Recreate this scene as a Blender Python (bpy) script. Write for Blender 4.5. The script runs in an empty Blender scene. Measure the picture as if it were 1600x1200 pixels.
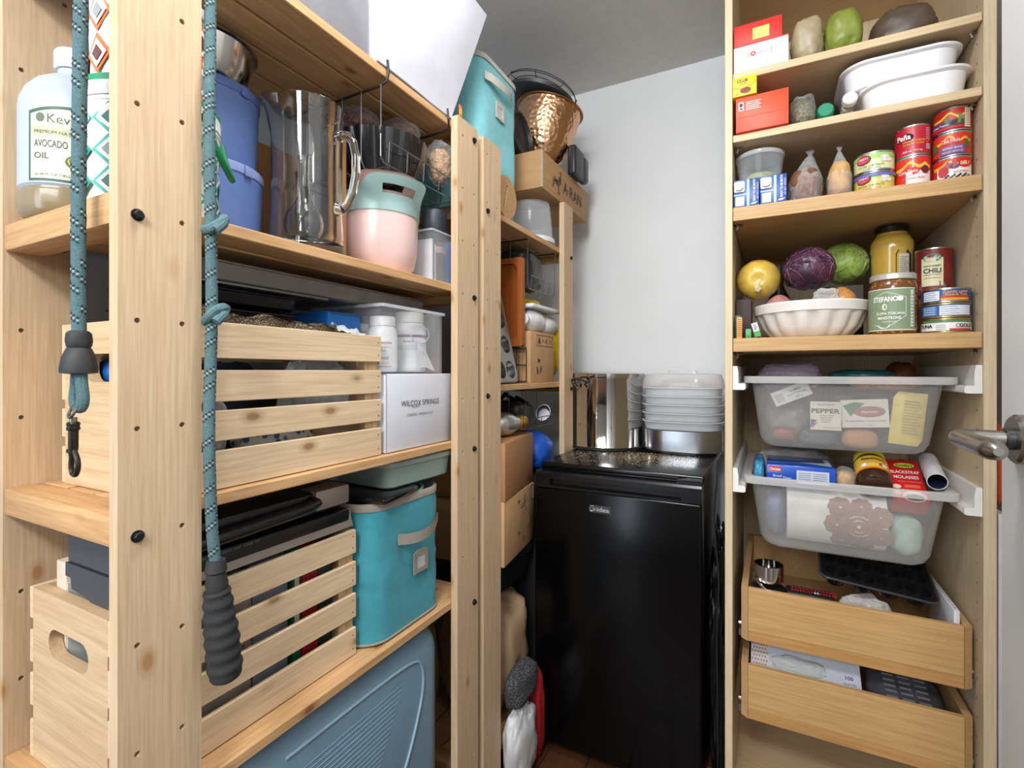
import bpy, bmesh, math, random
from mathutils import Vector, Matrix, noise
from mathutils.geometry import tessellate_polygon
random.seed(7)
C = bpy.context.scene
COL = C.collection
pi = math.pi

# ------------------------------------------------------------------ camera, light, exposure
FPX, HOR, TH = 779.0, 580.0, math.atan2(405.0, 779.0)
EYE = Vector((0.0, 0.0, 1.13))
cam = bpy.data.cameras.new('camera')
cam.sensor_width = 36.0
cam.lens = FPX / 1600 * 36.0
cam.shift_y = -(600 - HOR) / 1600
cam.clip_start = 0.02
camo = bpy.data.objects.new('camera', cam)
COL.objects.link(camo)
camo.location = EYE
camo.rotation_euler = (pi / 2, 0, TH)
C.camera = camo

w = bpy.data.worlds.new('world')
C.world = w
w.use_nodes = True
w.node_tree.nodes['Background'].inputs[0].default_value = (0.75, 0.86, 1.0, 1)
w.node_tree.nodes['Background'].inputs[1].default_value = 1.0

def area(name, loc, aim, sx, sy, power, col):
    l = bpy.data.lights.new(name, 'AREA')
    l.shape = 'RECTANGLE'; l.size = sx; l.size_y = sy
    l.energy = power; l.color = col
    o = bpy.data.objects.new(name, l); COL.objects.link(o)
    o.location = loc
    o.rotation_euler = (Vector(aim) - Vector(loc)).to_track_quat('-Z', 'Y').to_euler()
    return o
area('pantry_ceiling_lamp', (-0.30, 0.50, 2.28), (-0.30, 0.5, 0.0), 0.26, 0.26, 7.5, (0.96, 0.98, 1.0))
area('hall_ceiling_lamp', (-0.05, -0.75, 2.26), (-0.15, 0.9, 1.1), 0.40, 0.40, 25, (0.96, 0.985, 1.0))
area('hall_fill_light', (-0.2, -1.9, 2.2), (0.0, 1.2, 1.0), 1.8, 0.8, 46, (0.95, 0.98, 1.0))  # soft fill added to brighten the pantry, not a real fixture
area('window_daylight', (-1.45, -2.9, 1.15), (-0.2, 1.0, 0.9), 0.9, 1.9, 22, (0.72, 0.85, 1.0))

C.view_settings.view_transform = 'Standard'
C.view_settings.look = 'None'
C.view_settings.gamma = 1.0
C.view_settings.use_curve_mapping = False
C.view_settings.exposure = 0.50
C.cycles.max_bounces = 10
C.cycles.transparent_max_bounces = 24
C.cycles.transmission_bounces = 10

# ------------------------------------------------------------------ helpers
def ray(px, py):
    r = (px - 800) / FPX; t = (HOR - py) / FPX
    c, s = math.cos(TH), math.sin(TH)
    return Vector((r * c - s, r * s + c, t))
def at(px, py, X=None, Y=None, Z=None):
    d = ray(px, py)
    k = (X - EYE.x) / d.x if X is not None else (Y - EYE.y) / d.y if Y is not None else (Z - EYE.z) / d.z
    return EYE + d * k
def lin(c):
    c /= 255.0
    return c / 12.92 if c <= 0.04045 else ((c + 0.055) / 1.055) ** 2.4
def col(h):
    return (lin(int(h[0:2], 16)), lin(int(h[2:4], 16)), lin(int(h[4:6], 16)), 1.0)

MATS = {}
class N:                                   # tiny node helper
    def __init__(s, name):
        s.m = bpy.data.materials.new(name); s.m.use_nodes = True
        s.t = s.m.node_tree; s.b = s.t.nodes['Principled BSDF']; s.o = s.t.nodes['Material Output']
    def n(s, typ, **kw):
        x = s.t.nodes.new(typ)
        for k, v in kw.items():
            if k.startswith('i_'):
                x.inputs[k[2:].replace('_', ' ')].default_value = v
            else: setattr(x, k, v)
        return x
    def l(s, a, b): s.t.links.new(a, b)
    def coords(s, rnd=True):
        tc = s.n('ShaderNodeTexCoord')
        if not rnd: return tc.outputs['Object']
        oi = s.n('ShaderNodeObjectInfo')
        mu = s.n('ShaderNodeMath', operation='MULTIPLY'); mu.inputs[1].default_value = 17.3
        s.l(oi.outputs['Random'], mu.inputs[0])
        ad = s.n('ShaderNodeVectorMath', operation='ADD')
        s.l(tc.outputs['Object'], ad.inputs[0]); s.l(mu.outputs[0], ad.inputs[1])
        return ad.outputs[0]
    def ramp(s, fac, stops):
        r = s.n('ShaderNodeValToRGB'); e = r.color_ramp.elements
        while len(e) < len(stops): e.new(0.5)
        for i, (p, c) in enumerate(stops):
            e[i].position = p; e[i].color = c
        s.l(fac, r.inputs[0]); return r.outputs[0]

def mat(hexc, rough=0.5, metal=0.0, var=0.06, scale=25, bump=0.0, bscale=200, coat=0.0, spec=0.5, sheen=0.0, emit=0.0, stretch=None):
    """painted / plastic / card / cloth surface: base colour with faint procedural mottling and fine relief"""
    key = ('m', hexc, rough, metal, var, scale, bump, bscale, coat, spec, sheen, emit, stretch)
    if key in MATS: return MATS[key]
    k = N('surface_' + hexc + '_%d' % len(MATS))
    base = col(hexc)
    co = k.coords()
    if stretch:
        mp = k.n('ShaderNodeMapping'); mp.inputs['Scale'].default_value = stretch
        k.l(co, mp.inputs[0]); co = mp.outputs[0]
    nz = k.n('ShaderNodeTexNoise', i_Scale=scale, i_Detail=4.0); k.l(co, nz.inputs['Vector'])
    lo = tuple(c * (1 - var * 1.6) for c in base[:3]) + (1,)
    hi = tuple(min(1, c * (1 + var)) for c in base[:3]) + (1,)
    k.l(k.ramp(nz.outputs[0], [(0.3, lo), (0.7, hi)]), k.b.inputs['Base Color'])
    k.b.inputs['Roughness'].default_value = rough
    k.b.inputs['Metallic'].default_value = metal
    k.b.inputs['Coat Weight'].default_value = coat
    k.b.inputs['Specular IOR Level'].default_value = spec
    k.b.inputs['Sheen Weight'].default_value = sheen
    if emit:
        k.b.inputs['Emission Color'].default_value = base; k.b.inputs['Emission Strength'].default_value = emit
    if bump:
        n2 = k.n('ShaderNodeTexNoise', i_Scale=bscale, i_Detail=5.0); k.l(co, n2.inputs['Vector'])
        bp = k.n('ShaderNodeBump', i_Strength=bump, i_Distance=0.002); k.l(n2.outputs[0], bp.inputs['Height'])
        k.l(bp.outputs[0], k.b.inputs['Normal'])
    MATS[key] = k.m
    return k.m

def wood(light, dark, axis='y', rough=0.55, rings=60, knots=True, contrast=1.0, fine=1.0):
    """straight grained timber, grain along the given local axis, with knots"""
    key = ('w', light, dark, axis, rough, rings, knots, contrast, fine)
    if key in MATS: return MATS[key]
    k = N('timber_' + light + '_' + axis)
    co = k.coords()
    i = 'xyz'.index(axis)
    sc = [1.0, 1.0, 1.0]; sc[i] = 0.07
    mp = k.n('ShaderNodeMapping'); mp.inputs['Scale'].default_value = sc; k.l(co, mp.inputs[0])
    low = k.n('ShaderNodeTexNoise', i_Scale=9.0, i_Detail=2.0); k.l(mp.outputs[0], low.inputs['Vector'])
    ad = k.n('ShaderNodeVectorMath', operation='MULTIPLY_ADD'); 
    ad.inputs[1].default_value = (0.05, 0.05, 0.05)
    k.l(low.outputs['Color'], ad.inputs[0]); k.l(mp.outputs[0], ad.inputs[2])
    ww = k.n('ShaderNodeTexNoise', i_Scale=float(rings), i_Detail=3.0, i_Roughness=0.6); k.l(ad.outputs[0], ww.inputs['Vector'])
    sc2 = [260.0 * fine] * 3; sc2[i] = 9.0
    mp2 = k.n('ShaderNodeMapping'); mp2.inputs['Scale'].default_value = sc2; k.l(co, mp2.inputs[0])
    fi = k.n('ShaderNodeTexNoise', i_Scale=1.0, i_Detail=2.0); k.l(mp2.outputs[0], fi.inputs['Vector'])
    a = col(light); b = col(dark)
    mid = tuple(a[j] * (1 - 0.35 * contrast) + b[j] * 0.35 * contrast for j in range(3)) + (1,)
    c1 = k.ramp(ww.outputs[0], [(0.32, a), (0.5, mid), (0.62, a), (0.75, tuple(a[j] * (1 - .5 * contrast) + b[j] * .5 * contrast for j in range(3)) + (1,))])
    mx = k.n('ShaderNodeMix', data_type='RGBA', blend_type='MULTIPLY')
    mx.inputs[0].default_value = 0.45
    k.l(c1, mx.inputs[6]); k.l(k.ramp(fi.outputs[0], [(0.35, (0.72, 0.68, 0.62, 1)), (0.6, (1, 1, 1, 1))]), mx.inputs[7])
    outc = mx.outputs[2]
    if knots:
        sc3 = [15.0] * 3; sc3[i] = 8.0
        mp3 = k.n('ShaderNodeMapping'); mp3.inputs['Scale'].default_value = sc3; k.l(co, mp3.inputs[0])
        vo = k.n('ShaderNodeTexVoronoi', i_Scale=1.0); k.l(mp3.outputs[0], vo.inputs['Vector'])
        m2 = k.n('ShaderNodeMix', data_type='RGBA')
        k.l(k.ramp(vo.outputs['Distance'], [(0.06, (1, 1, 1, 1)), (0.10, (0.45, 0.45, 0.45, 1)), (0.19, (0, 0, 0, 1))]), m2.inputs[0])
        k.l(outc, m2.inputs[6]); m2.inputs[7].default_value = tuple((b[j] * 0.95 if axis == 'z' else b[j] * 0.7) for j in range(3)) + (1,)
        outc = m2.outputs[2]
    k.l(outc, k.b.inputs['Base Color'])
    k.b.inputs['Roughness'].default_value = rough
    k.b.inputs['Specular IOR Level'].default_value = 0.3
    bp = k.n('ShaderNodeBump', i_Strength=0.12, i_Distance=0.001); k.l(fi.outputs[0], bp.inputs['Height'])
    k.l(bp.outputs[0], k.b.inputs['Normal'])
    MATS[key] = k.m
    return k.m

def film(hexc='f2f2f2', amount=0.3, rough=0.15, bump=0.0, bscale=40, edge=0.5):
    """thin clear or milky plastic: see-through, with more body at grazing angles"""
    key = ('f', hexc, amount, rough, bump, bscale, edge)
    if key in MATS: return MATS[key]
    k = N('clear_plastic_%s_%d' % (hexc, int(amount * 100)))
    k.b.inputs['Base Color'].default_value = col(hexc); k.b.inputs['Roughness'].default_value = rough
    tr = k.n('ShaderNodeBsdfTransparent')
    lw = k.n('ShaderNodeLayerWeight', i_Blend=0.35)
    ma = k.n('ShaderNodeMath', operation='MULTIPLY_ADD', use_clamp=True)
    ma.inputs[1].default_value = edge; ma.inputs[2].default_value = amount
    k.l(lw.outputs['Facing'], ma.inputs[0])
    mx = k.n('ShaderNodeMixShader')
    k.l(ma.outputs[0], mx.inputs[0]); k.l(tr.outputs[0], mx.inputs[1]); k.l(k.b.outputs[0], mx.inputs[2])
    k.l(mx.outputs[0], k.o.inputs['Surface'])
    if bump:
        nz = k.n('ShaderNodeTexNoise', i_Scale=bscale, i_Detail=6.0, i_Distortion=1.5); k.l(k.coords(), nz.inputs['Vector'])
        bp = k.n('ShaderNodeBump', i_Strength=bump, i_Distance=0.01); k.l(nz.outputs[0], bp.inputs['Height'])
        k.l(bp.outputs[0], k.b.inputs['Normal'])
        # creases catch the light: more body where the film folds
        r = k.ramp(nz.outputs[0], [(0.47, (0, 0, 0, 1)), (0.5, (1, 1, 1, 1)), (0.53, (0, 0, 0, 1))])
        m3 = k.n('ShaderNodeMath', operation='MULTIPLY_ADD', use_clamp=True); m3.inputs[1].default_value = 0.11
        k.l(r, m3.inputs[0]); k.l(ma.outputs[0], m3.inputs[2]); k.l(m3.outputs[0], mx.inputs[0])
    MATS[key] = k.m
    return k.m

def glass(hexc='ffffff', rough=0.0, ior=1.45):
    key = ('g', hexc, rough, ior)
    if key in MATS: return MATS[key]
    k = N('glass_' + hexc)
    k.b.inputs['Base Color'].default_value = col(hexc); k.b.inputs['Roughness'].default_value = rough
    k.b.inputs['Transmission Weight'].default_value = 1.0; k.b.inputs['IOR'].default_value = ior
    MATS[key] = k.m
    return k.m

def speckle(base, dots, scale=160, rough=0.7, thr=0.12, bump=0.0):
    key = ('s', base, dots, scale, rough, thr, bump)
    if key in MATS: return MATS[key]
    k = N('speckled_' + base)
    vo = k.n('ShaderNodeTexVoronoi', i_Scale=float(scale)); k.l(k.coords(), vo.inputs['Vector'])
    k.l(k.ramp(vo.outputs['Distance'], [(thr, col(dots)), (thr + 0.12, col(base))]), k.b.inputs['Base Color'])
    k.b.inputs['Roughness'].default_value = rough
    if bump:
        bp = k.n('ShaderNodeBump', i_Strength=bump, i_Distance=0.003); k.l(vo.outputs['Distance'], bp.inputs['Height'])
        k.l(bp.outputs[0], k.b.inputs['Normal'])
    MATS[key] = k.m
    return k.m

# ---- geometry collector
def rrect(cx, cy, hx, hy, r, z, n=5):
    pts = []
    r = min(r, hx * 0.999, hy * 0.999)
    for q, (sx, sy) in enumerate(((1, 1), (-1, 1), (-1, -1), (1, -1))):
        for i in range(n + 1):
            a = q * pi / 2 + i * pi / 2 / n
            pts.append((cx + sx * (hx - r) + r * math.cos(a), cy + sy * (hy - r) + r * math.sin(a), z))
    return pts
def circ(cx, cy, r, z, n=28, sy=1.0):
    return [(cx + r * math.cos(2 * pi * i / n), cy + sy * r * math.sin(2 * pi * i / n), z) for i in range(n)]
def frame(o, right, up):
    r = Vector(right).normalized(); u = Vector(up).normalized(); n = r.cross(u)
    return Matrix(((r.x, u.x, n.x, o[0]), (r.y, u.y, n.y, o[1]), (r.z, u.z, n.z, o[2]), (0, 0, 0, 1)))
def FX(x, y, z): return frame((x, y, z), (0, 1, 0), (0, 0, 1))      # a print on a face that looks towards +X
def FY(x, y, z): return frame((x, y, z), (1, 0, 0), (0, 0, 1))      # a print on a face that looks towards -Y
def FZ(x, y, z, a=0): return frame((x, y, z), (math.cos(a), math.sin(a), 0), (-math.sin(a), math.cos(a), 0))
TXT = {}
def text_mesh(s, bold, spacing):
    key = (s, bold, spacing)
    if key in TXT: return TXT[key]
    cu = bpy.data.curves.new('t', 'FONT'); cu.body = s; cu.size = 1.0; cu.resolution_u = 3
    cu.offset = bold; cu.space_character = spacing
    o = bpy.data.objects.new('t', cu); COL.objects.link(o)
    dg = bpy.context.evaluated_depsgraph_get(); ev = o.evaluated_get(dg)
    me = ev.to_mesh()
    vs = [tuple(v.co) for v in me.vertices]; fs = [tuple(p.vertices) for p in me.polygons]
    ev.to_mesh_clear()
    bpy.data.objects.remove(o); bpy.data.curves.remove(cu)
    if vs:
        x0 = min(v[0] for v in vs); x1 = max(v[0] for v in vs)
        vs = [(v[0] - x0, v[1], 0) for v in vs]; wd = x1 - x0
    else: wd = 1
    TXT[key] = (vs, fs, wd)
    return TXT[key]

class G:
    def __init__(s): s.v = []; s.f = []; s.m = []; s.mats = []
    def mi(s, m):
        if m not in s.mats: s.mats.append(m)
        return s.mats.index(m)
    def add(s, vs, fs, m, M=None):
        k = len(s.v); i = s.mi(m)
        s.v += [tuple(M @ Vector(p)) for p in vs] if M is not None else [tuple(p) for p in vs]
        for f in fs: s.f.append(tuple(j + k for j in f)); s.m.append(i)
        return s
    def box(s, x0, y0, z0, x1, y1, z1, m, r=0.0, M=None, seg=2):
        if x0 > x1: x0, x1 = x1, x0
        if y0 > y1: y0, y1 = y1, y0
        if z0 > z1: z0, z1 = z1, z0
        if r <= 0:
            vs = [(x0, y0, z0), (x1, y0, z0), (x1, y1, z0), (x0, y1, z0), (x0, y0, z1), (x1, y0, z1), (x1, y1, z1), (x0, y1, z1)]
            fs = [(0, 3, 2, 1), (4, 5, 6, 7), (0, 1, 5, 4), (1, 2, 6, 5), (2, 3, 7, 6), (3, 0, 4, 7)]
        else:
            bm = bmesh.new(); bmesh.ops.create_cube(bm, size=1.0)
            for v in bm.verts: v.co = Vector(((x0 + x1) / 2 + v.co.x * (x1 - x0), (y0 + y1) / 2 + v.co.y * (y1 - y0), (z0 + z1) / 2 + v.co.z * (z1 - z0)))
            r = min(r, .49 * min(x1 - x0, y1 - y0, z1 - z0))
            bmesh.ops.bevel(bm, geom=bm.edges[:], offset=r, segments=seg, affect='EDGES', profile=0.5)
            bm.verts.index_update()
            vs = [tuple(v.co) for v in bm.verts]; fs = [tuple(v.index for v in f.verts) for f in bm.faces]
            bm.free()
        return s.add(vs, fs, m, M)
    def loft(s, rings, m, cap0=True, cap1=True, M=None, closed=True):
        n = len(rings[0]); vs = [p for r in rings for p in r]; fs = []
        for i in range(len(rings) - 1):
            for j in range(n if closed else n - 1):
                a = i * n + j; b = i * n + (j + 1) % n
                fs.append((a, b, b + n, a + n))
        if cap0: fs.append(tuple(range(n - 1, -1, -1)))
        if cap1: fs.append(tuple((len(rings) - 1) * n + j for j in range(n)))
        return s.add(vs, fs, m, M)
    def lathe(s, prof, m, n=28, c=(0, 0, 0), M=None, cap0=True, cap1=True):
        rings = [circ(c[0], c[1], max(r, 1e-5), c[2] + z, n) for r, z in prof]
        return s.loft(rings, m, cap0, cap1, M)
    def tube(s, pts, r, m, n=8, closed=False, M=None, cap=True):
        P = [Vector(p) for p in pts]; L = len(P)
        R = r if isinstance(r, (list, tuple)) else [r] * L
        rings = []; up = None
        for i in range(L):
            if closed: t = P[(i + 1) % L] - P[i - 1]
            else: t = P[min(i + 1, L - 1)] - P[max(i - 1, 0)]
            if t.length < 1e-9: t = Vector((0, 0, 1))
            t.normalize()
            if up is None:
                up = Vector((0, 0, 1)) if abs(t.z) < 0.9 else Vector((1, 0, 0))
            a = up - t * up.dot(t)
            if a.length < 1e-6: a = t.orthogonal()
            a.normalize(); b = t.cross(a); up = a
            rings.append([tuple(P[i] + (a * math.cos(2 * pi * k / n) + b * math.sin(2 * pi * k / n)) * R[i]) for k in range(n)])
        if closed: rings.append(rings[0])
        return s.loft(rings, m, cap and not closed, cap and not closed, M)
    def blob(s, c, rad, m, nu=24, nv=14, fn=None, M=None, p=1.0):
        rings = []
        for i in range(nv + 1):
            la = -pi / 2 + pi * i / nv; ring = []
            for j in range(nu):
                lo = 2 * pi * j / nu
                d = Vector((math.cos(la) * math.cos(lo), math.cos(la) * math.sin(lo), math.sin(la)))
                if p != 1.0: d = Vector([math.copysign(abs(x) ** p, x) for x in d])
                k = fn(d) if fn else 1.0
                ring.append((c[0] + d.x * rad[0] * k, c[1] + d.y * rad[1] * k, c[2] + d.z * rad[2] * k))
            rings.append(ring)
        return s.loft(rings, m, False, False, M)
    def prism(s, outer, holes, t, m, M=None):
        """flat plate with real openings: outline in local xy, thickness t along +z"""
        loops = [[Vector((p[0], p[1], 0)) for p in outer]] + [[Vector((p[0], p[1], 0)) for p in h] for h in holes]
        tri = tessellate_polygon(loops)
        flat = [p for l in loops for p in l]; n = len(flat)
        vs = [(p.x, p.y, t) for p in flat] + [(p.x, p.y, 0) for p in flat]
        fs = []
        for a, b, c in tri:
            A, B, D = flat[a], flat[b], flat[c]
            if (B - A).cross(D - A).z < 0: a, c = c, a
            fs.append((a, b, c)); fs.append((c + n, b + n, a + n))
        k = 0
        for li, l in enumerate(loops):
            ar = sum(l[i].x * l[(i + 1) % len(l)].y - l[(i + 1) % len(l)].x * l[i].y for i in range(len(l)))
            for i in range(len(l)):
                a = k + i; b = k + (i + 1) % len(l)
                if (ar > 0) == (li == 0): fs.append((b, a, a + n, b + n))
                else: fs.append((a, b, b + n, a + n))
            k += len(l)
        return s.add(vs, fs, m, M)
    def poly(s, pts, m, M=None, z=0.0004):
        return s.add([(p[0], p[1], z) for p in pts], [tuple(range(len(pts)))], m, M)
    def rect(s, x0, y0, x1, y1, m, M=None, z=0.0004):
        return s.poly([(x0, y0), (x1, y0), (x1, y1), (x0, y1)], m, M, z)
    def oval(s, cx, cy, rx, ry, m, M=None, z=0.0006, n=20):
        return s.poly([(cx + rx * math.cos(2 * pi * i / n), cy + ry * math.sin(2 * pi * i / n)) for i in range(n)], m, M, z)
    def text(s, body, size, m, M=None, x=0, y=0, align='c', bold=0.0, wide=None, z=0.0009, spacing=1.0, cyl=None, rot=0.0):
        vs, fs, wd = text_mesh(body, bold, spacing)
        k = size; kx = size if wide is None else wide / wd
        ox = -wd * kx / 2 if align == 'c' else 0.0
        q = [(v[0] * kx + ox, v[1] * k) for v in vs]
        if rot: q = [(a * math.cos(rot) - b * math.sin(rot), a * math.sin(rot) + b * math.cos(rot)) for a, b in q]
        q = [(a + x, b + y) for a, b in q]
        if cyl:
            R, a0 = cyl
            return s.add([((R + z) * math.cos(a0 + a / R), (R + z) * math.sin(a0 + a / R), b) for a, b in q], fs, m, M)
        return s.add([(a, b, z) for a, b in q], fs, m, M)
    def cpatch(s, R, a0, u0, u1, z0, z1, m, n=12, eps=0.0004, M=None):
        """printed patch on a cylinder of radius R about the local z axis, u measured round the surface from angle a0"""
        vs = []; fs = []
        for i in range(n + 1):
            a = a0 + (u0 + (u1 - u0) * i / n) / R
            zz0 = z0(i / n) if callable(z0) else z0; zz1 = z1(i / n) if callable(z1) else z1
            vs += [((R + eps) * math.cos(a), (R + eps) * math.sin(a), zz0), ((R + eps) * math.cos(a), (R + eps) * math.sin(a), zz1)]
        for i in range(n): fs.append((2 * i, 2 * i + 2, 2 * i + 3, 2 * i + 1))
        return s.add(vs, fs, m, M)
    def cpoly(s, R, a0, pts, m, eps=0.0006, M=None):
        return s.add([((R + eps) * math.cos(a0 + u / R), (R + eps) * math.sin(a0 + u / R), v) for u, v in pts], [tuple(range(len(pts)))], m, M)
    def coval(s, R, a0, cu, cv, ru, rv, m, eps=0.0006, n=18, M=None):
        return s.cpoly(R, a0, [(cu + ru * math.cos(2 * pi * i / n), cv + rv * math.sin(2 * pi * i / n)) for i in range(n)], m, eps, M)
    def sheet(s, fn, nu, nv, m, M=None):
        vs = [tuple(fn(i / nu, j / nv)) for j in range(nv + 1) for i in range(nu + 1)]
        fs = [(j * (nu + 1) + i, j * (nu + 1) + i + 1, (j + 1) * (nu + 1) + i + 1, (j + 1) * (nu + 1) + i) for j in range(nv) for i in range(nu)]
        return s.add(vs, fs, m, M)
    def mesh(s, name, smooth=35):
        me = bpy.data.meshes.new(name)
        me.from_pydata(s.v, [], s.f); me.update()
        for m in s.mats: me.materials.append(m)
        me.polygons.foreach_set('material_index', s.m)
        if smooth:
            me.polygons.foreach_set('use_smooth', [True] * len(s.f))
            me.set_sharp_from_angle(angle=math.radians(smooth))
        return me
    def obj(s, name, parent=None, smooth=35, loc=None, label=None):
        o = bpy.data.objects.new(name, s.mesh(name, smooth)); COL.objects.link(o)
        if parent is not None: o.parent = parent
        if loc is not None: o.location = loc
        if label: o['label'] = label
        return o

def thing(name, label, cat, loc=(0, 0, 0), rz=0.0, group=None, rot=None):
    o = bpy.data.objects.new(name, None); COL.objects.link(o)
    o.empty_display_size = 0.03
    o.location = loc; o.rotation_euler = rot if rot is not None else (0, 0, rz)
    o['label'] = label; o['category'] = cat
    if group: o['group'] = group
    return o
def tag(o, label, cat, group=None, kind=None):
    o['label'] = label; o['category'] = cat
    if group: o['group'] = group
    if kind: o['kind'] = kind
    return o
def struct(o, label=None):
    o['kind'] = 'structure'
    if label: o['label'] = label
    return o
def inst(o, parent, loc=None, rot=None, name=None):
    c = o.copy(); COL.objects.link(c); c.parent = parent
    if loc is not None: c.location = loc
    if rot is not None: c.rotation_euler = rot
    if name: c.name = name
    return c
def wob(p, amp, fr, seed=0):
    return amp * noise.noise(Vector((p[0] * fr + seed, p[1] * fr + seed * 1.7, p[2] * fr)))
def face_cam(x, y): return math.atan2(-y, -x)
def smooth(P, n=6):
    P = [Vector(p) for p in P]; out = []
    for i in range(len(P) - 1):
        a, b, c, d = P[max(i - 1, 0)], P[i], P[i + 1], P[min(i + 2, len(P) - 1)]
        for k in range(n):
            u = k / n; out.append(.5 * ((2 * b) + (c - a) * u + (2 * a - 5 * b + 4 * c - d) * u * u + (3 * b - a - 3 * c + d) * u ** 3))
    return out + [P[-1]]
# ------------------------------------------------------------------ the room
WHITE = mat('e4e5e6', 0.6, var=0.015, scale=6, bump=0.05, bscale=300)
WHITE_SHADE = mat('c3ccd8', 0.6, var=0.015, scale=6, bump=0.05, bscale=300)  # darker, bluer copy of WHITE: the left wall's shade put into the colour
CEIL = mat('dedbd6', 0.8, var=0.03, scale=30, bump=0.25, bscale=220)
XL, YB, ZC = -0.962, 2.0, 2.30
def wall(name, x0, y0, z0, x1, y1, z1, m, label):
    g = G(); g.box(x0, y0, z0, x1, y1, z1, m); return struct(g.obj(name, smooth=0), label)
wall('wall_left', XL - 0.1, 0.05, 0, XL, YB + 0.1, ZC, WHITE_SHADE, 'white wall behind the pine shelving, its bluish shade put into the colour')
wall('wall_back', XL, YB, 0, 0.62, YB + 0.1, ZC, WHITE, 'plain white painted wall behind the fridge')
wall('wall_right', 0.52, 0.0, 0, 0.62, YB, ZC, WHITE, 'white wall beside the tall cabinet')
HW = mat('b9b4ad', 0.7, var=.02)
wall('wall_hall_left', -2.4, -3.1, 0, -2.3, 0.05, ZC, HW, 'hall wall')
wall('wall_hall_return_left', -2.3, 0.05, 0, XL - 0.1, 0.15, ZC, WHITE, 'hall wall beside the pantry')
wall('wall_hall_return_right', 0.62, 0.0, 0, 1.7, 0.1, ZC, WHITE, 'hall wall beside the pantry door')
wall('wall_hall_right', 1.7, -3.1, 0, 1.8, 0.1, ZC, HW, 'hall wall')
wall('ceiling', -2.4, -3.2, ZC, 1.8, YB + 0.1, ZC + 0.1, CEIL, 'off white textured ceiling')
g = G()
g.box(-2.4, -3.2, 0, -1.9, -3.1, ZC, HW); g.box(-1.0, -3.2, 0, 1.8, -3.1, ZC, HW); g.box(-1.9, -3.2, 2.1, -1.0, -3.1, ZC, HW)
struct(g.obj('wall_hall_end', smooth=0), 'hall wall with a glazed door opening')
g = G(); fw = mat('eeeeec', 0.4)
for a, b in ((-1.9, -1.84), (-1.06, -1.0)): g.box(a, -3.2, 0, b, -3.1, 2.1, fw)
g.box(-1.84, -3.2, 2.02, -1.06, -3.1, 2.1, fw); g.box(-1.84, -3.2, 0, -1.06, -3.1, 0.1, fw)
dw = struct(g.obj('window_1', smooth=0), 'glazed hall door letting in daylight')
g = G(); g.box(-1.84, -3.16, 0.1, -1.06, -3.15, 2.02, glass('ffffff', 0, 1.1)); g.obj('pane', dw, smooth=0)
# floor of brown boards
FL = wood('5c3a24', '33200f', 'y', 0.4, 30, False)
g = G(); g.box(-2.4, -3.2, -0.06, 1.8, YB + 0.1, -0.012, mat('2a1a10', 0.8)); fl = struct(g.obj('floor', smooth=0), 'brown wooden floor')
g = G(); g.box(-0.06, 0, -0.012, 0.058, 1.25, 0, FL, 0.002, seg=1); pl = g.obj('plank', fl, smooth=0)
k = 0
for i in range(14):
    for j in range(3):
        if k: p = inst(pl, fl)
        else: p = pl
        p.location = (-0.95 + 0.12 * i + 0.06, -1.0 + 1.26 * j - (0.4 if i % 2 else 0), 0)
        k += 1
g = G(); g.box(-0.962, 1.985, 0, -0.1, 2.0, 0.09, mat('e8e8e6', 0.4), 0.003); struct(g.obj('baseboard_back'), 'white baseboard under the back wall')

# ------------------------------------------------------------------ pine shelving along the left wall
PINE_L, PINE_D = 'e8cda4', 'b98850'
PZ = wood('dec2a0', 'bb8d5c', 'z', 0.55, 90, True, 0.55)
PY = wood('dcb282', 'ab733e', 'y', 0.55, 50, True, 0.9)
PX = wood('d8ac7a', 'a67040', 'x', 0.55, 55, True, 1.0)
DARK = mat('2a2623', 0.7)
BOLT = mat('2c2c2e', 0.45, 0.7)
FXP, RXP = -0.630, -0.930          # front faces of the front and the rear posts
SX0, SX1 = -0.929, -0.649          # depth of a shelf between the posts
HZ = [1.673 - 0.1215 * i for i in range(14)]
def rod(u, v, r, n=8): return [(u + r * math.cos(2 * pi * i / n), v + r * math.sin(2 * pi * i / n)) for i in range(n)]
def post(parent, w, xf, y0, h, cols):
    """plank upright with drilled holes; local frame: y across, z up, looking towards +X"""
    g = G(); c = 0.0022
    g.prism([(c, 0), (w - c, 0), (w, c), (w, h - c), (w - c, h), (c, h), (0, h - c), (0, c)],
            [rod(u, z, 0.0033) for z in HZ for u in cols if 0.05 < z < h - 0.02], 0.0178, PZ, FX(0, 0, 0))
    o = g.obj('post', parent, smooth=30, loc=(xf - 0.018, y0, 0))
    return o
def hexbolt(parent, x, y, z):
    g = G(); M = frame((x, y, z), (0, 1, 0), (0, 0, 1))
    g.loft([circ(0, 0, 0.0068, 0, 16), circ(0, 0, 0.0068, 0.0012, 16)], BOLT, M=M)
    g.loft([circ(0, 0, 0.0055, 0.0012, 6), circ(0, 0, 0.0055, 0.0045, 6), circ(0, 0, 0.0042, 0.0056, 6)], BOLT, False, True, M)
    g.obj('bolt', parent, smooth=30)
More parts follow.
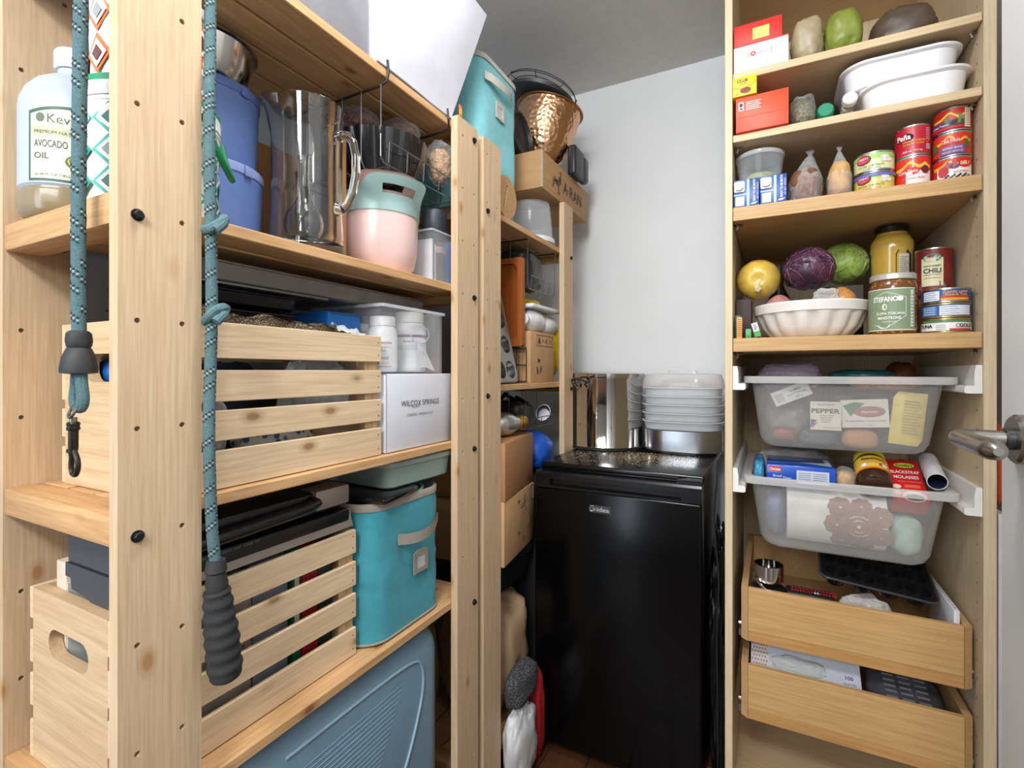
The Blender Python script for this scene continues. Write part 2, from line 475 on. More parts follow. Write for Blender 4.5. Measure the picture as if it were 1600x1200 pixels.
def shelf_unit(name, label, y0, y1, wa, wb, shelves, boltcols, h=1.712):
    u = thing(name, label, 'shelving', (0, 0, 0))
    for xf in (FXP, RXP):
        post(u, wa, xf, y0, h, (0.019, 0.067))
        post(u, wb, xf, y1 - wb, h, (wb - 0.067, wb - 0.019))
    for zt in shelves:
        for yy in (y0 + 0.001, y1 - 0.043):
            g = G(); g.box(SX0, yy, zt - 0.036, SX1, yy + 0.042, zt, PX, 0.0025); g.obj('cross_rail', u)
        n = 4; wd = (SX1 - SX0 - 0.006 * (n - 1)) / n
        g = G(); g.box(-wd / 2, y0 + 0.0435, -0.017, wd / 2, y1 - 0.0435, 0, PY, 0.0015, seg=1); first = None
        for i in range(n):
            lx = SX0 + wd / 2 + i * (wd + 0.006)
            if first is None: first = g.obj('slat', u, loc=(lx, 0, zt), smooth=30)
            else: inst(first, u, (lx, 0, zt + random.uniform(-0.0012, 0.0)))
        for yy in boltcols: hexbolt(u, FXP, yy, zt - 0.025)
    return u
Z_A, Z_B, Z_C, Z_D = 1.330, 0.970, 0.604, 1.706
shelf_unit('pine_shelf_unit', 'pale pine shelving unit with drilled posts and slatted shelves, nearest on the left', 0.283, 1.034, 0.090, 0.089,
           (Z_A, Z_B, Z_C, Z_D, 0.12), (0.302, 1.015))
Z_E, Z_F, Z_G = 1.556, 1.093, 0.12
shelf_unit('pine_shelf_unit', 'pale pine shelving unit further back, beside the black fridge', 1.060, 1.684, 0.088, 0.084,
           (Z_E, Z_F, Z_G), (1.079, 1.665))

# ------------------------------------------------------------------ tall open cabinet on the right
BV = wood('d8c3a2', 'c0a27a', 'z', 0.45, 80, False, 0.5)
BH = wood('c9a26e', 'a87840', 'x', 0.45, 45, False, 0.7)
BHL = wood('d8be98', 'c4a070', 'x', 0.45, 60, False, 0.5)
YC, CY1 = 1.33, 1.90
CX0, CX1 = -0.101, 0.400
IX0, IX1 = -0.084, 0.380
cab = thing('pantry_cabinet', 'tall open birch veneer pantry cabinet packed with food, right of the fridge', 'cabinet', (0, 0, 0))
hz = [0.25 + 0.04 * i for i in range(48)]
for nm, x0, x1, ins in (('side_panel', CX0, IX0, IX0), ('side_panel', IX1, CX1, IX1)):
    g = G(); g.box(x0, YC, 0, x1, CY1, 2.24, BV, 0.0008, seg=1)
    for z in hz:
        s = 1 if ins == IX0 else -1
        g.loft([[(ins + s * 0.0003, YC + 0.037 + 0.0022 * math.cos(2 * pi * i / 8), z + 0.0022 * math.sin(2 * pi * i / 8)) for i in range(8)]], DARK, False, True)
    g.obj(nm, cab, smooth=30)
g = G(); g.box(IX0, CY1 - 0.008, 0.03, IX1, CY1, 2.24, BV); g.obj('back_panel', cab, smooth=0)
g = G(); g.box(IX0, YC, 2.222, IX1, CY1 - 0.008, 2.24, BHL); g.obj('top_panel', cab, smooth=0)
g = G(); g.box(IX0, YC + 0.005, 0.05, IX1, CY1 - 0.008, 0.068, BHL); g.obj('bottom_panel', cab, smooth=0)
S1, S2, S3, S4 = 1.858, 1.707, 1.530, 1.2105
for zt, th, m in ((S1, 0.018, BHL), (S2, 0.018, BHL), (S3, 0.033, BH), (S4, 0.033, BH)):
    g = G(); g.box(IX0 + 0.001, YC + 0.003, zt - th, IX1 - 0.001, CY1 - 0.009, zt, m, 0.0012, seg=1); sh = g.obj('shelf', cab, smooth=30)
    for x, s in ((IX0, 1), (IX1, -1)):
        g = G(); pm = mat('6b4a35', 0.4, 0.5)
        g.tube([(x + s * 0.001, YC + 0.037, zt - th - 0.004), (x + s * (0.022 if s > 0 else 0.008), YC + 0.037, zt - th - 0.004)], 0.003, pm, 8)
        g.tube([(x + s * 0.008, YC + 0.034, zt - th - 0.001), (x + s * 0.011, YC + 0.032, zt - th - 0.008), (x + s * 0.008, YC + 0.034, zt - th - 0.015)], 0.0018, mat('b9b4aa', 0.3, 0.8), 6)
        g.obj('shelf_pin', sh)

# ------------------------------------------------------------------ white door with lever at the right edge
XD = 0.218
dr = G(); DW = mat('e9eae8', 0.45, var=0.01, scale=5)
dr.box(XD, -0.09, 0.01, XD + 0.035, 0.714, 2.06, DW, 0.002)
door = struct(dr.obj('door_1'), 'open white door with a brushed steel lever')
SN = mat('a39d95', 0.28, 1.0, var=0.03, scale=60, stretch=(1, 12, 1))
hy, hzz = 0.654, 1.0640
g = G()
M = frame((XD, hy, hzz), (0, 1, 0), (0, 0, 1)) @ Matrix.Rotation(pi, 4, 'Y')
g.loft([circ(0, 0, 0.0240, 0, 40), circ(0, 0, 0.0240, 0.008, 40), circ(0, 0, 0.0215, 0.0105, 40)], SN, M=M)
g.obj('door_rosette', door)
g = G()
g.tube([(XD - 0.010, hy, hzz), (XD - 0.016, hy, hzz)], 0.0105, mat('2b2b2b', 0.4), 20)
g.tube([(XD - 0.016, hy, hzz), (XD - 0.036, hy + 0.001, hzz), (XD - 0.046, hy - 0.001, hzz), (XD - 0.052, hy - 0.008, hzz),
        (XD - 0.054, hy - 0.02, hzz), (XD - 0.0535, hy - 0.06, hzz), (XD - 0.053, hy - 0.092, hzz), (XD - 0.053, hy - 0.104, hzz), (XD - 0.053, hy - 0.109, hzz)],
       [0.0078, 0.0078, 0.008, 0.0082, 0.0082, 0.0085, 0.0092, 0.0078, 0.0035], SN, 20)
g.obj('door_handle', door)
# ================================================================== things on the near pine unit
def crate(loc, L, D, H, label, slats):
    """slatted pine crate: solid ends with a hand hole, slats nailed across the long sides. local x = depth, y = length"""
    t = thing('wooden_crate', label, 'crate', loc)
    cy = wood('ecd2ae', 'c4966a', 'y', 0.6, 40, True, 0.6); cx = wood('dfc09a', 'b5875a', 'x', 0.6, 26, True, 0.9)
    hole = [(D / 2 + sx * 0.034 + 0.019 * math.cos(a), H - 0.062 + 0.019 * math.sin(a)) for sx, a0 in ((1, -pi / 2), (-1, pi / 2)) for a in [a0 + pi * i / 8 for i in range(9)]]
    for yy in (0, L - 0.015):
        g = G()
        g.prism([(0.009, 0), (D - 0.009, 0), (D - 0.009, H), (0.009, H)], [hole], 0.015, cx, FY(0, 0.015, 0))
        g.obj('end_panel', t, smooth=30, loc=(0, yy, 0))
    for side in (0, 1):
        for z0, z1 in slats:
            g = G(); x0 = 0 if side == 0 else D - 0.0085
            g.box(x0, -0.0005, z0, x0 + 0.0085, L + 0.0005, z1, cy, 0.001, seg=1)
            if side:
                for yy in (0.008, L - 0.008):
                    for f in (0.25, 0.75):
                        g.loft([circ(0, 0, 0.0014, 0.0003, 8)], DARK, False, True, FX(D, yy, z0 + (z1 - z0) * f))
            g.obj('slat', t, smooth=30)
    for i in range(4):
        w = (D - 0.02) / 4
        g = G(); g.box(0.0095 + i * w, 0.0155, 0, 0.0095 + (i + 1) * w - 0.006, L - 0.0155, 0.008, cy); g.obj('bottom_board', t, smooth=0)
    for x in (0.0095, D - 0.0285):
        for y in (0.0155, L - 0.0335):
            g = G(); g.box(x, y, 0.0085, x + 0.019, y + 0.018, H - 0.004, cx); g.obj('corner_batten', t, smooth=0)
    return t
crate((-0.905, 0.338, Z_B + 0.0005), 0.392, 0.244, 0.226, 'slatted pine crate on the middle shelf, left of the white cardboard box',
      ((0.0, 0.052), (0.065, 0.106), (0.118, 0.161), (0.177, 0.226)))
crate((-0.902, 0.302, Z_C + 0.0005), 0.388, 0.216, 0.231, 'slatted pine crate on the lower shelf carrying the contact grill',
      ((0.0, 0.050), (0.069, 0.113), (0.128, 0.172), (0.188, 0.231)))

# ---- things inside the upper crate
def softbag(name, label, cat, c, rad, m, seed=0, amp=0.12, fr=14, group=None, nu=56, nv=32, p=0.75, rz=0, parent=None):
    """crumpled soft body: broad dents plus sharp creases"""
    g = G(); f0 = 1.1 + fr * .045; so = Vector((seed * 1.37, seed * 2.1, seed * .71))
    def fn(d):
        q = d * f0 + so
        cr = 1 - abs(noise.noise(q * 2.1 + Vector((5, 1, 2)))) * 2
        cr2 = 1 - abs(noise.noise(q * 4.3 + Vector((1, 7, 3)))) * 2
        return 1 + amp * (1.0 * noise.noise(q) + .45 * (cr - .5) + .22 * (cr2 - .5))
    g.blob((0, 0, 0), rad, m, nu, nv, fn, p=p)
    o = g.obj(name, parent, smooth=60, loc=c); o.rotation_euler = (0, 0, rz)
    if parent is None: tag(o, label, cat, group)
    return o
CLR = film('f4f6f8', 0.05, 0.10, 0.9, 30, 0.28)
softbag('plastic_bag', 'crumpled clear plastic bag seen between the upper crate slats, right end', 'bag', (-0.735, 0.635, 1.095), (0.034, 0.065, 0.056), film('dfe3ea', 0.42, 0.15, 0.8, 30), 3, 0.2)
softbag('cloth_bundle', 'dark navy cloth bundle behind the gaps of the upper crate', 'cloth', (-0.840, 0.525, 1.068), (0.032, 0.10, 0.075), mat('1d2333', 0.8, bump=0.3), 5, 0.18)
softbag('plastic_bag', 'white and grey plastic bag low inside the upper crate, left end', 'bag', (-0.72, 0.415, 1.045), (0.030, 0.042, 0.055), film('f2f2f6', 0.6, 0.2, 0.8, 30), 8, 0.18)
PATC = speckle('e9e6dc', '3a6f9a', 70, 0.5, 0.3)
softbag('printed_pouch', 'white pouch printed in blue and yellow low inside the upper crate', 'pouch', (-0.715, 0.540, 1.016), (0.026, 0.066, 0.030), PATC, 9, 0.15)
g = G(); gp = mat('7c746a', 0.35, 0.3, 0.3, 60, 0.5, 60)
g.blob((0, 0, 0), (0.028, 0.021, 0.022), mat('1f5fb0', 0.4), 20, 10, p=0.8)
tag(g.obj('bottle_cap', loc=(-0.846, 0.379, 1.128)), 'shiny blue bottle cap seen through the hand hole of the upper crate', 'bundle')  # a blue bottle cap, shaped as a plain rounded blob
# gold and black foil bag lying along the crate rim
FOIL = speckle('5a4a38', 'dcc097', 420, 0.3, 0.24, 0.5)
g = G()
def foil(u, v):
    y = 0.395 + 0.275 * u
    top = 1.2175 - 0.011 * u + 0.003 * math.sin(u * 17) + wob((u * 3, v, 0), 0.006, 3)
    return (-0.690 - 0.028 * v + wob((u, v, 1), 0.012, 6), y, top * (1 - v) + (top - 0.006) * v + wob((u * 2, v * 2, 4), 0.005, 5))
g.sheet(foil, 44, 10, FOIL)
def foil2(u, v):
    p = foil(u, 0); return (p[0] - 0.002 + 0.004 * math.sin(v * 3.1), p[1], p[2] * (1 - v) + 1.150 * v)
g.sheet(lambda u, v: foil2(1 - u, v), 44, 5, FOIL)
tag(g.obj('foil_bag', smooth=20), 'crumpled gold and black foil bag lying along the top of the upper crate', 'bag')
g = G()
g.sheet(lambda u, v: (-0.676 - 0.034 * v + wob((u, v, 2), 0.004, 4), 0.640 + 0.075 * u, 1.194 + 0.022 * math.sin(pi * v * .8 + .3) * (1 - u * .7) + wob((u, v, 7), 0.01, 5)), 12, 8, film('eceef0', 0.55, 0.2, 0.6, 30))
tag(g.obj('plastic_wrapper', smooth=30), 'white plastic wrapper at the right end of the gold foil bag', 'wrapper')
g = G(); g.box(-0.90, 0.650, 1.205, -0.715, 0.732, 1.240, mat('1268b8', 0.45, bump=0.05), 0.003)
g.box(-0.716, 0.655, 1.235, -0.7145, 0.729, 1.240, mat('0d4f92', 0.5))
tag(g.obj('blue_box'), 'bright blue flat box under the baking trays', 'box')

# ---- baking trays under shelf A
def tray(label, x0, x1, y0, y1, z0, z1, m, group):
    g = G(); cx, cy, hx, hy = (x0 + x1) / 2, (y0 + y1) / 2, (x1 - x0) / 2, (y1 - y0) / 2
    R = lambda d, z: rrect(cx, cy, hx - d, hy - d, 0.035 - d * .5, z)
    g.loft([R(0.012, z0), R(0.008, z0 + 0.003), R(0.003, z1 - 0.003), R(0, z1 - 0.002), R(0, z1), R(0.004, z1), R(0.010, z0 + 0.004), R(0.015, z0 + 0.0015)], m)
    return tag(g.obj('baking_tray'), label, 'baking tray', group)
TG = mat('85807d', 0.42, 0.6, 0.08, 20); TB = mat('1c1b1d', 0.35, 0.4, 0.1, 20); TM = mat('2e2327', 0.4, 0.4)
tray('large grey baking tray, topmost of the stack under the shelf', -0.925, -0.712, 0.415, 0.958, 1.263, 1.2925, TG, 'baking trays above the upper crate')
tray('black baking tray directly under the large grey tray', -0.922, -0.722, 0.40, 0.612, 1.232, 1.254, TB, 'baking trays above the upper crate')
tray('dark maroon baking tray, lowest of the stack', -0.922, -0.722, 0.385, 0.606, 1.2035, 1.224, TM, 'baking trays above the upper crate')
g = G(); st = mat('8a8d8c', 0.3, 0.9)
g.tube([(-0.706, 0.40, 1.2585), (-0.706, 0.64, 1.2585), (-0.92, 0.64, 1.2585), (-0.92, 0.40, 1.2585)], 0.0022, st, 6, True)
for i in range(9):
    y = 0.42 + i * 0.0265; g.tube([(-0.706, y, 1.2585), (-0.92, y, 1.2585)], 0.0014, st, 5)
tag(g.obj('cooling_rack'), 'wire cooling rack between the grey and black trays', 'rack')

# ---- white cardboard box with printed name
WB = mat('dcdde6', 0.55, var=0.02, scale=12, bump=0.06, bscale=40)
t = thing('cardboard_box', 'white cardboard candle making kit box on the middle shelf', 'box', (-0.66, 0.742, Z_B + 0.0005))
g = G(); g.box(-0.20, 0, 0, 0, 0.222, 0.154, WB, 0.0025); g.obj('carton', t)
g = G(); INK = mat('3b3b40', 0.6); M = FX(0, 0, 0)
g.text('WILCOX SPRINGS', 0.0165, INK, M, 0.108, 0.088, wide=0.128)
g.text('CANDLE  MAKING KIT', 0.008, mat('77777e', 0.6), M, 0.106, 0.067, wide=0.088)
g.tube([(0.0006, 0.075, 0.0875), (0.0006, 0.085, 0.085), (0.0006, 0.098, 0.086), (0.0006, 0.105, 0.089)], 0.0004, INK, 4)
g.obj('lettering', t, smooth=0)
g = G(); g.box(0.0, 0.0, 0.153, -0.2, 0.0012, 0.1545, mat('8e8f99', 0.6)); g.box(-0.001, 0.0005, 0.002, 0.0004, 0.0012, 0.152, mat('8e8f99', 0.6)); g.obj('flap_seam', t, smooth=0)

# ---- clear organiser with supplement bottles
t = thing('clear_organiser', 'clear acrylic bin standing on the white cardboard box', 'bin', (0, 0, 0))
ACR = film('eef2f6', 0.07, 0.05, 0, 40, 0.30)
g = G(); zb, zt = 1.1252, 1.2615
xo0, xo1, yo0, yo1 = -0.858, -0.665, 0.738, 0.937
def rng(d, z, r=0.006): return rrect((xo0 + xo1) / 2, (yo0 + yo1) / 2, (xo1 - xo0) / 2 - d, (yo1 - yo0) / 2 - d, r, z, 3)
g.loft([rng(0, zb), rng(0, zt), rng(0.003, zt), rng(0.003, zb + 0.003)], ACR); g.obj('body', t)
g = G(); g.loft([rng(-0.005, zt - 0.006), rng(-0.005, zt), rng(0.002, zt), rng(0.002, zt - 0.006), rng(-0.005, zt - 0.006)], film('e8eef6', 0.30, 0.05, 0, 40, 0.5), False, False); g.obj('rim', t)
PW = mat('e9eaec', 0.35, var=0.02)
def pill(x, y, z, r, h, label, kind):
    b = thing('supplement_bottle', label, 'bottle', (x, y, z), group='supplement bottles in the clear organiser')
    a0 = face_cam(x, y)
    g = G(); hb = h * 0.80
    g.lathe([(r * .86, 0), (r * .97, 0.003), (r, 0.007), (r, hb - 0.016), (r * .97, hb - 0.008), (r * .86, hb), (r * .76, hb + 0.003)], PW, 32); g.obj('bottle', b)
    g = G(); g.lathe([(r * .84, hb + 0.0032), (r * .86, hb + 0.006), (r * .86, h - 0.002), (r * .82, h)], mat('f0f0ee', 0.45), 32); g.obj('cap', b)
    g = G(); B = mat('2f3038', 0.6)
    if kind == 1:
        g.cpatch(r, a0, -r * 2.0, r * 2.0, 0.008, hb - 0.018, mat('f3f4f5', 0.4), 24)
        g.text('B Complex', 0.0085, mat('c0475a', .5), None, 0.0, hb - 0.034, cyl=(r, a0), bold=.02)
        g.text('WITH VITAMIN C', 0.0045, B, None, 0.0, hb - 0.042, cyl=(r, a0)); g.text('60 CAPSULES', 0.004, mat('3a7f8a', .5), None, -.004, hb - 0.049, cyl=(r, a0))
        g.cpoly(r, a0, [(-.008, .036), (-.001, .040), (.006, .047), (-.002, .046)], mat('6fa53c', .5)); g.text('Food', 0.010, B, None, .002, .025, cyl=(r, a0))
        g.coval(r, a0, -0.009, 0.017, 0.003, 0.003, mat('2d3f7a', .5)); g.text('VEGAN', 0.0045, mat('c04040', .5), None, .006, .0155, cyl=(r, a0))
        g.cpatch(r, a0, -0.018, 0.004, 0.0095, 0.0115, mat('2f7f78', .5)); g.cpatch(r, a0, 0.004, 0.018, 0.0095, 0.0115, mat('c86a44', .5))
    elif kind == 2:
        g.cpatch(r, a0, -r * 2.2, r * 2.2, 0.008, hb - 0.014, mat('f1f1f3', 0.4), 24)
        g.cpatch(r, a0, -r * 2.2, r * 2.2, hb - 0.030, hb - 0.024, mat('7d2f7f', .5), 24, 0.0006)
        g.text('Seniors', 0.008, B, None, -.002, hb - 0.041, cyl=(r, a0)); g.cpatch(r, a0, -.03, .03, hb - .058, hb - .046, mat('d9dbdd', .4), 16, .0006)
        g.cpatch(r, a0, .027, .04, .018, .036, mat('6b2340', .5), 6, .0006)
    else:
        for i in range(12): g.cpatch(r, a0, -.028 + i * .005, -.026 + i * .005, .006, hb - .02, mat('c9cace', .4), 2)
    g.obj('label', b, smooth=60)
    return b
zs = zb + 0.0035
pill(-0.705, 0.782, zs, 0.0295, 0.112, 'white vitamin bottle with red and green label, left one in the clear bin', 1)
b2 = pill(-0.7135, 0.878, zs, 0.0362, 0.1305, 'white bottle with a purple band and ring, right one in the clear bin', 2)
g = G(); n = 30
g.tube([(0.036 + 0.0042 * math.sin(k) ** 2, -0.012 + 0.032 * math.sin(2 * pi * k / n), 0.082 + 0.019 * math.cos(2 * pi * k / n)) for k in range(n)], 0.0011, film('e8e8ec', .6, .1), 6, True); g.obj('plastic_ring', b2)
g = G(); g.sheet(lambda u, v: (0.0375 + 0.003 * math.sin(u * 3 + v * 2) + 0.004 * (1 - v), -0.024 + 0.050 * u * (1 - .45 * v) + 0.012 * (1 - v) * u, 0.006 + 0.059 * v + 0.004 * math.sin(u * 5)), 10, 10, film('f2f2f6', .75, .2, .4, 40)); g.obj('torn_wrapper', b2)
pill(-0.802, 0.806, zs, 0.031, 0.104, 'white supplement bottle at the back left of the clear bin', 3)
softbag('plastic_bag', 'brownish grey plastic bag at the right of the clear bin', 'bag', (-0.808, 0.905, 1.19), (0.044, 0.024, 0.0585), film('a39a90', .55, .25, .5, 20), 4, 0.06)
t = thing('backpack', 'red cloth bag with a black pocket behind the clear bin', 'bag', (-0.80, 0.990, Z_B + 0.001))
g = G(); RED = mat('b3182b', 0.6, bump=0.2)
g.blob((0, 0, 0.155), (0.085, 0.022, 0.157), RED, 28, 16, p=0.7); g.obj('body', t)
g = G(); g.blob((0.062, -0.012, 0.235), (0.028, 0.016, 0.055), mat('1b1718', .6), 16, 10); g.obj('pocket', t)

# ---- big oil jug at the left end of shelf A
t = thing('oil_jug', 'big translucent avocado oil jug at the left end of the upper shelf', 'bottle', (-0.869, 0.340, Z_A + 0.0005))
JR = 0.0595
g = G()
OIL = mat('8f7d5c', 0.25, var=0.04, coat=.3); JUG = mat('b4bccb', 0.35, var=0.03)
g.lathe([(0.046, 0), (0.052, 0.002), (0.058, 0.010), (JR, 0.020), (JR, 0.036), (0.0572, 0.0385), (0.0572, 0.041)], OIL, 40, cap1=False)
g.lathe([(0.0572, 0.041), (JR, 0.044), (JR, 0.150), (0.0585, 0.162), (0.053, 0.178), (0.043, 0.192), (0.030, 0.202), (0.021, 0.207), (0.0195, 0.210), (0.0195, 0.216)], JUG, 40, cap0=False); g.obj('bottle', t)
g = G(); g.lathe([(0.0225, 0.2165), (0.0235, 0.219), (0.0235, 0.240), (0.0215, 0.243)], mat('e6e8ec', 0.45), 36); g.obj('cap', t)
a0 = face_cam(-0.869, 0.340) + 0.05
g = G(); GR = mat('3b5a45', .5)
bow = lambda f: 0.146 - 0.010 * (2 * f - 1) ** 2
g.cpatch(JR, a0, -0.055, 0.075, 0.046, bow, GR, 24)
g.cpatch(JR, a0, -0.052, 0.073, 0.049, lambda f: bow(f) - 0.004, mat('e3e2c0', .45), 24, .0006)
g.cpatch(JR, a0, -0.052, 0.073, 0.104, 0.1165, mat('b9b795', .45), 24, .0007)
INKG = mat('40433a', .5)
g.text('Kevala', 0.0165, INKG, None, -0.012, 0.1215, cyl=(JR, a0), wide=.040); g.coval(JR, a0, -0.040, 0.1275, .005, .006, mat('5d6a4c', .5), .0009)
g.text('PREMIUM NATURAL', 0.0062, INKG, None, -0.047, 0.107, 'l', cyl=(JR, a0)); g.text('AVOCADO', 0.0135, INKG, None, -0.047, 0.0895, 'l', cyl=(JR, a0), wide=.036, bold=.015)
g.text('OIL', 0.0110, INKG, None, -0.047, 0.0745, 'l', cyl=(JR, a0), bold=.015)
g.text('62.64 FL OZ (1852ml)', 0.0048, INKG, None, -0.046, 0.0525, 'l', cyl=(JR, a0))
g.coval(JR, a0, 0.006, 0.073, 0.020, 0.0115, mat('6f8a3c', .5), .0009); g.coval(JR, a0, 0.006, 0.0735, 0.0175, 0.0092, mat('c9cf8a', .5), .0011)
g.coval(JR, a0, -0.002, 0.0745, 0.0075, 0.0065, mat('9c5a38', .4), .0013); g.coval(JR, a0, 0.014, 0.087, 0.010, 0.018, mat('8ba352', .5), .0010)
g.obj('label', t, smooth=60)

# ---- diamond-patterned buckets
def diamonds(g, R, z0, z1, base, c1, c2, du, dv, a0):
    n = int(round(2 * pi * R / du)); du = 2 * pi * R / n
    m = int(round((z1 - z0) / dv)); dv = (z1 - z0) / m
    for i in range(n):
        for j in range(m):
            cu, cv = i * du, z0 + (j + .5) * dv
            D = lambda k: [(cu - du / 2 * k, cv), (cu, cv - dv / 2 * k), (cu + du / 2 * k, cv), (cu, cv + dv / 2 * k)]
            g.cpoly(R, a0, D(0.98), c1, .0004); g.cpoly(R, a0, D(0.70), base, .0007); g.cpoly(R, a0, D(0.40), c2[(i + j) % len(c2)], .0010)
bx, by = -0.7275, 0.3665; a0 = face_cam(bx, by)
t = thing('patterned_bucket', 'white bucket with teal diamond pattern and green lid behind the nearest post', 'bucket', (bx, by, Z_A + 0.0005))
g = G(); BWH = mat('eceee8', 0.4)
g.lathe([(0.068, 0), (0.072, 0.003), (0.0770, 0.118), (0.0780, 0.119), (0.0780, 0.123), (0.077, 0.124)], BWH, 48); g.obj('tub', t)
g = G()
TL = mat('2fa79a', .45); DT = mat('1f5a5e', .45); GY = mat('8f9c9c', .45)
diamonds(g, 0.0768, 0.004, 0.117, mat('f0f2ea', .45), TL, [DT, GY], 0.042, 0.045, a0)
g.text('OIL', 0.017, mat('2b2f2c', .5), None, 0.079, 0.066, cyl=(0.0783, a0)); g.text('COCONUT', 0.010, mat('2b2f2c', .5), None, 0.079, 0.088, cyl=(0.0783, a0))
g.obj('pattern', t, smooth=60)
g = G(); g.lathe([(0.0792, 0.1242), (0.0783, 0.127), (0.0783, 0.139), (0.0785, 0.141)], mat('eef0ec', .4), 48, cap1=False)
g.lathe([(0.0783, 0.141), (0.0783, 0.1415), (0.0783, 0.148), (0.0765, 0.150), (0.074, 0.147)], mat('1f9460', .4), 48); g.obj('lid', t)
g = G(); hs = []
ah = a0 + 1.28
for i in range(15):
    f = i / 14; th = ah - 0.62 + 1.24 * f
    rr = 0.0865 + 0.006 * math.sin(pi * f)
    hs.append((rr * math.cos(th), rr * math.sin(th), 0.128 - 0.062 * math.sin(pi * f) ** .7))
g.tube(hs, 0.0045, mat('14804f', .4), 10); g.obj('bucket_handle', t)
t = thing('patterned_tub', 'white tub with orange and grey diamonds stacked on the green lidded bucket', 'tub', (bx, by, Z_A + 0.151))
g = G(); g.lathe([(0.060, 0), (0.063, 0.003), (0.066, 0.112)], BWH, 44); g.obj('tub', t)
g = G(); diamonds(g, 0.0662, 0.006, 0.108, mat('efeeea', .45), mat('e0743f', .45), [mat('6b4034', .45), mat('9a9c9e', .45)], 0.042, 0.048, a0 + .3); g.obj('pattern', t, smooth=60)
g = G(); g.lathe([(0.070, 0.1125), (0.071, 0.115), (0.071, 0.124), (0.068, 0.126)], mat('e8e8e4', .4), 44); g.obj('lid', t)

# ---- blue tubs with a steel bowl
BLU = mat('6580bf', 0.42, var=0.04); BLR = mat('93a4dc', 0.42)
def bluetub(x, y, z, r, h, label, rim):
    t = thing('blue_tub', label, 'tub', (x, y, z), group='blue tubs beside the glass pitcher')
    g = G(); g.lathe([(r * .90, 0), (r * .93, 0.003), (r * .985, h - 0.014), (r * .985, h - .012), (r * .955, h - .012), (r * .91, 0.006)], BLU, 48); g.obj('body', t)
    g = G(); g.lathe([(r * .985, h - .0145), (r * 1.0, h - .0145), (r * 1.005, h - .003), (r * .99, h), (r * .96, h - .002), (r * .955, h - .012)], rim, 48, cap0=False, cap1=False)
    a = face_cam(x, y) + .75
    g.box(r * .99, -.008, h - .018, r * 1.035, .008, h - .001, rim, .002, Matrix.Rotation(a, 4, 'Z')); g.obj('rim', t)
    return t
bluetub(-0.838, 0.500, Z_A + .0005, 0.0893, 0.131, 'blue plastic tub, lower of the two stacked beside the pitcher', BLR)
bluetub(-0.838, 0.498, Z_A + .132, 0.0850, 0.128, 'blue plastic tub, upper of the stack, holding a steel bowl', mat('5c74b4', .42))
g = G(); SS = mat('c2beb8', 0.16, 1.0, 0.03, 8)
g.lathe([(0.03, 0), (0.052, 0.016), (0.068, 0.045), (0.0765, 0.078), (0.082, 0.0795), (0.082, 0.0815), (0.075, 0.080), (0.066, 0.046), (0.05, 0.018), (0.028, 0.0025)], SS, 48)
tag(g.obj('steel_bowl', loc=(-0.838, 0.498, Z_A + .2535)), 'round stainless steel bowl set in the upper blue tub', 'bowl')

# ---- glass pitcher
px_, py_ = -0.7205, 0.609
t = thing('glass_pitcher', 'clear glass pitcher with a curled handle at the front of the upper shelf', 'pitcher', (px_, py_, Z_A + .0005))
GL = glass('fdfefc', 0.0, 1.45)
g = G(); n = 56
sp = face_cam(px_, py_) - 1.35            # spout direction
def pr(r, z, k=0.0):
    out = []
    for i in range(n):
        a = 2 * pi * i / n; d = math.atan2(math.sin(a - sp), math.cos(a - sp))
        rr = r + k * math.exp(-(d / 0.28) ** 2)
        out.append((rr * math.cos(a), rr * math.sin(a), z + k * .45 * math.exp(-(d / .28) ** 2)))
    return out
g.loft([pr(.058, 0), pr(.0625, .003), pr(.0635, .010), pr(.061, .030), pr(.0585, .07), pr(.0575, .14), pr(.0585, .20), pr(.060, .235, .006), pr(.0615, .257, .012),
        pr(.0600, .259, .012), pr(.0582, .236, .006), pr(.0565, .20), pr(.0555, .14), pr(.0562, .07), pr(.0565, .03), pr(.054, .020), pr(.03, .018)], GL)
g.obj('vessel', t)
v = Vector((px_, py_, 0)).normalized(); rt = Vector((v.y, -v.x, 0)); hd = (rt * .80 - v * .60).normalized()
def hp(r, z): return (hd.x * r, hd.y * r, z)
g = G(); hh = [hp(.0605, .200), hp(.068, .205), hp(.079, .203), hp(.090, .190), hp(.096, .165), hp(.096, .135), hp(.090, .105), hp(.080, .085), hp(.070, .076), hp(.0605, .078)]
g.tube(hh, [.010, .0075, .007, .0072, .0075, .0075, .0072, .0072, .008, .012], GL, 14); g.obj('pitcher_handle', t)

g = G(); g.lathe([(.012, 0), (.024, .004), (.0305, .018), (.032, .032), (.029, .048), (.018, .064), (.010, .080), (.0085, .120), (.0105, .150), (.0090, .150), (.0072, .120), (.0085, .081), (.016, .066), (.027, .048), (.030, .032), (.0285, .019), (.022, .0065), (.001, .004)], GL, 40)
tag(g.obj('glass_flask', loc=(px_ + .004, py_ - .010, Z_A + .0195)), 'small round bottomed glass flask standing inside the glass pitcher', 'flask')
g = G(); g.box(0, 0, 0, .014, .150, .262, wood('a87850', '7a5030', 'z', .55, 40, False, .9), .004); o = g.obj('backing_board', loc=(-.9285, .597, Z_A + .001)); tag(o, 'brown wooden board added behind the glass pitcher to show through it', 'board')  # board added to give the clear pitcher a brown look
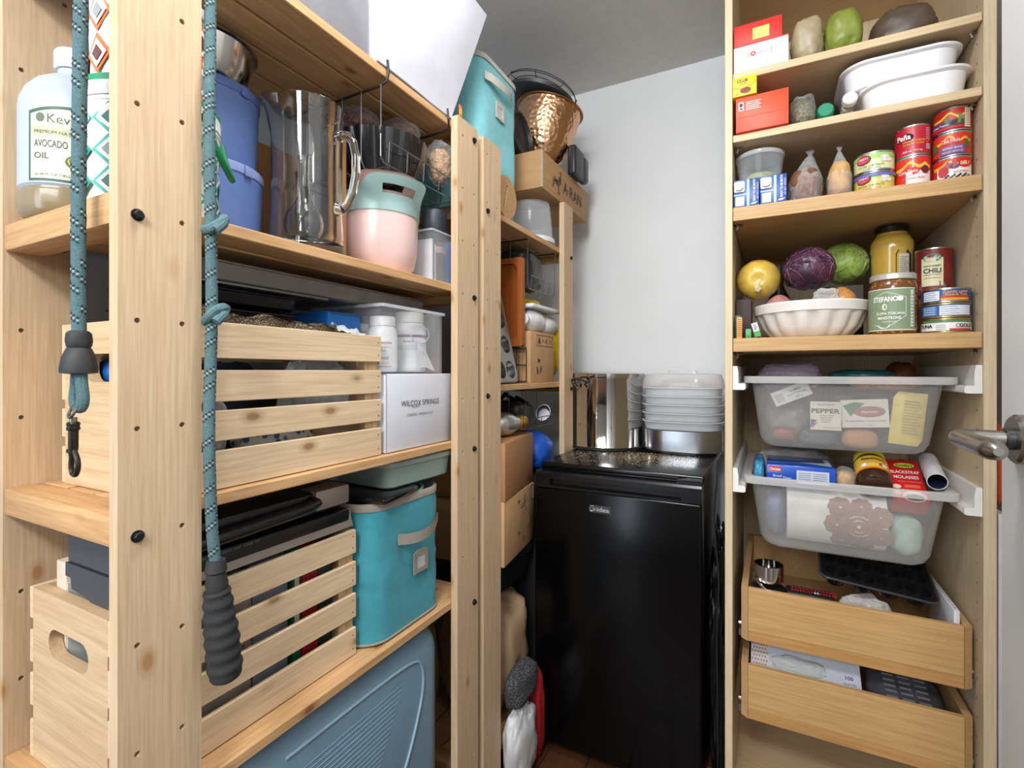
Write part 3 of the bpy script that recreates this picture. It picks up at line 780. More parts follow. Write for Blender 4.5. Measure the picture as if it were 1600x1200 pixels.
# wooden spoons leaning behind the pitcher
SPW = wood('b98a5e', '8a5c34', 'z', .6, 60, False, .7)
for i, (x, y, h, lb) in enumerate(((-0.765, 0.706, 0.325, 'tall wooden spoon handle leaning behind the glass pitcher'), (-0.742, 0.709, 0.262, 'shorter flat wooden stick leaning right of the tall spoon handle'))):
    g = G()
    if i == 0:
        g.tube([(0, 0, .002), (0, 0, .03)], [.016, .018], SPW, 14); g.tube([(0, 0, .03), (0, 0, .05), (0, 0, h)], [.018, .007, .0062], SPW, 12)
    else: g.box(-.004, -.009, 0, .004, .009, h, SPW, .003)
    tag(g.obj('wooden_spoon', loc=(x, y, Z_A + .001)), lb, 'spoon')

# ---- pink and mint handled bowls
def handled(t, name, m, R, zb, zr, a_h, zlift, flare, slot=True, bottom=None):
    """upright band with a raised, flared handle lobe and a real slot through it"""
    nu, nv = 96, 12
    def S(i, j):
        a = 2 * pi * i / nu; d = math.atan2(math.sin(a - a_h), math.cos(a - a_h))
        k = 1 / (1 + math.exp((abs(d) - .78) / .08)); f = j / nv
        z = zb + (zr + zlift * k - zb) * f
        r = R + (0.003 * f) + flare * k * max(0, f - .25) ** 1.5
        return (r * math.cos(a), r * math.sin(a), z), d, f
    bm = bmesh.new(); vs = [[bm.verts.new(S(i, j)[0]) for i in range(nu)] for j in range(nv + 1)]
    for j in range(nv):
        for i in range(nu):
            _, d, f = S(i + .5, j + .5)
            if slot and abs(d) < .40 and .46 < f < .76: continue
            bm.faces.new((vs[j][i], vs[j][(i + 1) % nu], vs[j + 1][(i + 1) % nu], vs[j + 1][i]))
    bmesh.ops.remove_doubles(bm, verts=[v for v in bm.verts if not v.link_faces] or [], dist=0) if False else None
    for v in [v for v in bm.verts if not v.link_faces]: bm.verts.remove(v)
    bmesh.ops.solidify(bm, geom=bm.faces[:], thickness=-0.0028)
    bm.verts.index_update(); g = G()
    g.add([tuple(v.co) for v in bm.verts], [tuple(v.index for v in f.verts) for f in bm.faces], m); bm.free()
    if bottom: bottom(g)
    return g.obj(name, t, smooth=50)
PINK = mat('ecc9c4', .28, var=.01, coat=.2); MINT = mat('cfefec', .3, var=.01, coat=.15)
hx, hyy = -0.737, 0.8105; ac = face_cam(hx, hyy)
t = thing('washing_bowl', 'pink round bowl with a looped rim, outer one beside the pitcher', 'bowl', (hx, hyy, Z_A + .0005), group='nested pink and mint bowls')
g = G(); g.lathe([(.052, 0), (.062, .004), (.071, .018), (.0765, .045), (.0785, .08), (.0795, .118), (.077, .118), (.0755, .08), (.0735, .046), (.068, .02), (.058, .0065)], PINK, 64); g.obj('bowl', t)
t = thing('colander_bowl', 'mint green band colander with a slotted handle set into the pink bowl', 'colander', (hx, hyy, Z_A + .0005), group='nested pink and mint bowls')
g = G(); g.lathe([(.050, .0095), (.062, .013), (.070, .040), (.0725, .085), (.0738, .1188), (.0715, .1188), (.069, .085), (.0665, .043), (.06, .016)], MINT, 56); g.obj('bowl', t)
handled(t, 'handle_band', MINT, .0815, .119, .160, ac + .45, .022, .034)
t = thing('washing_bowl', 'pink inner bowl whose rim rises above the mint colander', 'bowl', (hx, hyy, Z_A + .0005), group='nested pink and mint bowls')
g = G(); g.lathe([(.046, .018), (.058, .022), (.064, .05), (.067, .100), (.071, .130), (.069, .130), (.065, .10), (.062, .053), (.055, .025)], PINK, 56); g.obj('bowl', t)
handled(t, 'handle_band', PINK, .0715, .1305, .1635, ac + .18, .024, .045, True)

# ---- small organiser with packets, jar lid and carton at the right end of shelf A
t = thing('clear_organiser', 'clear acrylic bin of packets at the right end of the upper shelf', 'bin', (0, 0, 0))
g = G(); xo0, xo1, yo0, yo1 = -0.86, -0.668, 0.900, 1.020; zb, zt = Z_A + .0035, Z_A + .118
g.loft([rng(0, zb), rng(0, zt), rng(0.003, zt), rng(0.003, zb + 0.003)], ACR); g.obj('body', t)
g = G(); g.loft([rng(-0.003, zt - 0.004), rng(-0.003, zt), rng(0.001, zt), rng(0.001, zt - 0.004), rng(-0.003, zt - 0.004)], film('cdd6dc', 0.35, 0.05, 0, 40, 0.5), False, False); g.obj('rim', t)
g = G(); g.box(-.885, .90, 0, -.662, 1.03, .0025, mat('c9c6c2', .5), .001); tag(g.obj('shelf_liner', loc=(0, -.012, Z_A + .0005)), 'thin grey plastic mat under the clear bin and bowls', 'mat')
for i, (y, c, lb) in enumerate(((.908, 'cfcdd2', 'first white packet standing in the right hand clear bin'), (.919, '24386f', 'navy packet standing between two white ones in the clear bin'), (.930, 'd8d6da', 'third packet, white, standing in the right hand clear bin'))):
    g = G(); g.box(0, 0, 0, -.085, .008, .092 - .004 * i, mat(c, .5, bump=.15, bscale=60), .002); tag(g.obj('packet', loc=(-.676 - .004 * i, y, zb + .0032)), lb, 'packet')
t = thing('tumbler', 'dark smoked glass tumbler standing in the right hand clear bin', 'cup', (-.712, .968, zb + .0035))
g = G(); g.lathe([(.019, 0), (.021, .003), (.026, .085), (.024, .085), (.019, .005)], film('4a3a3c', .55, .08), 32); g.obj('cup', t)
g = G(); g.lathe([(.0262, .070), (.0267, .085)], mat('b98f92', .5), 32, cap0=False, cap1=False); g.obj('pink_band', t)
g = G(); g.box(-.012, -.006, 0, .012, .006, .105, mat('3f6fb5', .35, coat=.3), .003); tag(g.obj('packet', loc=(-.694, 1.004, zb + .0035)), 'bright blue narrow packet at the right end of the clear bin', 'packet')
t = thing('carton', 'black carton with white lettering behind the mint bowl', 'box', (-.80, .915, zt + .001))
g = G(); g.box(0, -.028, 0, -.05, .028, .055, mat('1e1d1f', .5), .001); g.obj('box', t)
g = G(); g.text('I3C', .013, mat('e8e8e8', .5), FX(0, 0, 0), -.006, .034); g.text('+DIM', .015, mat('e8e8e8', .5), FX(0, 0, 0), -.002, .014, bold=.02); g.obj('lettering', t, smooth=0)
g = G(); g.lathe([(.026, 0), (.028, .003), (.030, .06), (.029, .064), (.02, .067)], mat('3d4248', .45), 32); tag(g.obj('slate_jar_lid', loc=(-.72, .982, zt + .001)), 'dark slate jar lid on the right hand clear bin', 'jar')  # a jar lid, drawn as a tall closed form
g = G(); g.lathe([(.010, 0), (.011, .002), (.011, .04), (.006, .046), (.006, .055)], mat('1f7a5e', .3), 20); tag(g.obj('small_bottle', loc=(-.765, .962, zt + .001)), 'small green bottle between the black carton and slate jar lid', 'bottle')

# ---- wire basket hung under the top shelf
t = thing('wire_basket', 'wire basket hung under the top shelf holding a black bowl', 'basket', (0, 0, 0))
WR = mat('8e8e90', .3, .9); WD = mat('4a4744', .4, .8)
bx0, bx1, by0, by1, bz = -0.905, -0.655, 0.722, 0.985, 1.527
ctop = 1.682
g = G()
g.tube([(-.644, by0 + .006, Z_D + .012), (-.641, by0 + .006, Z_D - .012), (-.646, by0 + .006, 1.679), (-.665, by0 + .006, 1.6745), (-.92, by0 + .006, 1.672)], .0026, WD, 8); g.obj('hook', t)
g = G()
g.tube([(-.644, by1 - .06, Z_D + .012), (-.641, by1 - .06, Z_D - .012), (-.646, by1 - .05, 1.679), (-.665, by1 - .05, 1.6745), (-.92, by1 - .05, 1.672)], .0026, WD, 8); g.obj('hook', t)
for yy in (by0, by1):
    g = G()
    for k in range(5):
        x = bx1 - .0 - k * .05
        zz = [(x, yy, 1.673), (x, yy, bz + .012), (x, yy + (.008 if yy == by0 else -.008), bz)]
        if k == 0 and yy == by0: zz = [(x, yy, 1.673), (x, yy, 1.594), (x + .004, yy - .006, 1.590), (x + .004, yy - .006, 1.584), (x, yy, 1.580), (x, yy, bz + .01), (x, yy + .008, bz)]
        g.tube(zz, .0013, WR, 6)
    g.obj('side_wires', t)
g = G()
for k in range(6): g.tube([(bx1 - k * .05, by0 + .006, bz), (bx1 - k * .05, by1 - .006, bz)], .0013, WR, 6)
for yy in (by0 + .02, by1 - .02): g.tube([(bx1, yy, bz - .002), (bx0, yy, bz - .002)], .0013, WR, 6)
g.obj('bottom_wires', t)
g = G(); g.tube([(bx1 + .005, by0 + .012, bz + .044), (bx1 + .005, by1 - .008, bz + .044)], .0016, WR, 6)
for k in range(5):
    y = by0 + .018 + k * .054
    g.tube([(bx1 - .002, y, bz), (bx1 + .003, y, bz + .004), (bx1 + .005, y, bz + .044)], .0012, WR, 6)
g.obj('front_lip', t)
g = G(); nl = 14
def flute(r, z): return [((r + .003 * abs(math.sin(nl * a / 2))) * math.cos(a), (r + .003 * abs(math.sin(nl * a / 2))) * math.sin(a), z) for a in [2 * pi * i / 112 for i in range(112)]]
g.loft([flute(.062, 0), flute(.076, .004), flute(.094, .055), flute(.102, .092), flute(.098, .092), flute(.090, .055), flute(.068, .008)], mat('141415', .18, .0, .05, coat=.5))
tag(g.obj('fluted_bowl', loc=(-.762, .838, bz + .0018)), 'glossy black fluted cake mould in the hanging wire basket', 'bowl')
GRAN = speckle('7a4a36', 'b98563', 190, .7, .2, .8)
def nutbag(label, c, rad, seed, m, rz):
    t = thing('snack_bag', label, 'bag', c, rz, 'snack bags in the hanging wire basket')
    softbag('granola', None, None, (0, 0, -rad[2] * .12), (rad[0] * .86, rad[1] * .86, rad[2] * .74), m, seed, .16, 30, parent=t)
    softbag('wrapper', None, None, (0, 0, 0), rad, CLR, seed + 1, .14, 22, parent=t)
nutbag('clear bag of dark reddish granola at the left of the black mould', (-.795, .783, 1.654), (.060, .044, .031), 2, speckle('633330', '9a6450', 150, .7, .2, .8), .2)
nutbag('clear bag of brown granola knotted in the middle of the black mould', (-.745, .870, 1.654), (.055, .038, .031), 6, GRAN, -.1)
nutbag('clear bag of pale oat granola drooping over the right of the wire basket', (-.682, .951, 1.612), (.025, .029, .050), 9, speckle('a67c52', 'd8b98a', 190, .7, .2, .8), -.2)

# ---- grey fabric box on the top shelf
t = thing('fabric_box', 'pale grey fabric storage box leaning out over the top shelf', 'box', (0, 0, 0))
g = G(); FB = mat('dddde6', .8, var=.03, scale=20, bump=.25, bscale=900, sheen=.2)
def fr(f):
    z = Z_D + .0032 + .30 * f
    y0, y1 = .708 - .006 * f, .952 + .112 * f; x0, x1 = -.925, -.653 + .03 * f
    pts = []
    for (xa, ya, xb, yb) in ((x1, y0, x1, y1), (x1, y1, x0, y1), (x0, y1, x0, y0), (x0, y0, x1, y0)):
        for i in range(16):
            u = i / 16; q = Vector((xa + (xb - xa) * u, ya + (yb - ya) * u, z))
            w_ = math.sin(pi * u) * (.006 * noise.noise(Vector((q.x * 9, q.y * 9 + z * 4, z * 12))))
            pts.append((q.x + w_ + .010 * math.sin(pi * u) * math.sin(pi * f) * (1 if xa == xb == x1 else 0), q.y, q.z))
    return pts
g.loft([fr(i / 14) for i in range(15)], FB); g.obj('body', t, smooth=50)
g = G(); g.tube([(x + .001, y, z) for x, y, z in [fr(0)[0]] + [fr(0)[i] for i in range(1, 17)]], .0022, mat('8d8c95', .8), 6); g.obj('piping', t)
g = G(); g.box(-.640, .965, Z_D + .012, -.638, .975, Z_D + .04, mat('e2702a', .5)); g.box(-.6378, .966, Z_D + .018, -.6372, .974, Z_D + .032, mat('f0b840', .5)); g.obj('fabric_tag', t, smooth=0)

g = G(); g.box(-.93, .44, 0, -.665, .700, .21, mat('8d8d93', .8, bump=.3, bscale=600), .004); tag(g.obj('shaded_end', loc=(0, 0, Z_D + .001)), 'mid grey block added for the shaded left end of the pale fabric box', 'box')  # separate darker block gives the pale box its shaded left side
# ---- contact grill on the lower crate
t = thing('contact_grill', 'black and brushed steel contact grill resting on the lower crate', 'grill', (0, 0, 0))
SLATE = mat('3d4149', .42, var=.04); BLK = mat('161517', .3, coat=.2); BS = mat('b9afa6', .45, .7, .06, 40, stretch=(30, 1, 30))
g0, g1 = .326, .684
zg = .8365
g = G(); g.box(-.835, g0, zg + .004, -.693, g1, zg + .040, BLK, .006); g.obj('base', t)
g = G(); g.add([(-.6915, g0 + .01, zg + .006), (-.6915, g1 + .004, zg + .006), (-.6955, g1 - .002, zg + .039), (-.6955, g0 + .01, zg + .034)], [(0, 1, 2, 3)], BS)
g.box(-.74, g1 - .0005, zg + .008, -.6955, g1 + .002, zg + .036, BS); g.obj('steel_band', t, smooth=0)
g = G(); g.text('Contact grill  panini press  indoor use  1500 W', .006, mat('7d7770', .5), FX(-.6925, 0, zg + .0345), .345, -.0, 'l', z=.003, wide=.15); g.obj('lettering', t, smooth=0)
g = G(); M = Matrix.Identity(4)
g.box(-.835, g0 + .004, zg + .0425, -.700, g1 - .004, zg + .084, BLK, .012); g.obj('lid', t)
g = G(); g.box(-.742, .606, zg + .050, -.6945, g1 - .001, zg + .0855, BS, .005); g.obj('steel_corner', t)
g = G(); g.tube([(-.704, .600, zg + .070), (-.682, .596, zg + .070), (-.676, .575, zg + .068), (-.676, .40, zg + .062), (-.680, .375, zg + .060), (-.704, .368, zg + .058)], [.009, .009, .010, .010, .009, .009], BLK, 12); g.obj('grill_handle', t)
def endpts(pts): return [(x, z) for x, z in pts]
g = G()
g.prism([(-.826, zg + .043), (-.6995, zg + .043), (-.6995, zg + .066), (-.708, zg + .078), (-.826, zg + .083)], [], .014, SLATE, FY(0, g0 + .003, 0))
g.prism([(-.832, zg + .022), (-.818, zg + .022), (-.815, zg + .008), (-.775, zg + .004), (-.765, zg + .0005), (-.735, zg + .0005), (-.6975, zg + .002), (-.6975, zg + .040), (-.832, zg + .040)], [], .016, SLATE, FY(0, g0 + .004, 0))
g.obj('end_cheek', t, smooth=30)
g = G(); g.box(-.868, .318, .70, -.840, .47, .872, mat('d9c9b6', .6), .001); g.box(-.8398, .319, .70, -.8385, .36, .845, mat('dfe0dc', .6)); tag(g.obj('cookbook'), 'beige booklet standing in the lower crate beside the grill', 'book')
# contents of the lower crate
for i, (y0, y1, x, h, c, lb) in enumerate(((.622, .655, -.708, .200, '3f4a44', 'dark green box at the right end inside the lower crate'), (.586, .620, -.706, .218, 'b01f2c', 'red box standing inside the lower crate'),
                                         (.566, .584, -.705, .219, '1f6a46', 'narrow green box beside the red box in the lower crate'), (.50, .564, -.712, .215, '9aa0ac', 'silvery grey bag behind the middle of the lower crate slats'),
                                         (.42, .497, -.710, .21, 'b0a394', 'brown grey paper packet in the lower crate'), (.338, .416, -.712, .19, '6d6258', 'dull brown packet at the left end of the lower crate'))):
    g = G(); g.box(0, 0, 0, -.10, y1 - y0 - .001, h, mat(c, .45, .0, .15, 30, .3, 30), .002)
    if i == 2: g.rect(.004, .06, .013, .19, mat('dfe3df', .5), FX(0, 0, 0)); g.text('90', .009, mat('2a2a2a', .5), FX(0, 0, 0), .0085, .17); g.text('95', .009, mat('2a2a2a', .5), FX(0, 0, 0), .0085, .11)
    if i == 4:
        for z in (.05, .09, .13, .17): g.rect(.008, z, .065, z + .012, mat('7d7268', .5), FX(0, 0, 0))
    tag(g.obj('packet', loc=(x, y0, Z_C + .0095)), lb, 'packet')

# ---- turquoise fabric bin
def fabric_bin(label, loc, hx, hy, h, rad, rz, m, rim_m, hnd, flare=0.0, seed=1, ybulge=0.0, lab=True):
    t = thing('fabric_bin', label, 'bin', loc, rz, 'turquoise fabric bins')
    g = G()
    def ring(f, d=0):
        z = h * f; pts = rrect(0, 0, hx + flare * f - d, hy + flare * f - d, rad - d * .5, z, 14); out = []
        P2 = []
        for i in range(len(pts)):                       # densify the straight runs
            a, b = Vector(pts[i]), Vector(pts[(i + 1) % len(pts)])
            k = max(1, int((b - a).length / .02)); P2 += [a + (b - a) * (j / k) for j in range(k)]
        for q in P2:
            w_ = .0045 * noise.noise(Vector((q.x * 14 + seed, q.y * 14, z * 11))) + .003 * noise.noise(Vector((q.x * 30, q.y * 30 + seed, z * 45)))
            w_ *= math.sin(pi * min(1, f * 1.02)) ** .5 if f < 1 else 0
            dv = Vector((q.x, q.y, 0)).normalized()
            out.append((q.x + dv.x * w_, q.y + dv.y * w_, z))
        return out
    n = 18
    g.loft([ring(i / n) for i in range(n + 1)] + [ring(1.0, .004), ring(.5, .006), ring(.03, .008)], m); g.obj('body', t, smooth=60)
    g = G()
    top = [Vector(p) for p in ring(1.0)]
    g.loft([[tuple(p * (1.004) if False else p + Vector((p.x, p.y, 0)).normalized() * d + Vector((0, 0, dz))) for p in top] for d, dz in ((.002, -.014), (.0025, -.001), (.0, .0015), (-.005, -.001), (-.005, -.012))], rim_m, False, False); g.obj('rim_binding', t, smooth=60)
    bot = [Vector(p) for p in ring(0.0)]
    g = G(); g.tube([tuple(p + Vector((0, 0, .003)) + Vector((p.x, p.y, 0)).normalized() * .0008) for p in bot], .0022, rim_m, 6, True); g.obj('base_piping', t)
    g = G(); y0, y1, z0 = hnd; x = hx + flare * .75
    g.sheet(lambda u, v: (x + .0035 + .014 * math.sin(pi * u) + (.003 if .1 < u < .9 else 0), y0 + (y1 - y0) * u, z0 + .010 * math.sin(pi * u) * -1 + (.022 * v) + .012 * u), 16, 2, rim_m)
    g.sheet(lambda u, v: (x + .0028 + .014 * math.sin(pi * u) + (.003 if .1 < u < .9 else 0), y1 + (y0 - y1) * u, z0 + .010 * math.sin(pi * u) * -1 + (.022 * v) + .012 * (1 - u)), 16, 2, rim_m)
    g.obj('strap_handle', t, smooth=60)
    if lab:
        ym = (y0 + y1) / 2 + .004; zl = z0 - .055; g = G(); M = FX(hx + flare * .6 + .0045, ym, zl)
        g.prism([(-.024, -.021), (.024, -.021), (.024, .022), (.012, .027), (-.012, .027), (-.024, .022)], [[(-.013, -.012), (.013, -.012), (.013, .013), (-.013, .013)]], .0018, rim_m, M)
        g.rect(-.0135, -.0125, .0135, .0135, mat('c9ccd2', .4), M, .0006); g.obj('label_holder', t, smooth=30)
    return t
TURQ = mat('3f9bac', .75, var=.05, scale=60, bump=.3, bscale=700, sheen=.15); GRYB = mat('9d9387', .7, bump=.3, bscale=500)
fabric_bin('turquoise fabric bin with a grey strap on the lower shelf', (-.775, .822, Z_C + .001), .112, .121, .270, .055, 0, TURQ, GRYB, (-.046, .088, .178), .0, 1)
# its contents
g = G(); MG = mat('9fd3c5', .4)
g.lathe([(.065, 0), (.078, .02), (.090, .055), (.0925, .060), (.086, .060), (.074, .022), (.06, .004)], MG, 48); tag(g.obj('mint_bowl', loc=(-.762, .842, .8130)), 'pale mint round bowl inside the turquoise bin', 'bowl')
g = G(); g.box(-.10, -.062, -.006, .10, .062, .006, mat('151517', .2, coat=.4), .005)
o = g.obj('black_tray', loc=(-.750, .768, .8845)); o.rotation_euler = (.015, 0, .12); tag(o, 'glossy black flat tray lying across the turquoise bin', 'tray')
t = thing('food_container', 'grey green lidded container on top of the turquoise bin contents', 'container', (-.765, .872, .8932), rz=-.05)
GG = mat('9db3aa', .4, var=.02)
g = G(); g.loft([rrect(0, 0, .092, .098, .02, 0.0), rrect(0, 0, .095, .101, .022, .003), rrect(0, 0, .100, .106, .024, .043)], GG); g.obj('body', t)
g = G(); g.loft([rrect(0, 0, .104, .110, .026, .0435), rrect(0, 0, .105, .111, .027, .045), rrect(0, 0, .105, .111, .027, .053), rrect(0, 0, .101, .107, .026, .056)], mat('b3c6bf', .4)); g.obj('lid', t)

# ---- suitcase on the lowest shelf
t = thing('suitcase', 'pale blue ribbed hard shell suitcase under the lower shelf', 'suitcase', (-.79, .672, .1262))
SC = mat('7d9db3', .35, var=.03)
g = G()
def sec(f):
    y = -.24 + .50 * f; e = min(1, min(f, 1 - f) / .09); k = math.sqrt(max(0, 1 - (1 - e) ** 2))
    return y, k
rings = []
for i in range(25):
    f = i / 24 if 0 < i < 24 else (0.0005 if i == 0 else .9995)
    f = .5 - .5 * math.cos(pi * f) if True else f
    y, k = sec(f)
    rings.append([(px2, y, pz2 + .22) for px2, pz2, _ in rrect(0, 0, .125 - .03 * (1 - k), .225 - .045 * (1 - k), .05, 0, 6)])
g.loft(rings, SC); g.obj('shell', t, smooth=50)
for j in range(30):
    g = G(); z = .10 + j * .0092
    g.tube([(.1246, -.205, z), (.1250, -.05, z), (.1247, min(.145, -.02 + .55 * (z - .10)), z)], .0011, SC, 5); g.obj('rib', t)
g = G(); g.tube(smooth([(.1245, .060, .10), (.1262, .130, .19), (.1265, .172, .27), (.1265, .190, .33), (.1262, .184, .375), (.126, .155, .395), (.125, .06, .402), (.125, -.15, .405)]), .0028, mat('9bb8cb', .3), 8); g.obj('edge_bead', t)
g = G(); g.box(-.07, .248, .30, .05, .266, .40, mat('1a1c20', .4), .006); g.obj('corner_guard', t)
softbag('yellow_bag', 'dark yellow green sack in the gap behind the suitcase', 'bag', (-.80, 1.000, .40), (.06, .044, .13), mat('6b6420', .5, bump=.2), 3, .12)

# ---- dog leash
t = thing('dog_leash', 'teal grey rope leash hung over the nearest post', 'leash', (0, 0, 0))
ROPE = mat('5f8086', .85, .0, .30, 900, .8, 1400)
top = 1.7195
path = smooth([(-.672, .2655, 1.172), (-.672, .2650, 1.30), (-.670, .2655, 1.45), (-.668, .267, 1.60), (-.660, .2695, 1.69), (-.655, .2725, 1.713), (-.648, .284, top + .004), (-.640, .325, top + .003), (-.636, .364, top + .003), (-.635, .381, 1.714), (-.634, .3845, 1.68),
               (-.628, .3825, 1.56), (-.617, .3745, 1.44), (-.616, .3755, 1.33), (-.616, .3770, 1.20), (-.614, .3725, 1.06), (-.614, .3755, .95), (-.613, .3795, .893)], 8)
RR = .0067
g = G(); g.tube(path, RR, ROPE, 12); rope = g.obj('rope', t)
g = G(); bk = mat('20262a', .8); wh = mat('a3aeac', .8)
L = 0.0; nxt = .01
for i in range(1, len(path) - 1):
    L += (path[i] - path[i - 1]).length
    if L < nxt: continue
    nxt += .0285
    tn = (path[i + 1] - path[i - 1]).normalized(); a = tn.orthogonal().normalized()
    if abs(tn.z) > .8: a = Vector((1, 0, 0)) - tn * tn.x; a.normalize()
    b = tn.cross(a)
    for row in range(3):
        for k in range(12):
            ph = 2 * pi * k / 12 * (1 if True else 1); off = (k % 6) * .0026 - .0065 + row * .0030
            d = a * math.cos(ph) + b * math.sin(ph); e = -a * math.sin(ph) + b * math.cos(ph)
            sgn = -1 if tn.z > 0 else 1
            c = path[i] + d * (RR + .0003) + tn * off * sgn
            h, w_ = tn * .0010, e * .0011
            g.add([c - h - w_, c - h + w_, c + h + w_, c + h - w_], [(0, 1, 2, 3)], wh if row == 1 else bk)
tr = g.obj('tracer_flecks', rope, smooth=0); tr['kind'] = 'stuff'
RUB = mat('2e2f30', .6, bump=.1)
g = G(); g.lathe([(.0095, 0), (.0165, .001), (.0168, .006), (.0150, .018), (.0112, .0275), (.0100, .0285), (.0112, .031), (.0120, .036), (.0112, .044), (.0085, .047)], RUB, 24, (-.672, .2655, 1.127)); g.obj('rubber_sleeve', t)
g = G(); cxx, cyy = -.672, .2655
lp = smooth([(cxx + .004, cyy, 1.130), (cxx + .0075, cyy - .0005, 1.115), (cxx + .0095, cyy, 1.100), (cxx + .006, cyy, 1.091), (cxx, cyy, 1.0895), (cxx - .006, cyy, 1.091), (cxx - .0095, cyy, 1.100), (cxx - .0075, cyy + .0005, 1.115), (cxx - .004, cyy, 1.130)], 4)
g.tube(lp, .0056, ROPE, 10); g.obj('rope_loop', t)
g = G(); GM = mat('3a3733', .35, .8)
g.tube([(cxx + .0055 * math.cos(2 * pi * i / 16), cyy - .006 + .008 * math.sin(2 * pi * i / 16) * .3, 1.0865 + .0065 * math.sin(2 * pi * i / 16)) for i in range(16)], .0017, mat('8a8880', .3, .9), 8, True)
g.lathe([(.0035, 0), (.0035, .006)], mat('8a8880', .3, .9), 16, (cxx, cyy - .005, 1.074))
g.lathe([(.0055, 0), (.0062, .002), (.0055, .0045), (.0062, .007), (.005, .009)], GM, 18, (cxx, cyy - .005, 1.066))
g.tube([(cxx, cyy - .005, 1.067), (cxx, cyy - .005, 1.048), (cxx - .001, cyy - .005, 1.038)], [.0045, .0045, .0038], GM, 12)
g.box(cxx - .0105, cyy - .008, 1.0405, cxx - .004, cyy - .002, 1.0455, GM, .0015)
hk = smooth([(cxx + .001, cyy - .005, 1.045), (cxx + .0085, cyy - .005, 1.036), (cxx + .0105, cyy - .005, 1.027), (cxx + .006, cyy - .005, 1.0185), (cxx - .001, cyy - .005, 1.0185), (cxx - .0045, cyy - .005, 1.025), (cxx - .0035, cyy - .005, 1.036), (cxx - .002, cyy - .005, 1.045)], 5)
g.tube(hk, .0026, GM, 10); g.obj('snap_hook', t)
for i, (x, y, z) in enumerate(((-.6125, .3790, 1.312), (-.6130, .3800, 1.200))):
    g = G()
    kp = [(x + .0095 * math.cos(a) * (1 + .15 * math.sin(2 * a)), y + .0095 * math.sin(a), z + .009 * math.sin(a * 1.0 + i) ) for a in [2 * pi * k / 16 for k in range(16)]]
    g.tube(kp, .0060, ROPE, 10, True)
    g.tube([(x + .010, y - .006, z - .010), (x + .011, y + .003, z), (x + .004, y + .010, z + .010)], .0060, ROPE, 10); g.obj('knot', t)
g = G(); hx0, hy0 = -.612, .3800
g.tube([(hx0, hy0, .896), (hx0, hy0, .882), (hx0, hy0, .880), (hx0, hy0 + .001, .866), (hx0, hy0 + .001, .8575)], [.0105, .0125, .0105, .0128, .012], RUB, 20); g.obj('handle_collar', t)
g = G(); pts = []; rs = []
for i in range(41):
    f = i / 40; pts.append((hx0 + .004 * f, hy0 + .001 + .010 * f, .858 - .118 * f)); e = math.sqrt(max(0, 1 - max(0, (f - .88) / .12) ** 2)); rs.append(max(.0005, (.0152 + .0042 * min(1, f * 2) + .0011 * math.cos(f * 46)) * e * (1 if f > .02 else .9)))
g.tube(pts, rs, mat('2c2d2e', .85, bump=.4, bscale=600), 24); g.obj('foam_grip', t)
# ================================================================== things on the further pine unit
TURQ_LIT = mat('86cfd6', .75, var=.04, scale=60, bump=.3, bscale=700, sheen=.15); CRM = mat('cfcac0', .7, bump=.3, bscale=500)  # lighter copy of TURQ: brighter light on the upper bin put into colour
fabric_bin('tall turquoise fabric bin with a white rim high on the back shelving unit', (-.797, 1.225, Z_E + .0008), .122, .122, .415, .055, 0, TURQ_LIT, CRM, (-.095, .062, .345), .004, 5)
g = G(); LID = mat('5d6268', .35, .4)
M = frame((-.80, 1.222, 1.962), (0, 1, 0), (-.15, 0, .98))
g.lathe([(.102, 0), (.107, .003), (.107, .009), (.102, .012), (.02, .022)], LID, 48, M=M); tag(g.obj('round_cookware'), 'dark grey round lid poking out of the tall turquoise bin', 'pan')  # a grey lid standing in the bin, drawn as a disc
g = G(); CORK = speckle('c89f70', 'a87a4c', 260, .8, .25, .2)
slot = [(-.0045, -.034), (.0045, -.034), (.0045, .030), (-.0045, .030)]
sl = [(a * math.cos(.25) + b * math.sin(.25), -a * math.sin(.25) + b * math.cos(.25)) for a, b in slot]
g.prism(rod(0, 0, .058, 44), [[(a - .006, b + .004) for a, b in sl]], .009, CORK, FX(-.6612, 1.225, Z_E + .0585))
tag(g.obj('cork_trivet', smooth=30), 'round cork trivet with a slot leaning against the tall turquoise bin', 'trivet')

CARD = mat('b98f62', .75, var=.05, scale=18, bump=.1, bscale=60, stretch=(1, 1, 6)); INKB = mat('3a332c', .7)
t = thing('cardboard_box', 'brown cardboard box printed with a bird and capital letters, on top of the back unit', 'box', (-.644, 1.441, 1.7132))
g = G(); g.box(-.27, 0, 0, 0, .433, .1205, CARD, .002); g.obj('carton', t)
g = G(); M = FX(0, 0, 0)
g.text('A', .058, INKB, M, .205, .040, bold=.012); g.text('RAN', .058, INKB, M, .308, .040, bold=.012, wide=.120)
for sx in (-1, 1): g.tube([(.0006, .2345, .049), (.0006, .2345 + sx * .006, .056), (.0006, .2345 + sx * .0065, .061), (.0006, .2345 + sx * .003, .063), (.0006, .2345, .060)], .0008, mat('8a6c4c', .7), 4)
def arc(cx, cy, r, a0, a1, n=10): return [(.0006, cx + r * math.cos(a0 + (a1 - a0) * i / n), cy + r * math.sin(a0 + (a1 - a0) * i / n)) for i in range(n + 1)]
for r in (.026, .019, .012): g.tube(arc(.135, .074, r, -2.6, .5), .0016, INKB, 5)
g.tube([(.0006, .158, .082), (.0006, .163, .092), (.0006, .158, .099), (.0006, .150, .096)], .0016, INKB, 5)
g.tube([(.0006, .112, .066), (.0006, .098, .045), (.0006, .088, .032)], .0018, INKB, 5); g.tube([(.0006, .105, .070), (.0006, .090, .048)], .0014, INKB, 5)
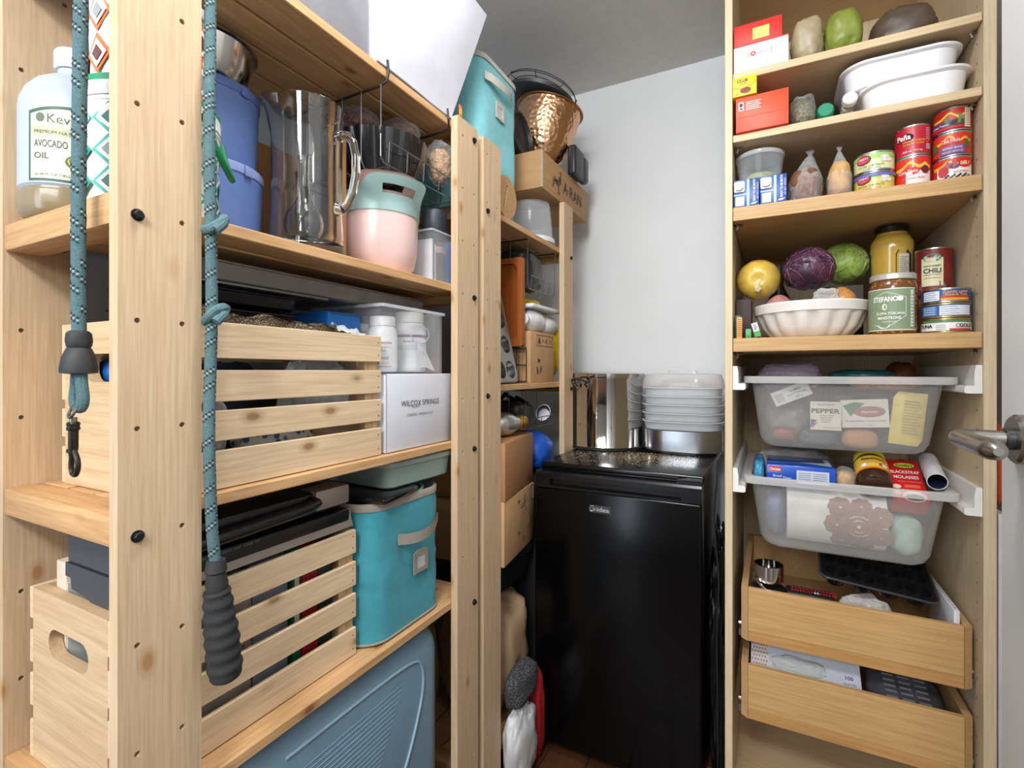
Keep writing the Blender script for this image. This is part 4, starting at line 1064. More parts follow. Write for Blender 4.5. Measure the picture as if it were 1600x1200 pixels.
g.tube([(.0006, .138, .048), (.0006, .142, .026), (.0006, .150, .022)], .0014, INKB, 5); g.tube([(.0006, .142, .026), (.0006, .134, .021)], .0012, INKB, 5)
g.obj('print', t, smooth=0)
g = G(); g.box(-.0005, -.0006, .001, .0015, .010, .1195, film('e8e2d4', .55, .2, .6, 60)); g.obj('tape', t, smooth=0)
t = thing('black_case', 'black plastic case with a grey rounded end on the bird printed carton', 'case', (-.617, 1.662, 1.8342))
BP = mat('26262a', .4, var=.08)
g = G(); g.box(-.032, 0.014, 0, 0, .108, .106, BP, .008, seg=3); g.obj('body', t)
g = G(); g.box(-.032, .1085, .004, .002, .160, .100, mat('46474b', .4), .014, seg=3); g.obj('end_cap', t)
# copper bowl with wire rack
COP = N('hammered_copper'); vo = COP.n('ShaderNodeTexVoronoi', i_Scale=70.0); COP.l(COP.coords(False), vo.inputs['Vector'])
COP.b.inputs['Base Color'].default_value = col('d8a880'); COP.b.inputs['Metallic'].default_value = 1.0; COP.b.inputs['Roughness'].default_value = .22
bp = COP.n('ShaderNodeBump', i_Strength=.55, i_Distance=.004); COP.l(vo.outputs['Distance'], bp.inputs['Height']); COP.l(bp.outputs[0], COP.b.inputs['Normal'])
vx = Vector((-.42, .907, 0)); RT = Matrix.Rotation(math.radians(13), 4, vx)
t = thing('copper_bowl', 'deep hammered copper bowl on the bird printed carton', 'bowl', (-.768, 1.662, 1.8475), rot=RT.to_euler())
g = G(); g.lathe([(.02, .0), (.045, .008), (.066, .030), (.084, .065), (.100, .115), (.110, .170), (.115, .220), (.117, .240), (.113, .242), (.108, .220), (.103, .17), (.093, .116), (.077, .068), (.059, .034), (.04, .015), (.015, .007)], COP.m, 64); g.obj('bowl', t)
g = G(); g.lathe([(.1175, .237), (.124, .238), (.124, .242), (.1175, .2435)], mat('c98d62', .25, 1.0), 64, cap0=False, cap1=False); g.obj('rim', t)
g = G(); g.lathe([(.02, 0), (.118, .0), (.128, .006), (.131, .016), (.127, .016), (.118, .005), (.02, .004)], mat('3a3c3e', .45, .3), 56); o = g.obj('round_tray', loc=(-.7555, 1.667, 2.1085)); o.rotation_euler = (Matrix.Rotation(math.radians(15), 4, vx)).to_euler(); tag(o, 'dark grey round tray between the copper bowl and the wire rack', 'tray')
t = thing('wire_rack', 'round black wire rack lying tilted over the copper bowl', 'rack', (-.752, 1.671, 2.1440), rot=(Matrix.Rotation(math.radians(17), 4, vx)).to_euler())
BW = mat('2b2c2d', .4, .6)
for r, z in ((.136, 0), (.131, .009), (.112, -.002), (.08, -.002), (.045, -.002)):
    g = G(); g.tube([(r * math.cos(2 * pi * i / 48), r * math.sin(2 * pi * i / 48), z) for i in range(48)], .0014, BW, 6, True); g.obj('ring', t)
for k in range(8):
    a = 2 * pi * k / 8 + .3; g = G(); g.tube([(.02 * math.cos(a), .02 * math.sin(a), -.0045), (.134 * math.cos(a), .134 * math.sin(a), -.0035), (.139 * math.cos(a), .139 * math.sin(a), .002), (.133 * math.cos(a), .133 * math.sin(a), .010)], .0013, BW, 6); g.obj('spoke', t)
g = G(); M = frame((-.728, 1.478, 1.9145), (.02, 1, 0), (-.10, 0, .99))
KP = mat('2a2b2e', .5)
g.lathe([(.065, -.045), (.074, -.040), (.077, -.030), (.077, -.004), (.075, 0), (.066, .001), (.064, -.004), (.061, -.010), (.012, -.011), (.009, -.009), (.004, -.009)], KP, 48, M=M)
tag(g.obj('round_cookware'), 'black round deep pan standing on edge in front of the copper bowl', 'pan')

# upturned clear tub on the upper shelf of the back unit
t = thing('plastic_tub', 'upturned clear plastic tub with a white lid on the back upper shelf', 'tub', (-.728, 1.535, Z_E + .0006))
g = G(); TUBM = film('dfe4ea', .13, .10, 0, 40, .5)
g.lathe([(.077, .0185), (.0745, .06), (.069, .125), (.066, .1365), (.058, .140), (.054, .136), (.062, .13), (.067, .12), (.0725, .06), (.0752, .019)], TUBM, 56, cap0=False); g.obj('tub', t)
g = G(); g.lathe([(.079, 0), (.0835, .002), (.0835, .016), (.080, .0182), (.072, .0178)], mat('eceeee', .4), 56); g.obj('lid', t)
# hanging basket under the upper shelf
def hang(label, y0, y1, x0, x1, zs, zb, lip, nw=5):
    t = thing('wire_basket', label, 'basket', (0, 0, 0))
    for yy in (y0, y1):
        g = G()
        for k in range(4):
            x = x1 - k * (x1 - x0) / 4
            g.tube([(x, yy, zs), (x, yy, zb + .01), (x, yy + (.008 if yy == y0 else -.008), zb)], .0012, WR, 6)
        g.tube([(x1, yy, zs), (x0, yy, zs)], .0022, WD, 6); g.obj('side_wires', t)
    g = G()
    for k in range(6): g.tube([(x1 - k * (x1 - x0) / 5, y0 + .006, zb), (x1 - k * (x1 - x0) / 5, y1 - .006, zb)], .0012, WR, 6)
    g.obj('bottom_wires', t)
    g = G(); g.tube([(x1 + .008, y0 + .01, zb + lip), (x1 + .008, y1 - .01, zb + lip)], .0014, WR, 6)
    for k in range(nw):
        y = y0 + .015 + k * (y1 - y0 - .03) / (nw - 1); g.tube([(x1 - .001, y, zb), (x1 + .004, y, zb + .004), (x1 + .008, y, zb + lip)], .0011, WR, 6)
    g.obj('front_lip', t)
    return t
hang('wire basket hung under the back upper shelf holding a dark sack', 1.376, 1.590, -.90, -.662, 1.5342, 1.385, .040)
t = thing('bin_bag', 'black sack with green patches stuffed in the back hanging basket', 'bag', (-.770, 1.484, 1.459))
softbag('sack', None, None, (0, 0, 0), (.092, .090, .066), mat('2c302f', .3, var=.25, bump=.5, bscale=25), 4, .09, 22, parent=t, p=.55)
g = G()
for i, (y, z, c) in enumerate(((-.045, .03, '1f6a52'), (.03, .035, '2a2b2b'), (.055, -.01, 'a8403a'))):
    g.tube([(.083 - abs(y) * .5, y - .02, z - .03), (.088 - abs(y) * .45, y, z), (.074 - abs(y) * .3, y + .02, z + .02)], .0022, mat(c, .5), 6)
g.blob((.062, -.035, .0), (.022, .03, .045), mat('1d5a48', .4, var=.2, bump=.4, bscale=30), 14, 10); g.obj('green_lining', t)

# lower shelf of the back unit
t = thing('muffin_tin', 'grey metal muffin tin standing on edge behind the second post', 'muffin tin', (-.6615, 1.068, Z_F + .0065), rot=(0, math.radians(-13.5), 0))
MT = mat('93918f', .3, .95, .04, 12)
W_, H_ = .244, .372
cups = [(.035 + .058 * i, .036 + .075 * j) for i in range(4) for j in range(5)]
g = G(); g.prism([(a, b) for a, b, _ in rrect(W_ / 2, H_ / 2, W_ / 2, H_ / 2, .02, 0)], [rod(u, v_, .0262, 28) for u, v_ in cups], .0016, MT, FX(0, 0, 0))
rim_ = [(.0008, a, b) for a, b, _ in rrect(W_ / 2, H_ / 2, W_ / 2, H_ / 2, .02, 0)]
g.tube(rim_, .003, MT, 6, True); g.obj('plate', t)
c0 = None
for u, v_ in cups:
    if c0 is None:
        g = G(); M = FX(0, 0, 0)
        g.lathe([(.0262, .0014), (.0252, -.004), (.0205, -.026), (.0185, -.028), (.002, -.028)], MT, 28, M=M, cap0=False); c0 = g.obj('cup', t, loc=(0, u, v_))
    else: inst(c0, t, (0, u, v_))
ORW = wood('b0622c', '7a3a14', 'z', .45, 60, False, .7)
t = thing('wooden_tray', 'reddish brown wooden tray standing behind the muffin tin', 'tray', (-.838, 1.352, 1.2065))
g = G(); g.prism([(a, b) for a, b, _ in rrect(.085, .135, .085, .135, .006, 0)], [[(a, b) for a, b, _ in rrect(.085, .135, .068, .118, .022, 0)]], .018, ORW, FY(0, .018, 0)); g.obj('frame', t, smooth=30)
g = G(); g.box(.016, .010, .016, .154, .018, .254, wood('a5551f', '7a3a14', 'z', .45, 60, False, .7)); g.obj('base', t, smooth=0)
t = thing('wire_caddy', 'small black wire caddy under the wooden tray', 'caddy', (-.835, 1.333, Z_F + .001))
g = G()
for z in (.004, .055, .108): g.tube([(0, 0, z), (.165, 0, z), (.165, .05, z), (0, .05, z)], .002, BW, 6, True)
for k in range(6):
    for yy in (0, .05): g.tube([(k * .033, yy, .003), (k * .033, yy, .110)], .0013, BW, 6)
g.obj('frame', t)
t = thing('cardboard_box', 'small brown carton with recycling marks on the back lower shelf', 'box', (-.660, 1.394, Z_F + .0006))
g = G(); g.box(-.085, 0, 0, 0, .188, .162, mat('c3986b', .75, var=.04, scale=18, bump=.08, bscale=60), .0015); g.obj('carton', t)
g = G(); M = FX(0, 0, 0); IB = mat('40362c', .7)
g.tube([(.0006, .045, .118), (.0006, .172, .118), (.0006, .172, .152), (.0006, .045, .152)], .0006, IB, 4, True)
g.text('II', .02, IB, M, .120, .127, bold=.02); g.text('+', .02, IB, M, .093, .128, bold=.02); g.text('Y', .018, IB, M, .154, .127, bold=.02); g.oval(.065, .130, .010, .006, IB, M); g.poly([(.057, .136), (.073, .136), (.065, .148)], IB, M)
cy_, cz_ = .063, .050
for k in range(3):
    a = pi / 2 + k * 2 * pi / 3
    P = lambda r, b: (cy_ + r * math.cos(a + b) * .9, cz_ + r * 1.25 * math.sin(a + b))
    g.poly([P(.022, -.55), P(.022, .30), P(.013, .35), P(.013, -.5)][::-1] if False else [P(.013, -.5), P(.013, .35), P(.022, .30), P(.022, -.55)][::-1], IB, M); g.poly([P(.027, .25), P(.010, .30), P(.018, .75)], IB, M); 
g.obj('print', t, smooth=0)
g = G(); g.rect(.088, .004, .126, .055, mat('b5854f', .4), M); g.obj('tape', t, smooth=0)
t = thing('jug', 'white plastic bottle lying on the carton with recycling marks', 'bottle', (-.690, 1.427, Z_F + .1995))
g = G(); M = frame((0, 0, 0), (1, .12, 0), (0, 0, 1))
g.lathe([(.030, -.09), (.036, -.085), (.036, -.02), (.030, 0), (.018, .014), (.015, .02)], mat('e6e7e8', .35), 32, M=M); g.obj('bottle', t)
g = G(); g.lathe([(.017, .0205), (.018, .022), (.018, .036), (.016, .038)], mat('f0f1f2', .4), 28, M=M); g.obj('cap', t)
t = thing('jug', 'second white bottle lying on the carton, its tip pointing out', 'bottle', (-.692, 1.534, Z_F + .1935))
g = G(); M = frame((0, 0, 0), (1, .03, 0), (0, 0, 1))
g.lathe([(.025, -.09), (.030, -.085), (.030, -.02), (.024, -.004), (.014, .004)], mat('dfe0e2', .35), 28, M=M); g.obj('bottle', t)
g = G(); g.lathe([(.013, .0045), (.0135, .006), (.007, .032), (.0055, .034)], mat('eceeee', .4), 24, M=M); g.obj('nozzle', t)
g = G(); g.box(-.88, 1.402, 0, -.655, 1.640, .012, mat('e9eaec', .4), .003)
o = g.obj('white_board', loc=(0, 0, Z_F + .2375)); tag(o, 'white plastic board lying over the white bottles and yellow bag', 'board')
t = thing('yellow_bag', 'bright yellow plastic bag behind the carton with recycling marks', 'bag', (-.830, 1.53, Z_F + .1225))
YEL = mat('e3c314', .35, var=.05, bump=.35, bscale=40)
g = G(); g.blob((0, 0, 0), (.080, .11, .108), YEL, 30, 18, lambda d: 1 + .06 * noise.noise(d * 5), p=.7)
g.blob((.098, .134, .0), (.058, .044, .108), YEL, 20, 16, lambda d: 1 + .1 * noise.noise(d * 6), p=.7)
g.blob((.02, .06, .150), (.10, .07, .10), YEL, 24, 14, lambda d: 1 + .12 * noise.noise(d * 5), p=.8) if False else None
g.obj('sack', t, smooth=60)
g = G(); g.text('food.', .030, mat('b8281e', .5), FX(.0825, -.02, .068), 0, 0, bold=.03); g.obj('lettering', t, smooth=0)
softbag('yellow_bag', 'slack yellow bag lying folded on the white plastic board', 'bag', (-.80, 1.545, Z_F + .2705), (.09, .075, .0185), YEL, 3, .12, 18)

# hanging basket and gadgets under the lower shelf
hang('wire basket hung under the back lower shelf full of kitchen gadgets', 1.375, 1.585, -.90, -.668, 1.0712, .952, .030)
for i, (y, c, sz, lb) in enumerate(((1.425, '2a2b2d', (.07, .038, .040), 'black hand mixer body in the gadget basket'), (1.505, '4a4b4d', (.06, .026, .034), 'grey plastic gadget in the middle of the gadget basket'))):
    t = thing('gadget', lb, 'gadget', (-.765, y, .956 + sz[2]))
    softbag('casing', None, None, (0, 0, 0), sz, mat(c, .35, var=.1), 3 + i, .05, 10, parent=t, p=.6)
    g = G(); g.tube([(-.03, 0, sz[2] * .8), (0, 0, sz[2] * 1.5), (.04, 0, sz[2] * .9)], .008, mat('1c1c1d', .4), 10); g.obj('grip', t)
t = thing('measuring_cup', 'small steel cup tipped in the gadget basket', 'cup', (-.69, 1.560, .986)); M = frame((0, 0, 0), (.6, .3, .3), (-.3, .1, .9))
g = G(); g.lathe([(.018, -.03), (.022, -.028), (.026, .02), (.0245, .02), (.02, -.026)], mat('77767a', .4, .9), 32, M=M); g.obj('cup', t)
t = thing('whisk', 'wire whisk lying at the left of the gadget basket', 'whisk', (-.80, 1.235, .962))
g = G()
for k in range(6):
    a = pi * k / 6; P = []
    for i in range(17):
        f = i / 16; b = f * 2 * pi; rr = .026 * math.sin(b / 2) * (1 if f < .5 else 1); l = .05 * (1 - math.cos(b)) * 1.0
        s_ = math.sin(b); P.append((.02 * s_ * math.cos(a), -.06 + l, .02 * s_ * math.sin(a) + .010))
    g.tube(P, .0012, mat('b4a79a', .3, .9), 6)
g.obj('wires', t)
g = G(); g.tube([(0, -.065, .010), (0, -.13, .012)], [.007, .009], mat('2a2a2c', .5), 12); g.obj('handle', t)

# cartons and soft things stacked in the narrow gap beside the fridge
PC = mat('a97b50', .75, var=.05, scale=18, bump=.1, bscale=60)
t = thing('cardboard_box', 'plain brown carton under the silver bulb, beside the fridge', 'box', (-.6195, 1.153, .7865), math.radians(9))
g = G(); g.box(-.22, 0, 0, 0, .262, .152, PC, .002); g.obj('carton', t)
t = thing('cardboard_box', 'brown carton printed with a juicer drawing, under the plain carton', 'box', (-.622, 1.153, .612), math.radians(7.5))
g = G(); g.box(-.22, 0, 0, 0, .260, .173, mat('c39a6e', .75, var=.04, scale=18, bump=.08, bscale=60), .002); g.obj('carton', t)
g = G(); M = FX(0, .034, 0); pr_ = mat('6a5138', .7); J = lambda pts, c=False: g.tube([(.0006, a, b) for a, b in pts], .0008, pr_, 4, c)
J([(.150, .040), (.150, .108), (.160, .112), (.164, .125), (.160, .140), (.176, .140), (.172, .125), (.176, .112), (.186, .108)]); J([(.150, .040), (.180, .036), (.180, .070)]); J([(.190, .060), (.204, .066), (.204, .098), (.194, .092)], True)
J([(a, b) for a, b in rod(.176, .100, .011, 16)], True); J([(a, b) for a, b in rod(.168, .146, .009, 14)], True); g.poly([(.166, .044), (.182, .050), (.182, .055), (.166, .050)], pr_, M)
for k in range(2): g.rect(.098, .130 - .008 * k, .142, .1335 - .008 * k, pr_, M)
for x, z in ((.118, .024), (.198, .030), (.075, .14), (.075, .05)): g.rect(x, z, x + .010, z + .012, pr_, M); g.rect(x + .013, z + .003, x + .024, z + .006, pr_, M)
g.rect(.206, .128, .218, .165, mat('dfe2e4', .5), M); g.obj('print', t, smooth=0)
t = thing('soda_cylinder', 'silver bulb shaped bottle with a brass fitting on the plain carton', 'bottle', (-.690, 1.292, .9755))
g = G(); M = frame((0, 0, 0), (-.75, .5, 0), (0, 0, 1)) 
dirv = Vector((.42, .90, 0)).normalized(); M = Matrix.Translation((0, 0, 0)) @ dirv.to_track_quat('Z', 'Y').to_matrix().to_4x4()
g.lathe([(.005, -.05), (.024, -.047), (.034, -.030), (.036, -.012), (.033, .008), (.024, .026), (.020, .036), (.020, .040)], mat('c9c9cb', .25, .85), 36, M=M); g.obj('body', t)
g = G(); BRS = mat('b8904a', .3, .9)
g.lathe([(.021, .0405), (.0235, .042), (.0235, .050), (.020, .052), (.0225, .054), (.0225, .066), (.012, .068), (.012, .074)], BRS, 12, M=M); g.obj('brass_fitting', t)
GRN = speckle('16181b', '7c8288', 320, .35, .10, 0)
t = thing('roasting_pan', 'black speckled enamel roasting pan under the juicer carton', 'pan', (-.775, 1.292, .5012))
g = G(); g.loft([rrect(0, 0, .095, .105, .05, 0), rrect(0, 0, .108, .118, .055, .01), rrect(0, 0, .122, .132, .06, .085), rrect(0, 0, .126, .136, .06, .088), rrect(0, 0, .124, .134, .06, .100), rrect(0, 0, .105, .115, .055, .110)], GRN); g.obj('pan', t)
softbag('paper_bag', 'tan paper bag of goods squeezed between the post and the fridge', 'bag', (-.768, 1.292, .316), (.116, .120, .176), mat('b39573', .8, var=.05, bump=.4, bscale=30), 2, .15, 22)
softbag('towel', 'fluffy grey speckled towel in the gap left of the fridge', 'towel', (-.610, 1.228, .274), (.029, .076, .050), speckle('3c3d41', 'b9b9bd', 330, .95, .2, .9), 6, .10, 20)
softbag('plastic_bag', 'white carrier bag under the grey towel left of the fridge', 'bag', (-.608, 1.218, .112), (.030, .072, .108), mat('d9dadc', .35, bump=.5, bscale=30), 7, .16, 16)
softbag('red_bag', 'red bag beside the white carrier bag left of the fridge', 'bag', (-.612, 1.324, .132), (.026, .026, .128), mat('a31d22', .5, bump=.4, bscale=40), 9, .12, 16)
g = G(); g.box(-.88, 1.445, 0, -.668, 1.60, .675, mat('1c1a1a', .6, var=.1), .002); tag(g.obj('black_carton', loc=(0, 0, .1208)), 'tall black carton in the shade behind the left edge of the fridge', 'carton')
softbag('blue_sack', 'bright blue nylon sack squeezed behind the left edge of the fridge', 'bag', (-.735, 1.520, .866), (.088, .066, .064), mat('1553b8', .45, var=.1, bump=.5, bscale=22), 5, .08, 9)

# ================================================================== black bar fridge
FX0, FX1, FY0, FY1, FZ1 = -.625, -.158, 1.355, 1.865, .853
t = thing('bar_fridge', 'glossy black bar fridge against the back wall', 'fridge', (0, 0, 0))
FB1 = mat('050506', .19, var=0.0, spec=.3); FB2 = mat('131315', .3, var=.05); FB3 = mat('101012', .22)
g = G(); g.box(FX0 + .002, FY0 + .054, .012, FX1 - .002, FY1, FZ1 - .002, FB2, .004); g.obj('body', t)
g = G(); g.box(FX0 - .003, FY0 + .045, FZ1 - .0175, FX1 + .003, FY1, FZ1, FB3, .006, seg=3)
g.obj('top_panel', t)
g = G(); g.box(FX0, FY0, .035, FX1, FY0 + .048, FZ1 - .066, FB1, .005, seg=3); g.obj('door', t)
g = G()
# handle cap across the top of the door: a channel with a finger recess
sec_ = [(0, 0), (.048, 0), (.048, .046), (.004, .046), (0, .040), (0, .026), (.016, .022), (.016, .010), (0, .006)]
for (xa, xb, s2) in ((FX0, FX0 + .045, [(0, 0), (.048, 0), (.048, .046), (.004, .046), (0, .040)]), (FX0 + .045, FX1 - .05, sec_), (FX1 - .05, FX1, [(0, 0), (.048, 0), (.048, .046), (.004, .046), (0, .040)])):
    n = len(s2)
    vs = [(xa, FY0 + a, FZ1 - .0655 + b) for a, b in s2] + [(xb, FY0 + a, FZ1 - .0655 + b) for a, b in s2]
    g.add(vs, [tuple(range(n - 1, -1, -1))[::-1], tuple(range(n, 2 * n))[::-1]] + [(i, (i + 1) % n, (i + 1) % n + n, i + n)[::-1] for i in range(n)], FB3)
g.obj('door_handle', t, smooth=0)
g = G(); g.prism([(0, 0), (.062, 0), (.062, .030), (.022, .030)], [], .010, FB3, frame((FX1 - .064, FY0 + .012, FZ1 - .0185), (1, 0, 0), (0, 1, 0))); g.obj('hinge_cover', t, smooth=0)
M = FY(-.425, FY0 - .0003, .742)
b = G(); b.box(-.031, -.0015, -.0105, .031, -.0002, .0105, mat('55565a', .3, .6), 0, Matrix.Translation((-.425, FY0, .742)))
SV = mat('d6d7da', .25, .6)
b.text('idea', .018, SV, M, .009, -.0058, bold=.012, z=.0024, wide=.034); bd = [(-.0235 + .0075 * math.cos(a), .0005 + .0075 * math.sin(a)) for a in [.6 + i * 5.2 / 20 for i in range(21)]]
b.tube([tuple(M @ Vector((x, y, .002))) for x, y in bd], .0008, SV, 5)
b.tube([tuple(M @ Vector((x, y, .002))) for x, y in ((-.022, -.0055), (-.020, .003), (-.0155, -.003), (-.0115, .003), (-.0095, -.0055))], .0010, SV, 5); b.obj('badge', t, smooth=0)
g = G()
for x in (FX0 + .04, FX1 - .04):
    for y in (FY0 + .09, FY1 - .04): g.lathe([(.018, 0), (.018, .012)], DARK, 16, (x, y, 0))
g.obj('feet', t)
# spilled crumbs
g = G(); CR = [mat('8d8372', .8), mat('b09a66', .8), mat('5d584e', .8), mat('c9c0ae', .8)]
for i in range(2600):
    if i < 1100: x, y = random.gauss(-.36, .055), random.gauss(1.62, .055)
    else: x, y = random.uniform(-.60, -.20), random.uniform(1.46, 1.74)
    if (x + .553) ** 2 + (y - 1.817) ** 2 < .153 ** 2 or (-.412 < x and y > 1.712): continue
    if not (-.61 < x < -.18 and 1.43 < y < 1.80): continue
    s_ = random.uniform(.0009, .0026); a = random.uniform(0, 6.28); h = random.uniform(.0004, .0012)
    dx, dy = s_ * math.cos(a), s_ * math.sin(a)
    z0 = FZ1 + .0001
    g.add([(x + dx, y + dy, z0), (x - dy * .6, y + dx * .6, z0), (x - dx, y - dy, z0), (x, y, z0 + h)], [(0, 1, 3), (1, 2, 3), (2, 0, 3)], CR[1] if i < 1100 and i % 3 else CR[i % 4])
tag(g.obj('crumbs', smooth=0), 'grey and tan crumbs spilled over the top of the black fridge', 'crumbs', kind='stuff')

# stock pot
t = thing('stock_pot', 'tall polished steel stock pot on the left of the fridge top', 'pot', (-.553, 1.817, FZ1 + .0005))
PS = mat('d3d0cc', .07, 1.0, 0.0); PR = .1455
g = G(); g.lathe([(PR * .93, 0), (PR * .99, .002), (PR * 1.0, .008), (PR * .985, .012), (PR * .985, .245), (PR, .249), (PR, .252), (PR * .96, .252)], PS, 72); g.obj('pot', t)
g = G(); g.lathe([(PR * 1.0, -.0), (PR * 1.015, .001), (PR * 1.015, .009), (PR * 1.0, .010)], mat('3c3b3c', .35, .5), 72, cap0=False, cap1=False); g.obj('base_ring', t)
g = G(); g.lathe([(PR * 1.015, .2525), (PR * 1.02, .256), (PR * 1.02, .268), (PR * .98, .2705), (PR * .6, .276), (.02, .279)], PS, 72); g.obj('lid', t)
g = G(); hd2 = Vector((-.28, -.96, 0)).normalized(); sd = Vector((hd2.y, -hd2.x, 0))
for s_ in (-1, 1):
    p0 = hd2 * (PR * .985) + sd * .022 * s_
    g.tube([tuple(p0 + Vector((0, 0, .215))), tuple(p0 + hd2 * .004 + Vector((0, 0, .245)))], .004, PS, 10)
    g.tube([tuple(p0 + hd2 * .002 + Vector((0, 0, .222))), tuple(p0 + hd2 * .018 + Vector((0, 0, .236)))], .0045, PS, 10)
P = [hd2 * (PR + .003) + sd * .024 + Vector((0, 0, .236)), hd2 * (PR + .022) + sd * .026 + Vector((0, 0, .243)), hd2 * (PR + .028) + sd * .014 + Vector((0, 0, .249)), hd2 * (PR + .028) - sd * .014 + Vector((0, 0, .249)), hd2 * (PR + .022) - sd * .026 + Vector((0, 0, .243)), hd2 * (PR + .003) - sd * .024 + Vector((0, 0, .236))]
g.tube(smooth(P, 5), .0042, mat('4a4640', .35, .6), 10); g.obj('pot_handle', t)

# food steamer: steel base under stacked clear baskets
t = thing('food_steamer', 'oval food steamer with stacked clear plastic baskets on a steel base', 'steamer', (-.273, 1.818, FZ1 + .0005))
g = G(); hw, hdp = .129, .098
g.loft([rrect(0, 0, hw - .006, hdp - .006, .075, 0, 10), rrect(0, 0, hw, hdp, .08, .008, 10), rrect(0, 0, hw, hdp, .08, .076, 10), rrect(0, 0, hw - .01, hdp - .01, .075, .0785, 10)], mat('c4c5c8', .24, 1.0, .02, 30, stretch=(1, 1, 30))); g.obj('base', t)
g = G(); g.loft([rrect(0, 0, hw - .012, hdp - .012, .07, -.0004, 8), rrect(0, 0, hw - .01, hdp - .01, .07, .004, 8)], DARK); g.obj('feet', t)
BSK = film('dfe3e6', .48, .18, 0, 40, .35); BSR = film('eef1f3', .72, .2, 0, 40, .25)
z = .079
for k in range(5):
    b = G()
    b.loft([rrect(0, 0, hw - .005, hdp - .005, .075, z, 10), rrect(0, 0, hw - .003, hdp - .003, .078, z + .012, 10), rrect(0, 0, hw + .001, hdp + .001, .08, z + .0275, 10), rrect(0, 0, hw - .002, hdp - .002, .078, z + .0275, 10), rrect(0, 0, hw - .007, hdp - .007, .074, z + .003, 10)], BSK, False, True)
    bo = b.obj('basket', t)
    r = G(); r.loft([rrect(0, 0, hw + .001, hdp + .001, .08, z + .0245, 10), rrect(0, 0, hw + .0055, hdp + .0055, .084, z + .0255, 10), rrect(0, 0, hw + .0055, hdp + .0055, .084, z + .0275, 10), rrect(0, 0, hw + .001, hdp + .001, .08, z + .0280, 10)], BSR, False, False); r.obj('rim', bo)
    z += .0285
LIDM = film('e6dcd8', .25, .1, 0, 40, .6)
b = G(); b.loft([rrect(0, 0, hw + .005, hdp + .005, .084, z, 10), rrect(0, 0, hw + .003, hdp + .003, .082, z + .022, 10), rrect(0, 0, hw - .004, hdp - .004, .076, z + .043, 10), rrect(0, 0, hw - .012, hdp - .012, .07, z + .047, 10)], LIDM, False, True); b.obj('lid', t)
b = G(); b.loft([rrect(0, 0, .05, .012, .011, z + .0472, 6), rrect(0, 0, .046, .010, .009, z + .058, 6)], LIDM, False, True); b.obj('lid_handle', t)

# cords and a dark sack in the slot between the fridge and the cabinet
g = G(); g.tube(smooth([(-.120, 1.36, .905), (-.122, 1.358, .85), (-.128, 1.36, .78), (-.126, 1.362, .70), (-.118, 1.36, .60), (-.122, 1.36, .45), (-.120, 1.36, .12), (-.125, 1.37, .004)], 5), .0024, mat('17171a', .5), 8); tag(g.obj('power_cord'), 'black power cord hanging between the fridge and the cabinet', 'cord')
softbag('black_sack', 'crumpled shiny black sack stuffed between the fridge and the cabinet', 'bag', (-.128, 1.50, .345), (.024, .11, .345), mat('0e0e10', .22, bump=.6, bscale=45), 6, .16, 40)
# ================================================================== food in the tall cabinet
def Xat(px, Y): return at(px, 600, Y=Y).x
# ---- top shelf
t = thing('rice_carton', 'white rice carton with red logo lying at the left of the topmost shelf', 'carton', (-.082, 1.336, S1 + .0006))
g = G(); g.box(0, 0, 0, .118, .19, .064, mat('eceaf0', .5), .001); g.obj('box', t)
g = G(); M = FY(0, 0, 0); RD = mat('b5202a', .5); GYT = mat('8f8f98', .5)
g.rect(0, .061, .118, .064, RD, M); g.rect(0, 0, .0012, .064, RD, M); g.oval(.043, .038, .0058, .0058, RD, M); g.text('A', .0085, mat('ffffff', .5), M, .043, .035, bold=.02, z=.0012); g.text('AGENCO', .0105, GYT, M, .062, .034, wide=.031)
g.text('{', .018, GYT, M, .033, .033); g.text('}', .018, GYT, M, .082, .033); g.text('ARBORIO RICE', .0105, mat('b9b9c2', .5), M, .058, .012, wide=.064); g.obj('print', t, smooth=0)
t = thing('red_carton', 'red carton lying on the white rice carton', 'carton', (-.082, 1.345, S1 + .0652))
g = G(); g.box(0, 0, 0, .105, .16, .055, mat('d5291c', .5), .001); g.obj('box', t)
g = G(); g.rect(.042, .012, .078, .040, mat('e9c36a', .5), FY(0, 0, 0)); g.obj('print', t, smooth=0)
softbag('food_pouch', 'tan pouch on the topmost shelf beside the rice carton', 'pouch', (.077, 1.40, S1 + .062), (.034, .045, .056), mat('a89878', .4, var=.15, bump=.3, bscale=60), 3, .08, 10)
softbag('food_pouch', 'olive green pouch on the topmost shelf right of the tan pouch', 'pouch', (.150, 1.40, S1 + .059), (.038, .045, .053), mat('7f8a35', .4, var=.15, bump=.3, bscale=60), 5, .08, 10)
softbag('food_pouch', 'dark pouch at the right of the topmost shelf', 'pouch', (.27, 1.45, S1 + .058), (.06, .055, .051), mat('57493c', .45, var=.1, bump=.3, bscale=60), 8, .08, 10)

